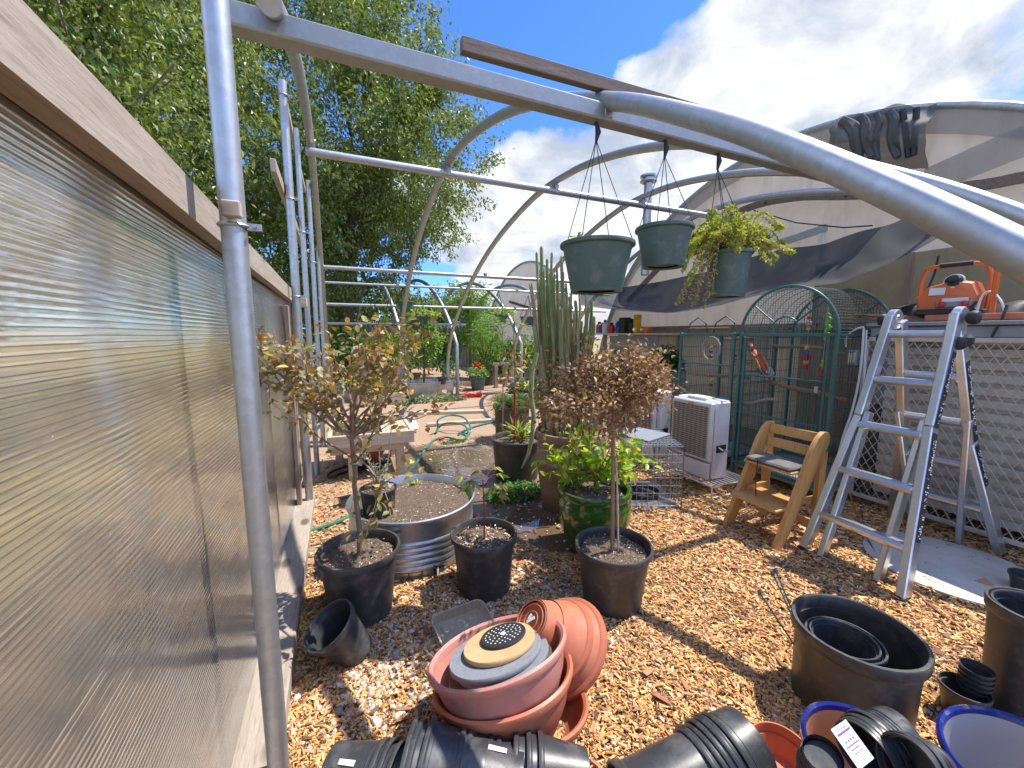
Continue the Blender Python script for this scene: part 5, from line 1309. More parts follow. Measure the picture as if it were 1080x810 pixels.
MB().box((XC-.03, 2.09, 1.02), (.02, .03, .06), bev=.004).build('latch', M['wire'], c1, True)
c2, _ = cage('bird_cage', 'smaller square teal bird cage beside the arched one', XC+.02, 4.5, 2.93, 3.66, .16, 1.49, 0, [1.16, .80])
# play arch on the small cage
t = thing('play_gym', 'thin dark arched play stand on the roof of the small cage', 'play stand', (4.0, 3.3, 1.51))
for yy in (3.12, 3.48):
    MB().tube([(3.88+.0, yy-.15, 1.51), (3.88, yy-.12, 1.62), (3.9, yy, 1.69), (3.9, yy+.12, 1.62), (3.9, yy+.15, 1.51)], .007, 8).build('arch', M['darkwire'], t, True)
MB().tube([(3.88, 3.05, 1.56), (3.9, 3.62, 1.56)], .012, 8).build('perch', M['perch'], t, True)
# perches and toys
def perch(a, b, r, label, mat='perch'):
    a, b = Vector(a), Vector(b); q = MB().tube([a-a, (b-a)*.3+Vector((0,0,.012)), (b-a)*.7-Vector((0,0,.008)), b-a], [r, r*1.1, r*.9, r*.8], 10).build('perch', M[mat], loc=a); return tag(q, label, 'perch')
perch((4.05, 1.99, .92), (4.1, 2.70, 1.0), .022, 'thick wooden perch across the middle of the arched cage')
perch((4.2, 2.3, 1.36), (4.25, 2.84, 1.38), .018, 'upper wooden perch at the left of the arched cage')
perch((3.95, 2.52, .86), (3.9, 2.84, .78), .014, 'pale rope perch slanting low in the arched cage', 'rope')
perch((4.1, 2.95, 1.02), (4.1, 3.64, 1.0), .018, 'wooden perch across the small cage')
perch((4.1, 2.95, 1.44), (4.12, 3.3, 1.44), .02, 'red-brown perch near the roof of the small cage')
def ring_toy(c, r, label):
    t = thing('rope_ring', label, 'bird toy', c)
    MB().tube([(0, r*math.cos(a), r*math.sin(a)*1.15) for a in np.linspace(0, 6.283, 28, endpoint=False)], .014, 8, closed=True).build('ring', M['rope'], t)
    MB().tube([(0,0,r*1.15), (0,0,1.46-c[2])], .003, 5).build('cord', M['rope'], t); return t
pr_ = AX(750, 368, 3.95); ring_toy(pr_, .115, 'pale rope ring hanging in the small cage')
def bead_toy(x, px, pys, cols, label, r=.018, cat='bird toy'):
    p0 = AX(px, pys[0], x); t = thing('bead_toy', label, cat, p0)
    zt = 1.46 if px < 783 else ar(p0.y)-.02
    MB().tube([(0,0,zt-p0.z), (0,0,AX(px, pys[-1], x).z-p0.z-.02)], .0025, 5).build('cord', M['rope'], t)
    for i, py in enumerate(pys):
        z = AX(px, py, x).z-p0.z; q = r*(1+.25*((i*7) % 3-1))
        if i % 2: MB().lathe([(0,z-q),(q,z-q*.7),(q*1.15,z),(q,z+q*.7),(0,z+q)], 10).build('bead', M[cols[i % len(cols)]], t)
        else: MB().box((0,0,z), (q*1.7,q*1.7,q*1.5), Matrix.Rotation(i*.7,4,'Z'), bev=.003).build('bead', M[cols[i % len(cols)]], t)
    return t
bead_toy(3.95, 750, (366, 371, 376, 381), ['yellow','blue','red','yellow'], 'small bead string inside the rope ring')
bead_toy(3.98, 750, (396, 401, 406, 411, 416), ['blue','yellow','red','blue','yellow'], 'blue and yellow block toy low in the small cage')
bead_toy(4.05, 854, (329, 335, 341, 347), ['yellow','red','rope','yellow'], 'red and yellow bead string under the cage arch')
bead_toy(4.05, 851, (367, 372, 377, 382, 387), ['yellow','blue','red','yellow','red'], 'colourful block cluster in the middle of the arched cage', .026)
bead_toy(4.05, 868, (381, 385, 392, 397), ['yellow','green_feather','red','red'], 'yellow, green and red block toy at the right of the arched cage', .02)
bead_toy(4.2, 775, (375, 380), ['red','red'], 'red block toy at the right of the small cage', .022)
p0 = AX(874, 338, 4.0); t = thing('rope_toy', 'twisted lime green rope hanging at the right of the arched cage', 'bird toy', p0)
MB().tube([(0, .018*math.sin(i*1.1), -.012*i+.06) for i in range(20)], .013, 8).build('rope', M['green_feather'], t)
q0 = AX(812, 393, 4.0); t = thing('rope_toy', 'frayed grey rope bundle in the arched cage', 'bird toy', q0)
mb = MB()
for i in range(9): mb.tube([(0,0,.05), (.02*math.sin(i), .03*math.cos(i*1.3), 0), (.05*math.sin(i*2), .07*math.cos(i*1.7), -.07+.03*(i % 3))], [.012,.009,.004], 6)
mb.tube([(0,0,.04),(0,0,ar(q0.y)-q0.z-.02)], .003, 5); mb.build('strands', M['grey_feather'], t)
# the parrot
pp = AX(797, 379, 4.12); t = thing('parrot', 'red parrot with yellow and blue wings perched in the arched cage', 'parrot', pp, R(65))
def ellip(mb, rings, n=14):
    base = len(mb.v)
    for (x, z, ry, rz) in rings:
        for j in range(n):
            a = 2*math.pi*j/n; mb.v.append((x-math.sin(a)*rz*.0, ry*math.cos(a), z+rz*math.sin(a)))
    for i in range(len(rings)-1):
        for j in range(n):
            a, b = base+i*n+j, base+i*n+(j+1) % n; mb.f.append((a,b,b+n,a+n)); mb.m.append(0)
    return mb
ellip(MB(), [(-.30,-.20,.004,.006),(-.22,-.14,.018,.012),(-.13,-.07,.030,.026),(-.06,-.015,.048,.048),(0,.03,.054,.056),(.05,.075,.046,.05),(.078,.105,.034,.036),(.10,.128,.036,.036),(.125,.135,.032,.032),(.148,.13,.016,.016),(.152,.128,.003,.003)]).build('body', M['red_feather'], t)
for sg in (-1,1):
    ellip(MB(), [(-.20,-.12,.004,.01),(-.12,-.06,.012,.035),(-.04,0,.014,.05),(.03,.045,.010,.035),(.05,.06,.003,.008)]).build('wing', [M['gold_feather']], t).location = (-.005, sg*.045, .0)
    ellip(MB(), [(-.26,-.165,.003,.008),(-.20,-.125,.008,.022),(-.13,-.075,.009,.028),(-.10,-.055,.003,.008)]).build('flight_feathers', M['blue_feather'], t).location = (0, sg*.047, -.004)
    MB().lathe([(0,-.005),(.005,0),(0,.005)], 8, Matrix.Translation((.122, sg*.033, .142))).build('eye', M['ink'], t)
    MB().tube([(.01, sg*.02, -.01), (.015, sg*.02, -.045)], .006, 6).build('foot', M['ink'], t)
mb = MB(); mb.tube([(.143,0,.135),(.165,0,.128),(.172,0,.112),(.166,0,.102)], [.014,.011,.006,.001], 8); mb.build('beak', M['white'], t)
perch((pp.x-.0, pp.y-.12, pp.z-.052), (pp.x, pp.y+.30, pp.z-.052), .012, 'perch under the red parrot')
# ---------------------------------------------------------------- evaporative coolers
def cooler(loc, label):
    t = thing('evaporative_cooler', label, 'cooler', loc, 0, 'white coolers before the cages'); D, Wd, H = .25, .49, .745
    MB().box((D/2+.03, 0, H/2), (D-.06, Wd, H), bev=.02).build('cabinet', M['white'], t)
    MB().box((.022, 0, H*.61), (.045, Wd-.01, H*.75), bev=.012).build('front_frame', M['white'], t)
    mb = MB(); n = 24
    for i in range(n):
        z = H*.27+(H*.66)*(i+.5)/n; k = 40
        mb.grid(lambda u, v, z=z: (-.004-.012*v, -Wd*.43+Wd*.86*u, z+.003*math.sin(u*math.pi*16)+(v-.5)*.017), k, 1)
    mb.box((.012, 0, H*.60), (.02, Wd*.87, H*.67)); mb.build('cooling_pad', M['pad'], t)
    MB().box((.01, 0, H*.115), (.03, Wd*.96, H*.2), bev=.006).build('lower_panel', M['white'], t)
    MB().box((D*.5, 0, H+.008), (D*.5, Wd*.45, .018), bev=.006).build('lid', M['white'], t)
    MB().box((-.002, 0, H*.945), (.006, .06, .022), bev=.002).build('badge', M['yellow'], t)
    mb = MB(); mb.box((D*.55, -Wd/2-.004, H*.40), (.12,.012,.07), bev=.003); mb.build('recess_plate', M['rubber'], t)
    MB().tube([(D*.40, -Wd/2-.005, H*.42), (D*.40, -Wd/2-.05, H*.40), (D*.72, -Wd/2-.05, H*.37), (D*.72, -Wd/2-.005, H*.38)], .008, 8).build('handle', M['alu'], t); return t
k1 = cooler((3.10, 2.80, .137), 'white cooler with a brown pad on the wire stand, nearer the stool')
k2 = cooler((3.10, 3.52, .137), 'white cooler with a brown pad half hidden behind the wire crate')
def wire_stand(loc, label):
    t = thing('wire_stand', label, 'stand', loc, 0, 'white wire stands'); mb = MB(); X0, X1, Y0, Y1, z = -.04, .46, -.34, .30, .125
    mb.tube([(X0,Y0,z),(X1,Y0,z),(X1,Y1,z),(X0,Y1,z)], .009, 8, closed=True); mb.build('rim', M['whitemet'], t)
    mb = MB()
    for x in np.linspace(X0+.05, X1-.05, 9): mb.tube([(x,Y0,z+.003),(x,Y1,z+.003)], .005, 6)
    mb.build('shelf_wires', M['whitemet'], t)
    for x in (X0, X1):
        for y in (Y0, Y1): MB().tube([(x,y,z),(x,y,0)], .008, 8).build('leg', M['whitemet'], t)
    MB().tube([(X0,Y0,.02),(X1,Y0,.02)], .006, 8).build('brace', M['whitemet'], t); return t
wire_stand((3.08, 2.80, 0), 'white wire stand under the nearer cooler'); wire_stand((3.08, 3.52, 0), 'white wire stand under the cooler behind the crate')
# ---------------------------------------------------------------- wire crate
fl, fr_ = G(659, 537), G(718, 538); ux = (fr_-fl).normalized(); uy = Vector((-ux.y, ux.x, 0)); Lx = (fr_-fl).length; Dp = .62; Hc = zat(fr_, 471)
t = thing('wire_crate', 'wire animal crate with a tray on the bark chips', 'crate', fl)
def cpt(x, y, z): q = fl+ux*x+uy*y; return Vector((q.x, q.y, z))
def panel(name, f, nu, nv, r=.0022, edge=.004):
    mb = MB()
    for i in range(nu+1): mb.tube([f(i/nu, 0), f(i/nu, 1)], edge if i in (0, nu) else r, 5, caps=False)
    for j in range(nv+1): mb.tube([f(0, j/nv), f(1, j/nv)], edge if j in (0, nv) else r, 5, caps=False)
    mb.build(name, M['wire'], t, True)
panel('front_panel', lambda u, v: cpt(Lx*u, 0, .01+(Hc-.01)*v), 10, 8); panel('back_panel', lambda u, v: cpt(Lx*u, Dp, .01+(Hc-.01)*v), 8, 6)
panel('side_panel', lambda u, v: cpt(0, Dp*u, .01+(Hc-.01)*v), 10, 8); panel('side_panel', lambda u, v: cpt(Lx, Dp*u, .01+(Hc-.01)*v), 10, 8)
panel('top_panel', lambda u, v: cpt(Lx*u, Dp*v, Hc), 10, 11, .003)
MB().bar(cpt(Lx/2, .02, .02), cpt(Lx/2, Dp-.02, .02), Lx-.03, .02, bev=.004).build('floor_tray', M['alu'], t, True)
MB().tube([cpt(.06,-.008,Hc*.45), cpt(.20,-.012,Hc*.45)], .006, 6).build('latch', M['wire'], t, True)
c = cpt(Lx*.45, .26, .03); q = MB().lathe([(.13,0),(.15,.01),(.16,.045),(.15,.045),(.135,.012),(0,.01)], 28).build('feed_dish', M['rubber'], loc=c); tag(q, 'shallow dark dish inside the wire crate', 'dish')
q = MB().box((0,0,0), (.40,.34,.012), Matrix.Rotation(.3,4,'Z'), bev=.003).build('folded_sheet', M['slate'], loc=cpt(Lx*.5, .36, Hc+.012)); tag(q, 'thin grey sheet lying on top of the wire crate', 'sheet')
# ---------------------------------------------------------------- wooden step chair
t = thing('step_chair', 'beech wood step chair with a seat pad and foot plate', 'chair', (2.95, 1.875, 0))
YA, YB = 1.675, 2.065
def zt_(py, x, y): return zat(Vector((x, y, 0)), py)
TOPZ = .80
for y in (YA, YB):
    prof = [(2.70,0),(2.785,0),(3.135,.60),(3.175,.66),(3.21,.72),(3.215,.765),(3.19,.80),(3.14,.805),(3.08,.765),(3.02,.68)]
    MB().prism([(x, y-.016, z) for x, z in prof], (0,1,0), .032).build('side_panel', M['beech'], t, True)
    MB().prism([(x, y-.0155, z) for x, z in [(3.13,0),(3.19,0),(3.205,.655),(3.165,.645),(3.128,.585)]], (0,1,0), .031).build('rear_leg', M['beech'], t, True)
    for i in range(9):
        z = .12+.06*i; x = 2.70+(z/.68)*.32+.014
        MB().box((x+.085, y+(.0165 if y == YA else -.0165), z), (.11,.002,.006), Matrix.Rotation(0,4,'Y')).build('slot', M['bark'], t, True) if False else None
    MB().box((2.93, y, .215), (.40,.020,.06), bev=.004).build('base_rail', M['beech'], t, True) if False else None
MB().box((3.145, (YA+YB)/2, .755), (.018, YB-YA-.034, .075), Matrix.Rotation(R(12),4,'Y'), bev=.005).build('backrest', M['beech'], t, True)
MB().box((3.115, (YA+YB)/2, .655), (.018, YB-YA-.034, .075), Matrix.Rotation(R(12),4,'Y'), bev=.005).build('backrest', M['beech'], t, True)
MB().box((2.99, (YA+YB)/2, .525), (.26, YB-YA-.034, .018), bev=.004).build('seat', M['beech'], t, True)
MB().box((2.90, (YA+YB)/2, .27), (.34, YB-YA-.034, .018), bev=.004).build('foot_plate', M['beech'], t, True)
MB().box((3.16, (YA+YB)/2, .11), (.022, YB-YA-.034, .05), bev=.004).build('cross_bar', M['beech'], t, True)
for y in (YA, YB): MB().box((3.03, y+(.026 if y == YA else -.026), .285), (.25,.018,.07), bev=.004).build('side_rail', M['beech'], t, True)
q = MB().box((2.98, (YA+YB)/2, .551), (.25, YB-YA-.05, .028), bev=.012).build('seat_pad', M['cushion'], loc=None); tag(q, 'flat grey pad tied on the wooden step chair', 'cushion')
mb = MB(); mb.tube([(2.85, 1.93, .57), (2.85, 1.935, .40), (2.86, 1.93, .28)], .004, 6); q = mb.build('pad_strap', M['rubber']); tag(q, 'dark strap hanging from the seat pad of the step chair', 'strap')
# ---------------------------------------------------------------- aluminium ladder
t = thing('folding_ladder', 'aluminium folding ladder standing in an A shape by the lattice', 'ladder', (3.42, 1.32, 0))
LT, RT = Vector((3.42, 1.475, 1.585)), Vector((3.42, 1.165, 1.585))
Lf, Rf = G(848, 579), G(952, 633)
def rail(a, b, w=.075, d=.046, name='rail'): MB().bar(a, b, d, w, up=(1,0,.3), bev=.006).build(name, M['alu'], t, True)
def lerp(a, b, q): return a.lerp(b, q)
fm = .40
for T_, F_ in ((LT, Lf), (RT, Rf)):
    kink = lerp(T_, F_, fm); kink.y = T_.y+(F_.y-T_.y)*.22
    rail(T_-Vector((.01,0,-.03)), kink); rail(kink, F_)
    MB().box(F_+Vector((-.005,0,.014)), (.085,.05,.028), bev=.006).build('rubber_foot', M['rubber'], t, True)
    i0 = lerp(T_, F_, .52)+Vector((.045,0,0)); i0.y = T_.y+(.06 if T_ is RT else -.06)*-.3
for px, py, T_ in ((866, 588, LT), (925, 614, RT)):
    f_ = G(px, py); i0 = Vector((3.24, T_.y+(.015 if T_ is RT else -.015), .98)); rail(i0, f_, .066, .036, 'inner_rail')
    MB().box(f_+Vector((0,0,.01)), (.07,.04,.02), bev=.005).build('rubber_foot', M['rubber'], t, True)
def side_pt(T_, F_, q):
    kink = lerp(T_, F_, fm); kink.y = T_.y+(F_.y-T_.y)*.22
    return lerp(T_, kink, q/fm) if q < fm else lerp(kink, F_, (q-fm)/(1-fm))
def rung(a, b, name='rung'):
    d = (b-a).normalized(); mb = MB()
    mb.bar(a, b, .082, .048, bev=.016); 
    mb.build(name, M['alu'], t, True)
for q in (.055, .245, .435, .63, .83): rung(side_pt(LT, Lf, q)+Vector((0,-.012,0)), side_pt(RT, Rf, q)+Vector((0,.012,0)))
RLt, RRt = LT+Vector((.07,-.02,0)), RT+Vector((.07,.02,0)); RRf = G(1055, 586); RLf = Vector((RRf.x-.0, 1.60, 0))
for T_, F_ in ((RLt, RLf), (RRt, RRf)):
    kink = lerp(T_, F_, .5); kink.y = T_.y+(F_.y-T_.y)*.25
    rail(T_, kink); rail(kink, F_)
    MB().box(F_+Vector((0,0,.014)), (.085,.05,.028), bev=.006).build('rubber_foot', M['rubber'], t, True)
    s_ = 1 if T_ is RRt else -1
    rail(lerp(T_, F_, .40)+Vector((-.035,.02*s_,0)), Vector((F_.x-.08, T_.y+.01*s_, .03)), .06, .032, 'inner_rail')
def side_r(T_, F_, q):
    kink = lerp(T_, F_, .5); kink.y = T_.y+(F_.y-T_.y)*.25
    return lerp(T_, kink, q/.5) if q < .5 else lerp(kink, F_, (q-.5)/.5)
for q in (.23, .42, .61, .80): rung(side_r(RLt, RLf, q)+Vector((0,-.012,0)), side_r(RRt, RRf, q)+Vector((0,.012,0)))
for T_, s_ in ((LT, 1), (RT, -1)):
    hp_ = T_+Vector((.03, 0, .01))
    mb = MB(); mb.lathe([(0,-.022),(.062,-.022),(.068,-.016),(.068,.016),(.062,.022),(.03,.022),(.028,.027),(0,.027)], 28, Matrix.Translation(hp_) @ Matrix.Rotation(R(90)*-s_*-1, 4, 'X')); mb.build('hinge', M['alu'], t, True)
    MB().lathe([(0,0),(.024,0),(.036,.01),(.042,.03),(.036,.05),(.02,.058),(0,.058)], 18, Matrix.Translation(hp_+Vector((0,s_*.03,.0))) @ Matrix.Rotation(R(90)*-s_, 4, 'X')).build('lock_knob', M['rubber'], t, True)
for p in (side_pt(RT, Rf, .09)+Vector((.02,-.028,0)), side_r(RRt, RRf, .08)+Vector((0,-.028,0)), side_pt(LT, Lf, .07)+Vector((.02,.028,0))):
    MB().box(p, (.07,.06,.075), bev=.02).build('lock_knob', M['rubber'], t, True)
# printed strip with worn lettering on the right rails
def decal(T_, F_, q0, q1, fn, off):
    a, b = fn(T_, F_, q0)+off, fn(T_, F_, q1)+off
    d = MB().bar(a, b, .0015, .048, up=(1,0,.3)).build('decal', M['ink'], t, True)
    rr = random.Random(2); L = (b-a).length; x = .02; u = (b-a).normalized(); mb = MB(); side = Vector((1,0,.3)); side = (side-u*side.dot(u)).normalized()
    while x < L-.02:
        w = rr.uniform(.004,.016)
        for k in range(rr.choice((0,1,1,2,2))):
            s0 = rr.uniform(-.016,.010); e = s0+rr.uniform(.006,.020); c0 = a+u*(x+w/2)+Vector((0,-.0018,0))
            mb.bar(c0+side*s0, c0+side*min(e, .020), .001, w*rr.uniform(.5,.9), up=u)
        x += w+.003
    d_ = mb.build('lettering', M['paper'], d, True); d_['kind'] = 'stuff'
decal(RT, Rf, .12, .40, side_pt, Vector((0,-.0245,0))); decal(RT, Rf, .42, .80, side_pt, Vector((0,-.0245,0)))
decal(RRt, RRf, .16, .49, side_r, Vector((0,-.0245,0))); decal(RRt, RRf, .51, .68, side_r, Vector((0,-.0245,0)))
# ---------------------------------------------------------------- lattice bench with stacked sheets
XL = 4.16; Y0, Y1 = -.9, 1.93
t = thing('lattice_bench', 'tall work bench fronted by white diamond lattice', 'bench', (XL, .5, 0))
mb = MB(); z0, z1 = .10, 1.44; dy, ang = .062, 1.6
H_ = z1-z0; run = H_/ang
def clip_line(y, s):
    # line y(z) = y + s*(z-z0)/ang clipped to Y0..Y1
    pts = []; za, zb = z0, z1
    ya, yb = y, y+s*run
    if s > 0:
        if yb <= Y0 or ya >= Y1: return None
        if ya < Y0: za = z0+(Y0-ya)*ang; ya = Y0
        if yb > Y1: zb = z0+(Y1-y)*ang; yb = Y1
    else:
        if ya <= Y0 or yb >= Y1: return None
        if ya > Y1: za = z0+(ya-Y1)*ang; ya = Y1
        if yb < Y0: zb = z0+(y-Y0)*ang; yb = Y0
    return (ya, za), (yb, zb)
y = Y0-run
while y < Y1+run:
    for s, dx in ((1, 0), (-1, .004)):
        c_ = clip_line(y, s)
        if c_ and abs(c_[0][1]-c_[1][1]) > .02: mb.bar((XL+dx, c_[0][0], c_[0][1]), (XL+dx, c_[1][0], c_[1][1]), .0035, .0082, up=(1,0,0))
    y += dy
mb.build('lattice', M['lattice'], t, True)
for (a, b) in (((XL-.004,Y0,z1+.015),(XL-.004,Y1,z1+.015)), ((XL-.004,Y0,z0-.01),(XL-.004,Y1,z0-.01))): MB().bar(a, b, .022, .035, bev=.004).build('lattice_frame', M['lattice'], t, True)
MB().box((XL-.004, Y1+.012, .77), (.022,.03,1.37), bev=.004).build('lattice_frame', M['lattice'], t, True)
MB().box((XL+.03, (Y0+Y1)/2, 1.515), (.06, Y1-Y0, .085), bev=.006).build('apron', M['grey'], t, True)
MB().box((XL+.44, (Y0+Y1)/2, 1.575), (.95, Y1-Y0+.04, .03), bev=.004).build('bench_top', M['grey'], t, True)
for y in (Y1-.06, .5, Y0+.1): MB().box((XL+.75, y, .76), (.08,.08,1.5), bev=.004).build('leg', M['stud'], t, True)
# stack of corrugated trays behind the lattice
t2 = thing('sheet_stack', 'pale ribbed panels stacked behind the white lattice', 'panels', (XL+.12, .5, 0))
mb = MB(); prof = []
z = .14
while z < 1.34:
    prof += [(.0, z), (.0, z+.055), (.035, z+.062), (.035, z+.085)]; z += .092
for j, (x, z) in enumerate(prof): mb.v += [(XL+.09+x, Y0+.05, z), (XL+.09+x, Y1-.10, z)]
for j in range(len(prof)-1): mb.f.append((j*2, j*2+1, j*2+3, j*2+2)); mb.m.append(0)
mb.build('ribbed_face', M['concrete'], t2, True, ang=15, smooth=False)
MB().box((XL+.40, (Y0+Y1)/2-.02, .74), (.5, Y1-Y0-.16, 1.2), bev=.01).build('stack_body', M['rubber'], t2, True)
# metal sheet, socket box and cables between cage and bench
q = MB().box((0,0,0), (.012,.46,.62), bev=.003).build('metal_sheet', M['galv_dark'], loc=(4.30, 1.80, 1.20)); tag(q, 'dull metal sheet standing between the bird cage and the lattice', 'sheet')
pb = AX(900, 377, 4.05); t = thing('outlet_box', 'grey outlet box with pale cables by the lattice corner', 'outlet box', pb)
MB().box((0,0,0), (.05,.075,.13), bev=.008).build('housing', M['grey'], t); MB().box((-.027,0,0), (.006,.05,.09), bev=.004).build('cover', M['alu'], t)
def cable(name, pts, r, mat, label):
    q = MB().tube(smooth_path([Vector(p) for p in pts], 6), r, 6).build(name, M[mat]); return tag(q, label, 'cable')
cable('cable', [AX(892,366,4.05), AX(893,355,4.04), AX(903,347,4.03), AX(911,345,4.03)], .008, 'white', 'pale cable curving from the outlet box up to the bench')
cable('cable', [AX(911,346,4.04), AX(909,375,4.03), AX(905,405,4.04), AX(898,435,4.0), AX(890,458,3.95), AX(884,480,3.9)], .009, 'white', 'long pale cable hanging down past the lattice corner')
cable('cable', [AX(914,348,4.06), AX(912,380,4.05), AX(910,410,4.06), AX(902,440,4.05)], .007, 'white', 'second pale cable beside the long hanging one')
cable('copper_wire', [G(896,520,.35), G(905,545,.1), G(925,585,.02), G(965,625,.02), G(1010,660,.02), G(1035,678,.02)], .005, 'redwood', 'reddish wire trailing over the bark chips past the ladder feet')
# ---------------------------------------------------------------- machines on the bench
def machine(loc, rz, label):
    t = thing('orange_machine', label, 'machine', loc, rz, 'orange machines on the bench'); 
    sec = [(-.17,.10),(-.19,.20),(-.12,.285),(.02,.33),(.13,.30),(.17,.20),(.16,.10)]
    def sect(x, k): return [(x, y*k, .10+(z-.10)*k) for y, z in sec]
    mb = MB(); xs_ = [(-.17,.80),(-.13,.95),(-.02,1.0),(.10,1.0),(.16,.9)]
    # here local +X points towards the viewer's side (-X world after rotation)
    k = len(sec)
    for x, q in xs_: mb.v += sect(x, q)
    for i in range(len(xs_)-1):
        for j in range(k): mb.f.append((i*k+j, i*k+(j+1) % k, (i+1)*k+(j+1) % k, (i+1)*k+j)); mb.m.append(0)
    mb.f += [tuple(reversed(range(k))), tuple(range((len(xs_)-1)*k, len(xs_)*k))]; mb.m += [0,0]
    mb.build('housing', M['orange'], t, ang=20)
    MB().box((.02,0,.075), (.36,.34,.05), bev=.012).build('base', M['rubber'], t)
    MB().tube(smooth_path([Vector(p) for p in ((.02,-.185,.10),(.02,-.19,.30),(.03,-.16,.42),(.03,-.08,.445))], 5), .014, 10).build('handle_bar', M['orange'], t)
    MB().tube(smooth_path([Vector(p) for p in ((.02,.185,.10),(.02,.19,.30),(.03,.16,.42),(.03,.08,.445))], 5), .014, 10).build('handle_bar', M['orange'], t)
    MB().tube([(.03,-.09,.445),(.03,.09,.445)], .019, 10).build('grip', M['rubber'], t)
    MB().lathe([(.045,0),(.05,.012),(.03,.02),(.028,.045),(0,.048)], 20, Matrix.Translation((.135,.02,.31)) @ Matrix.Rotation(R(65),4,'Y')).build('dial', M['rubber'], t)
    MB().lathe([(.052,0),(.06,.004),(.05,.008),(0,.008)], 20, Matrix.Translation((.132,.02,.308)) @ Matrix.Rotation(R(65),4,'Y')).build('dial_plate', M['white'], t)
    MB().box((.168,.04,.135), (.02,.20,.05), bev=.006).build('control_strip', M['grey'], t)
    for y in (-.02,.10): MB().lathe([(.018,0),(.022,.01),(.020,.03),(0,.034)], 14, Matrix.Translation((.178,y,.135)) @ Matrix.Rotation(R(90),4,'Y')).build('knob', M['red'], t)
    MB().box((.175,.045,.165), (.01,.14,.03), bev=.003).build('label_plate', M['white'], t)
    MB().box((.165,-.06,.235), (.006,.09,.06), Matrix.Rotation(R(-15),4,'Y'), bev=.002).build('label_plate', M['white'], t)
    return t
p = AX(1003, 332, 4.50)
machine((4.50, p.y, 1.592), R(180+8), 'orange machine with a roll handle standing on the bench')
machine((4.46, p.y-.86, 1.592), R(180-6), 'second orange machine at the right edge on the bench')
q = MB().box((0,0,.20), (.03,.03,.42), bev=.006).build('orange_post', M['orange'], loc=(4.34, AX(1045, 335, 4.34).y, 1.592)); tag(q, 'orange upright post between the two machines', 'post')
q = MB().bar((0,0,0), (0,-1.1,0), .05, .05, bev=.006).build('red_bar', M['terra'], loc=(4.24, p.y+.05, 1.62)); tag(q, 'red steel bar lying along the front of the bench top', 'bar')
for i, (dx, dy, w, l, z, lb) in enumerate(((.0,.30,.20,.62,1.602,'dark plank at the bottom of the small wood pile on the bench'),(.02,.32,.18,.55,1.626,'tan plank on the wood pile on the bench'),(.03,.28,.17,.5,1.65,'topmost tan plank tilted on the wood pile on the bench'))):
    q = MB().box((0,0,0), (w,l,.02), Matrix.Rotation(.15*i,4,'Z') @ Matrix.Rotation(.05*i,4,'X'), bev=.003).build('wood_plank', M['perch' if i else 'beamx'], loc=(4.36+dx, p.y+dy+.06, z)); tag(q, lb, 'plank')
mb = MB(); mb.lathe([(.26,0),(.27,.05),(.20,.14),(.1,.17),(0,.175)], 20, wob=.4, seed=7); q = mb.build('black_cover', M['rubber'], loc=(4.72, p.y+.22, 1.592)); tag(q, 'rumpled black cover behind the first orange machine', 'cover')
mb = MB(); mb.lathe([(.20,0),(.22,.05),(.16,.12),(.05,.15),(0,.155)], 20, wob=.4, seed=2); q = mb.build('black_bag', M['rubber'], loc=(4.62, p.y-.36, 1.592)); tag(q, 'black bag of tools between the two orange machines', 'bag')
cable('power_cord', [AX(1030,330,4.3), AX(1036,312,4.35), AX(1046,308,4.35), AX(1056,318,4.32), AX(1060,332,4.3)], .008, 'white', 'pale cord looped round the orange post')
cable('power_cord', [AX(1000,322,4.4), AX(1012,336,4.3), AX(1020,330,4.3), AX(1030,318,4.35)], .009, 'rubber', 'black cord below the first orange machine')
cable('power_cord', [AX(1062,322,4.2), AX(1056,338,4.14), AX(1049,350,4.13), AX(1046,356,4.13)], .008, 'rubber', 'black cord hanging over the bench apron')
cable('power_cord', [AX(990,270,5.0), AX(985,290,4.9), AX(975,312,4.8)], .008, 'rubber', 'black cord rising behind the first orange machine')
# round lid on the ground
c = G(1003, 600); q = MB().lathe([(.0,0),(.40,0),(.43,.012),(.43,.022),(.40,.03),(.34,.024),(0,.028)], 56).build('round_lid', M['concrete'], loc=c); tag(q, 'large pale round lid lying flat by the ladder feet', 'lid')
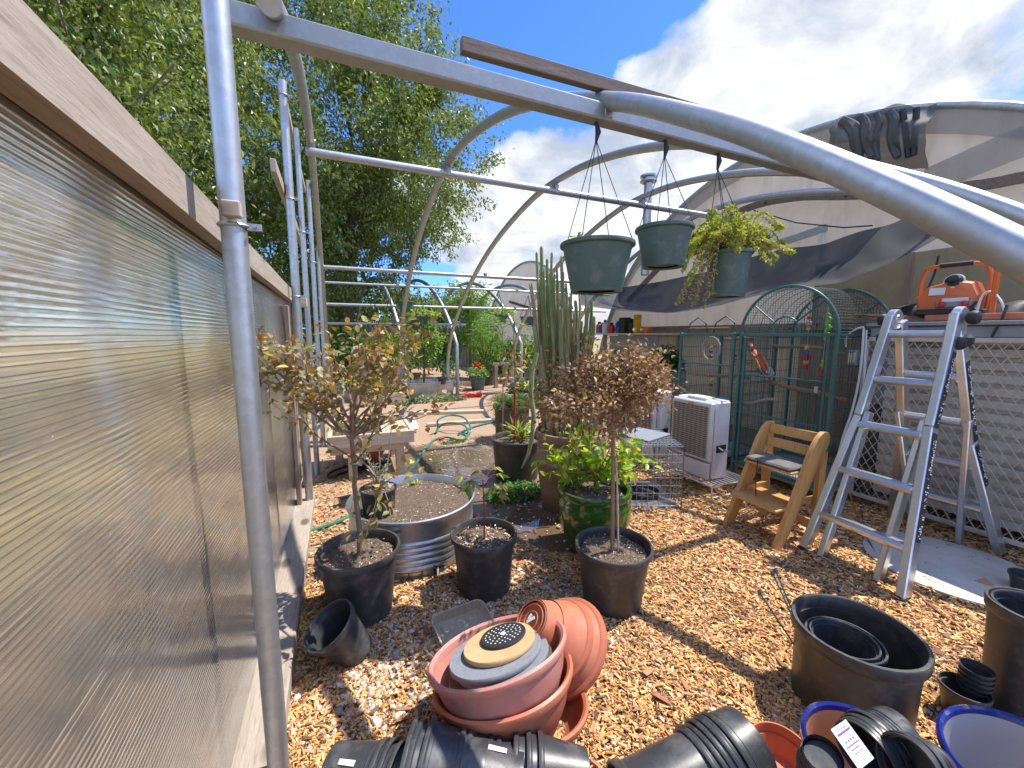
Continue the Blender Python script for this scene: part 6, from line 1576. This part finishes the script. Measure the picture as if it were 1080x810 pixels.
# ---------------------------------------------------------------- shelf and crate at the back
XS = 5.55
a, b = AX(628, 352, XS), AX(718, 349, XS); zs = (a.z+b.z)/2-.01
t = thing('back_shelf', 'grey shelf against the back wall holding bottles', 'shelf', (XS, a.y, 0))
MB().box((XS+.12, (a.y+b.y)/2, zs-.02), (.32, abs(a.y-b.y)+.3, .035), bev=.004).build('shelf_board', M['concrete'], t, True)
for y in (a.y-.1, b.y+.25): MB().box((XS+.2, y, (zs-.04)/2), (.08,.08,zs-.04), bev=.004).build('leg', M['stud'], t, True)
MB().box((XS+.26, (a.y+b.y)/2+.3, zs*.5-.02), (.02, abs(a.y-b.y)*.6, zs-.08)).build('back_panel', M['grey'], t, True)
def bottle(px, w, hpx, mat, capm, label, shape='bottle'):
    c = AX(px, 349, XS+.05); c.z = zs; k = depth(c)/FPX; r = w*k/2; h = hpx*k
    t = thing(shape, label, shape.replace('_', ' '), c)
    if shape == 'carton': MB().box((0,0,h/2), (r*2,r*2,h), bev=.006).build('body', M[mat], t)
    else: MB().lathe([(r*.95,0),(r,.01),(r,h*.68),(r*.5,h*.8),(r*.42,h*.82),(0,h*.82)], 18).build('body', M[mat], t)
    if capm and shape != 'carton': MB().lathe([(r*.5,h*.82),(r*.52,h*.98),(0,h)], 14).build('cap', M[capm], t)
    elif capm: MB().box((0,0,h+.008), (r*1.9,r*1.9,.016)).build('lid', M[capm], t)
for args in ((638, 6, 14, 'white', 'blue', 'white bottle with a blue cap on the back shelf'), (645, 7, 11, 'red', 'ink', 'red jar on the back shelf, nearest the white bottle'), (652, 6, 15, 'blue', 'white', 'blue spray can on the back shelf', 'spray_can'), (659, 9, 16, 'ink', None, 'dark carton on the back shelf', 'carton'), (666, 7, 15, 'rubber', 'ink', 'black bottle beside the dark carton on the shelf'), (672, 6, 19, 'yellow', None, 'tall yellowish carton on the back shelf', 'carton'), (632, 7, 12, 'redwood', 'ink', 'brown jar at the left end of the back shelf')): bottle(*args)
c = AX(683, 349, XS+.05); c.z = zs; q = MB().lathe([(.06,0),(.085,.05),(.10,.12),(.09,.12),(.07,.04),(0,.02)], 22).build('orange_bowl', M['orange'], loc=c); tag(q, 'orange bowl at the right end of the back shelf', 'bowl')
mb = MB(); c = AX(636, 346, XS+.15); mb.lathe([(.1,0),(.15,.06),(.12,.18),(.05,.24),(0,.25)], 18, wob=.5, seed=1); q = mb.build('blue_bag', M['blue'], loc=(c.x, c.y, zs)); tag(q, 'blue plastic bag behind the bottles on the back shelf', 'bag')
cc = AX(699, 415, 4.7); t = thing('wooden_crate', 'dark wooden crate on the ground left of the small cage', 'crate', (cc.x, cc.y, 0)); hz = zat(Vector((cc.x, cc.y, 0)), 390)
for i in range(5):
    z = hz*(i+.5)/5
    MB().box((-.18,0,z), (.022,.56,hz/5-.018), bev=.003).build('slat', M['perch' if False else 'stud'], t); MB().box((0,-.28,z), (.34,.022,hz/5-.018), bev=.003).build('slat', M['stud'], t)
MB().box((.02,0,hz-.04), (.36,.52,.02)).build('top_board', M['stud'], t)
for y in (-.25,.25): MB().box((-.205,y,hz/2), (.03,.05,hz), bev=.003).build('corner_batten', M['stud'], t)
s_ = clump('pothos', 'dark green bushy houseplant on the wooden crate', (cc.x, cc.y, hz-.02), .26, .26, .42, 520, .085, [(.05,.14,.03),(.07,.18,.04),(.035,.10,.02)], 71)
q = MB().lathe([(.24,0),(.28,.02),(.30,.42),(.32,.44),(.30,.44),(.27,.1),(0,.08)], 28).build('teal_bin', M['teal'], loc=AX(655, 440, 4.3)*1.0); q.location.z = 0; tag(q, 'teal round bin half hidden behind the brown tree', 'bin')
# ---------------------------------------------------------------- foreground pots
def axis_mat(loc, direction, spin=0.0):
    d = Vector(direction).normalized(); return Matrix.Translation(Vector(loc)) @ d.to_track_quat('Z', 'Y').to_matrix().to_4x4() @ Matrix.Rotation(spin, 4, 'Z')
def lying(name, label, m, rt, rb, h, mat, group=None, lip=.022, label_strip=False, cat='pot', ridges=0):
    t = thing(name, label, cat, (0,0,0), 0, group); t.matrix_basis = m
    bd, rm = pot_mb(rt, rb, h, .0035, lip, 40)
    bd.build('pot_wall', mat, t)
    r = rm.build('rim', mat, t)
    if ridges:
        mb = MB()
        for k in range(ridges): z = h-lip-.012-.012*k; q = rb+(rt*.965-rb)*z/h; mb.tube([((q+.001)*math.cos(a), (q+.001)*math.sin(a), z) for a in np.linspace(0,6.283,40,endpoint=False)], .0025, 5, closed=True)
        o_ = mb.build('ridges', mat, t); o_['kind'] = 'stuff'
    if label_strip:
        a0 = label_strip; mb = MB(); nn = 6
        z0, z1 = h*.30, h*.62
        for i in range(nn+1):
            a = a0+(.16*i/nn-.08)
            for z in (z0, z1): q = rb+(rt*.965-rb)*z/h+.0018+.002; mb.v.append((q*math.cos(a), q*math.sin(a), z))
        for i in range(nn): mb.f.append((2*i, 2*i+2, 2*i+3, 2*i+1)); mb.m.append(0)
        mb.build('label_strip', M['paper'], t)
    return t
def nest(n, start, direction, step, rt, rb, h, label, group, seed=0, strip=(), flip=False, spin=0.0, wander=.004, ridges=2):
    """n pots nested in a row; direction points from the bottoms to the mouths"""
    rs = random.Random(seed); d = Vector(direction).normalized(); first = None; res = []
    for i in range(n):
        p = Vector(start)+d*(step*i)+Vector((rs.gauss(0,wander), rs.gauss(0,wander), 0))
        m = axis_mat(p, d+Vector((rs.gauss(0,.015), rs.gauss(0,.015), rs.gauss(0,.015))), spin+rs.uniform(0,.2))
        if i in strip or first is None:
            t = lying('nursery_pot', label, m, rt, rb, h, M['black2'], group, .016, strip.get(i) if i in strip else False, ridges=ridges)
            if i not in strip and first is None: first = t
        else:
            t = dup(first); t.matrix_basis = m
        res.append(t)
    return res
def P3(px, py, z): return G(px, py, z)
# left row of nested pots along the bottom edge
a_, b_ = P3(352, 826, .095), P3(470, 846, .095)
nest(8, P3(346, 818, .100), b_-a_, .030, .104, .080, .17, 'black nursery pot in the nested row lying at the bottom left edge', 'nested pots at the bottom left', 1, {0: R(100)}, ridges=1)
a_, b_ = P3(452, 828, .135), P3(600, 846, .12)
nest(3, P3(508, 828, .130), a_-b_, .020, .138, .108, .19, 'large black nursery pot nested in the lying row below the pink bowl', 'large nested pots below the pink bowl', 2, {}, ridges=1)
nest(4, P3(552, 834, .115), a_-b_, .028, .122, .096, .18, 'mid-size black nursery pot nested in the lying row below the pink bowl', 'mid-size nested pots below the pink bowl', 3, {0: R(100)}, ridges=1)
a_, b_ = P3(590, 836, .10), P3(700, 842, .09)
nest(6, P3(620, 822, .10), a_-b_, .040, .104, .076, .16, 'smaller black pot lying in the row at the bottom middle', 'smaller nested pots at the bottom middle', 4, ridges=0, wander=.007)
# big pot lying with its mouth up-right, and the nest facing it
m0 = P3(664, 856, .10); m1 = P3(742, 812, .135)
lying('nursery_pot', 'black pot lying at the bottom centre with notches in its base', axis_mat(m1, m0-m1, .4), .112, .104, .28, M['black2'], None, .03)
e0 = P3(788, 778, .18); e1 = P3(752, 800, .165)
nest(8, e0, e1-e0+Vector((0,0,-.03)), .013, .116, .096, .10, 'black nursery pot in the nested pile lying at the bottom centre right', 'nested pots at the bottom centre right', 6, ridges=1)
c = P3(806, 806, 0); t = nursery('terracotta_pot', 'terracotta pot mostly hidden under the nested black pots', c+Vector((.0,-.05,0)), .09, .07, .12, M['terra'], soil=False)
# ---------------------------------------------------------------- terracotta bowls
def oval_bowl(name, label, m, rt, rb, h, mat, ell, lip=.035, thick=.012):
    t = thing(name, label, 'bowl', (0,0,0)); t.matrix_basis = m
    MB().lathe([(rb*.97,0),(rb,.006),(rb+(rt-rb)*.55,h*.45),(rt*.95,h-lip),(rt*.94,h-lip-.004),(rt*.93,h-lip+.002),(rb+(rt-rb)*.50,h*.42),(rb*.92,.02),(0,.018)], 56, ell=ell).build('bowl_wall', mat, t)
    MB().lathe([(rt*.945,h-lip-.003),(rt*.985,h-lip),(rt*1.02,h-lip*.4),(rt*1.015,h-.004),(rt*.98,h+.002),(rt*.935,h-.006),(rt*.925,h-lip+.001)], 56, ell=ell).build('rim', mat, t)
    return t
base = G(536, 775); rzb = -YAW+R(14)
def bm(dx, dy, z, tx=0, ty=0, rz=rzb): return Matrix.Translation(base+Vector((dx, dy, z))) @ Matrix.Rotation(rz, 4, 'Z') @ Matrix.Rotation(R(tx), 4, 'X') @ Matrix.Rotation(R(ty), 4, 'Y')
oval_bowl('oval_bowl', 'terracotta oval bowl at the bottom of the bowl stack', bm(.04,-.025,.0, -6, 5), .245, .175, .15, M['terra'], .86)
oval_bowl('oval_bowl', 'terracotta oval bowl in the middle of the bowl stack', bm(.012,-.005,.03, -11, -6), .262, .18, .205, M['terra'], .86)
MP = bm(-.0,.0,.155, -15, -9)
oval_bowl('oval_bowl', 'faded pink oval bowl on top of the stack, filled with round discs', MP, .262, .195, .185, M['pink'], .86, lip=.03)
def disc(name, label, r, th, mat, dx, dy, z, ell=.94, tx=0, ty=0, cat='disc'):
    t = thing(name, label, cat, (0,0,0)); t.matrix_basis = MP @ Matrix.Translation((dx, dy, z)) @ Matrix.Rotation(R(tx), 4, 'X') @ Matrix.Rotation(R(ty), 4, 'Y')
    MB().lathe([(0,0),(r*.98,0),(r,th*.25),(r,th*.75),(r*.98,th),(0,th)], 56, ell=ell).build('plate', mat, t, ang=50); return t
disc('fibre_disc', 'brown fibre disc lowest in the pink bowl', .200, .03, M['brownmat'], .0, .0, .095)
disc('paver_disc', 'lower grey stone disc in the pink bowl', .178, .02, M['slate'], .012, .008, .127, ty=-1)
disc('paver_disc', 'upper grey stone disc in the pink bowl', .178, .02, M['slate'], -.010, .018, .149)
disc('cream_disc', 'cream coloured disc second from the top in the pink bowl', .140, .018, M['corkdisc'], .012, .03, .171)
t = disc('fountain_disc', 'small black round panel with white dots on top of the discs', .090, .010, M['ink'], .034, .045, .190)
mb = MB(); 
for ring, k in ((.022,6),(.038,10),(.054,16),(.070,22)):
    for i in range(k):
        a = 2*math.pi*(i+.3*(ring*100 % 2))/k; mb.box((ring*math.cos(a), ring*math.sin(a)*.86, .0105), (.005,.005,.002), Matrix.Rotation(a,4,'Z'))
d_ = mb.build('white_dots', M['paper'], t); d_['kind'] = 'stuff'
MB().box((0,0,.0115), (.018,.018,.004), Matrix.Rotation(.6,4,'Z')).build('centre_square', M['paper'], t)
# two tilted terracotta pots behind the bowls
bt = AD(560, 654, 1.63); ax = (G(612, 690, .10)-bt).normalized()
lying('terracotta_pot', 'outer terracotta pot tipped on its side behind the pink bowl', axis_mat(bt+ax*.07, ax), .185, .115, .19, M['terra'], None, .03)
t = lying('terracotta_pot', 'inner terracotta pot with a white mark on its base, tipped behind the pink bowl', axis_mat(bt, ax), .160, .085, .20, M['terra'], None, .025)
mb = MB()
for r_ in (.035,.062,.078): mb.tube([(r_*math.cos(a), r_*math.sin(a), -.001) for a in np.linspace(0,6.283,36,endpoint=False)], .0022, 6, closed=True)
mb.build('base_ring', M['terra'], t)
mb = MB(); mb.box((0,0,-.003), (.012,.04,.003), Matrix.Rotation(.5,4,'Z')); mb.box((.012,.006,-.003), (.012,.022,.003)); mb.build('white_mark', M['paper'], t)
# clear trays
c = G(492, 679)
def tray(name, label, loc, w, d, h, rz, tilt, holes=True):
    t = thing(name, label, 'tray', (0,0,0)); t.matrix_basis = Matrix.Translation(Vector(loc)) @ Matrix.Rotation(rz,4,'Z') @ Matrix.Rotation(tilt,4,'X'); mb = MB()
    def rr(w_, d_, r, z, n=6):
        o = []
        for cx, cy_, a0 in ((1,1,0),(-1,1,90),(-1,-1,180),(1,-1,270)):
            for i in range(n+1): a = R(a0+90*i/n); o.append((cx*(w_/2-r)+r*math.cos(a), cy_*(d_/2-r)+r*math.sin(a), z))
        return o
    loops = [rr(w,d,.03,0), rr(w*1.06,d*1.06,.035,h), rr(w*1.12,d*1.12,.04,h+.002), rr(w*1.12,d*1.12,.04,h-.002), rr(w*1.05,d*1.05,.035,h-.003)]; k = len(loops[0])
    for l in loops: mb.v += l
    for i in range(len(loops)-1):
        for j in range(k): mb.f.append((i*k+j, i*k+(j+1) % k, (i+1)*k+(j+1) % k, (i+1)*k+j)); mb.m.append(0)
    mb.f.append(tuple(reversed(range(k)))); mb.m.append(0); mb.build('tray_shell', M['tray'], t)
    if holes:
        for ix in range(3):
            for iy in range(3): MB().lathe([(.0,.003),(.018,.003),(.022,.006),(.026,.004)], 16, Matrix.Translation(((ix-1)*w*.28,(iy-1)*d*.28,0))).build('cup', M['tray'], t)
    return t
tray('clear_saucer', 'cloudy clear saucer under the stained tray on the gravel', c+Vector((-.03,-.02,.004)), .26, .23, .03, .5, 0, False)
tray('clear_tray', 'stained clear tray with round hollows lying on the gravel', c+Vector((.0,.02,.04)), .255, .225, .05, .12, R(9))
# ---------------------------------------------------------------- right foreground
b, h, rt, rb = pot_dims(894, 744, 662, 142, 128)
nursery('nursery_pot', 'huge black nursery pot with smaller pots inside, right foreground', b, rt, rb, h, M['black'], soil=False, lip=.055)
ip = b+Vector((-.045,.015,.012))
nursery('nursery_pot', 'mid-size black pot standing inside the huge black pot', ip, rt*.60, rt*.47, h*.84, M['black2'], soil=False, lip=.02, group=None)
nursery('nursery_pot', 'smallest black pot nested inside the huge black pot', ip+Vector((-.006,.0,.02)), rt*.52, rt*.44, h*.80, M['black2'], soil=False, lip=.018)
for (a0, a1, lb) in (((801,625),(855,664),'lower green stake leaning out of the huge black pot'), ((815,605),(858,658),'middle green stake leaning out of the huge black pot'), ((818,602),(866,660),'upper green stake leaning out of the huge black pot')):
    e = Vector((b.x-.10, b.y+.02, .06)); s_ = AD(*a0, 1.82); t = thing('garden_stake', lb, 'stake', e)
    MB().tube([(0,0,0), s_-e], .0035, 6).build('rod', M['hose'], t); MB().lathe([(.0,-.012),(.008,-.008),(.009,.004),(.004,.012),(0,.013)], 10, Matrix.Translation(s_-e)).build('tip', M['green_pot'], t)
b, h, rt, rb = pot_dims(1078, 752, 642, 118, 98)
nursery('nursery_pot', 'tall black pot cut off by the right edge of the picture', b, rt, rb, h, M['black'], soil=False, lip=.05)
nursery('nursery_pot', 'black pot nested just inside the tall pot at the right edge', b+Vector((0,0,.05)), rt*.9, rb*.9, h*.88, M['black2'], soil=False, lip=.03)
c = G(1080, 628); nursery('nursery_pot', 'small dark pot beside the round lid at the right edge', c+Vector((.02,.0,0)), .075, .055, .12, M['black2'], soil=False, lip=.018)
b, h, rt, rb = pot_dims(1012, 758, 724, 50, 40)
nursery('nursery_pot', 'low wide black pot behind the blue rimmed bowl', b, rt*1.15, rb, h, M['black'], soil=False, lip=.02)
for i in range(5):
    p_ = b+Vector((.055,-.01,.03+.020*i)); q = nursery('nursery_pot', 'small black pot in the little upright stack behind the blue bowl', p_, .046, .034, .10, M['black2'], soil=False, lip=.012, group='little upright stack of pots') if i == 0 else dup(q, loc=p_)
# blue rimmed ceramic pots
def glazed(name, label, m, rt, rb, h, inner, mat=None, wall_mat=None):
    t = thing(name, label, 'pot', (0,0,0)); t.matrix_basis = m
    MB().lathe([(rb*.96,0),(rb,.008),(rb+(rt-rb)*.6,h*.45),(rt*.965,h-.035),(rt*.95,h-.033)], 56).build('pot_wall', wall_mat or M['blue_glaze'], t)
    MB().lathe([(rt*.948,h-.036),(rt*1.0,h-.034),(rt*1.035,h-.02),(rt*1.03,h-.006),(rt*.99,h),(rt*.945,h-.006),(rt*.93,h-.022)], 56).build('rim', M['blue_glaze'], t)
    MB().lathe([(rt*.932,h-.02),(rt*.90,h*.7),(rb+(rt-rb)*.45,h*.35),(rb*.85,.03),(0,.028)], 56).build('inside', inner, t); return t
cb = AD(914, 792, 1.12)
glazed('ceramic_pot', 'blue rimmed clay pot with black pots and a price tag inside', Matrix.Translation((cb.x, cb.y, cb.z-.26)) @ Matrix.Rotation(R(4),4,'X'), .162, .12, .26, M['clay_in'], wall_mat=M['clay'])
cg = AD(1092, 800, 1.20)
M['grey_glaze'] = simple('pale_grey_glaze', (.40,.40,.43), (.34,.34,.38), 4, .3, 0, .05)
glazed('ceramic_pot', 'large blue rimmed ceramic bowl with a pale grey inside at the bottom right', Matrix.Translation((cg.x, cg.y, cg.z-.30)) @ Matrix.Rotation(R(-8),4,'Y'), .185, .12, .30, M['grey_glaze'])
# prop the two pots on the ground: low stands
for i, (p_, zb, lb) in enumerate(((cb, cb.z-.262, 'low stack of pavers carrying the blue rimmed clay pot'), (cg, cg.z-.31, 'low stack of pavers carrying the large blue bowl'))):
    if zb > .02:
        t = MB().box((0,0,zb/2), (.24,.24,zb-.004), bev=.01).build('paver_stack', M['slate'], loc=(p_.x, p_.y, 0)); tag(t, lb, 'pavers')
d1 = AD(952, 776, 1.06); d0 = AD(900, 806, 1.0)
ax = (d0-d1).normalized()
nest(5, d1, ax, .012, .070, .058, .10, 'black pot in the tilted nest inside the blue rimmed clay pot', 'tilted nest of pots in the clay pot', 8, ridges=3)
nest(4, AD(868, 806, 1.0)+Vector((0,0,.03)), Vector((.3,.1,-1)), .016, .052, .042, .07, 'small black pot turned over in front of the price tag', 'small overturned pots in the clay pot', 9, ridges=3)
tg0 = AD(884, 764, .98); tg1 = AD(914, 806, .93); t = thing('price_tag', 'white plastic price tag with purple print stuck in the clay pot', 'price tag', tg0)
u = (tg1-tg0); sd = u.cross(Vector((0,-.5,1))).normalized()
nrm = u.cross(sd).normalized(); 
if nrm.dot(Vector((0,0,EYE))-tg0) < 0: nrm = -nrm
MB().bar((0,0,0), u, .062, .0015, up=nrm).build('tag_card', M['paper'], t)
mb = MB()
for q, w in ((.17,.05),(.50,.025)): mb.bar(u*q+nrm*.0015, u*(q+w)+nrm*.0015, .050, .0008, up=nrm)
mb.build('purple_band', M['purple'], t)
mb = MB()
for q, n_ in ((.10,5),(.38,4),(.60,6),(.70,5)):
    for k in range(n_): mb.bar(u*q+sd*(-.014+.028*k/(n_-1))+nrm*.0015, u*(q+(.05 if q == .38 else .02))+sd*(-.014+.028*k/(n_-1))+nrm*.0015, .004, .0008, up=nrm)
pr = mb.build('print', M['purple'], t); pr['kind'] = 'stuff'
mb = MB()
c = AD(985, 806, .98); nest(4, c, Vector((-.8,.1,.25)), .014, .06, .048, .08, 'little ribbed black pot lying at the bottom edge by the blue bowl', 'little lying pots by the blue bowl', 10, ridges=3)
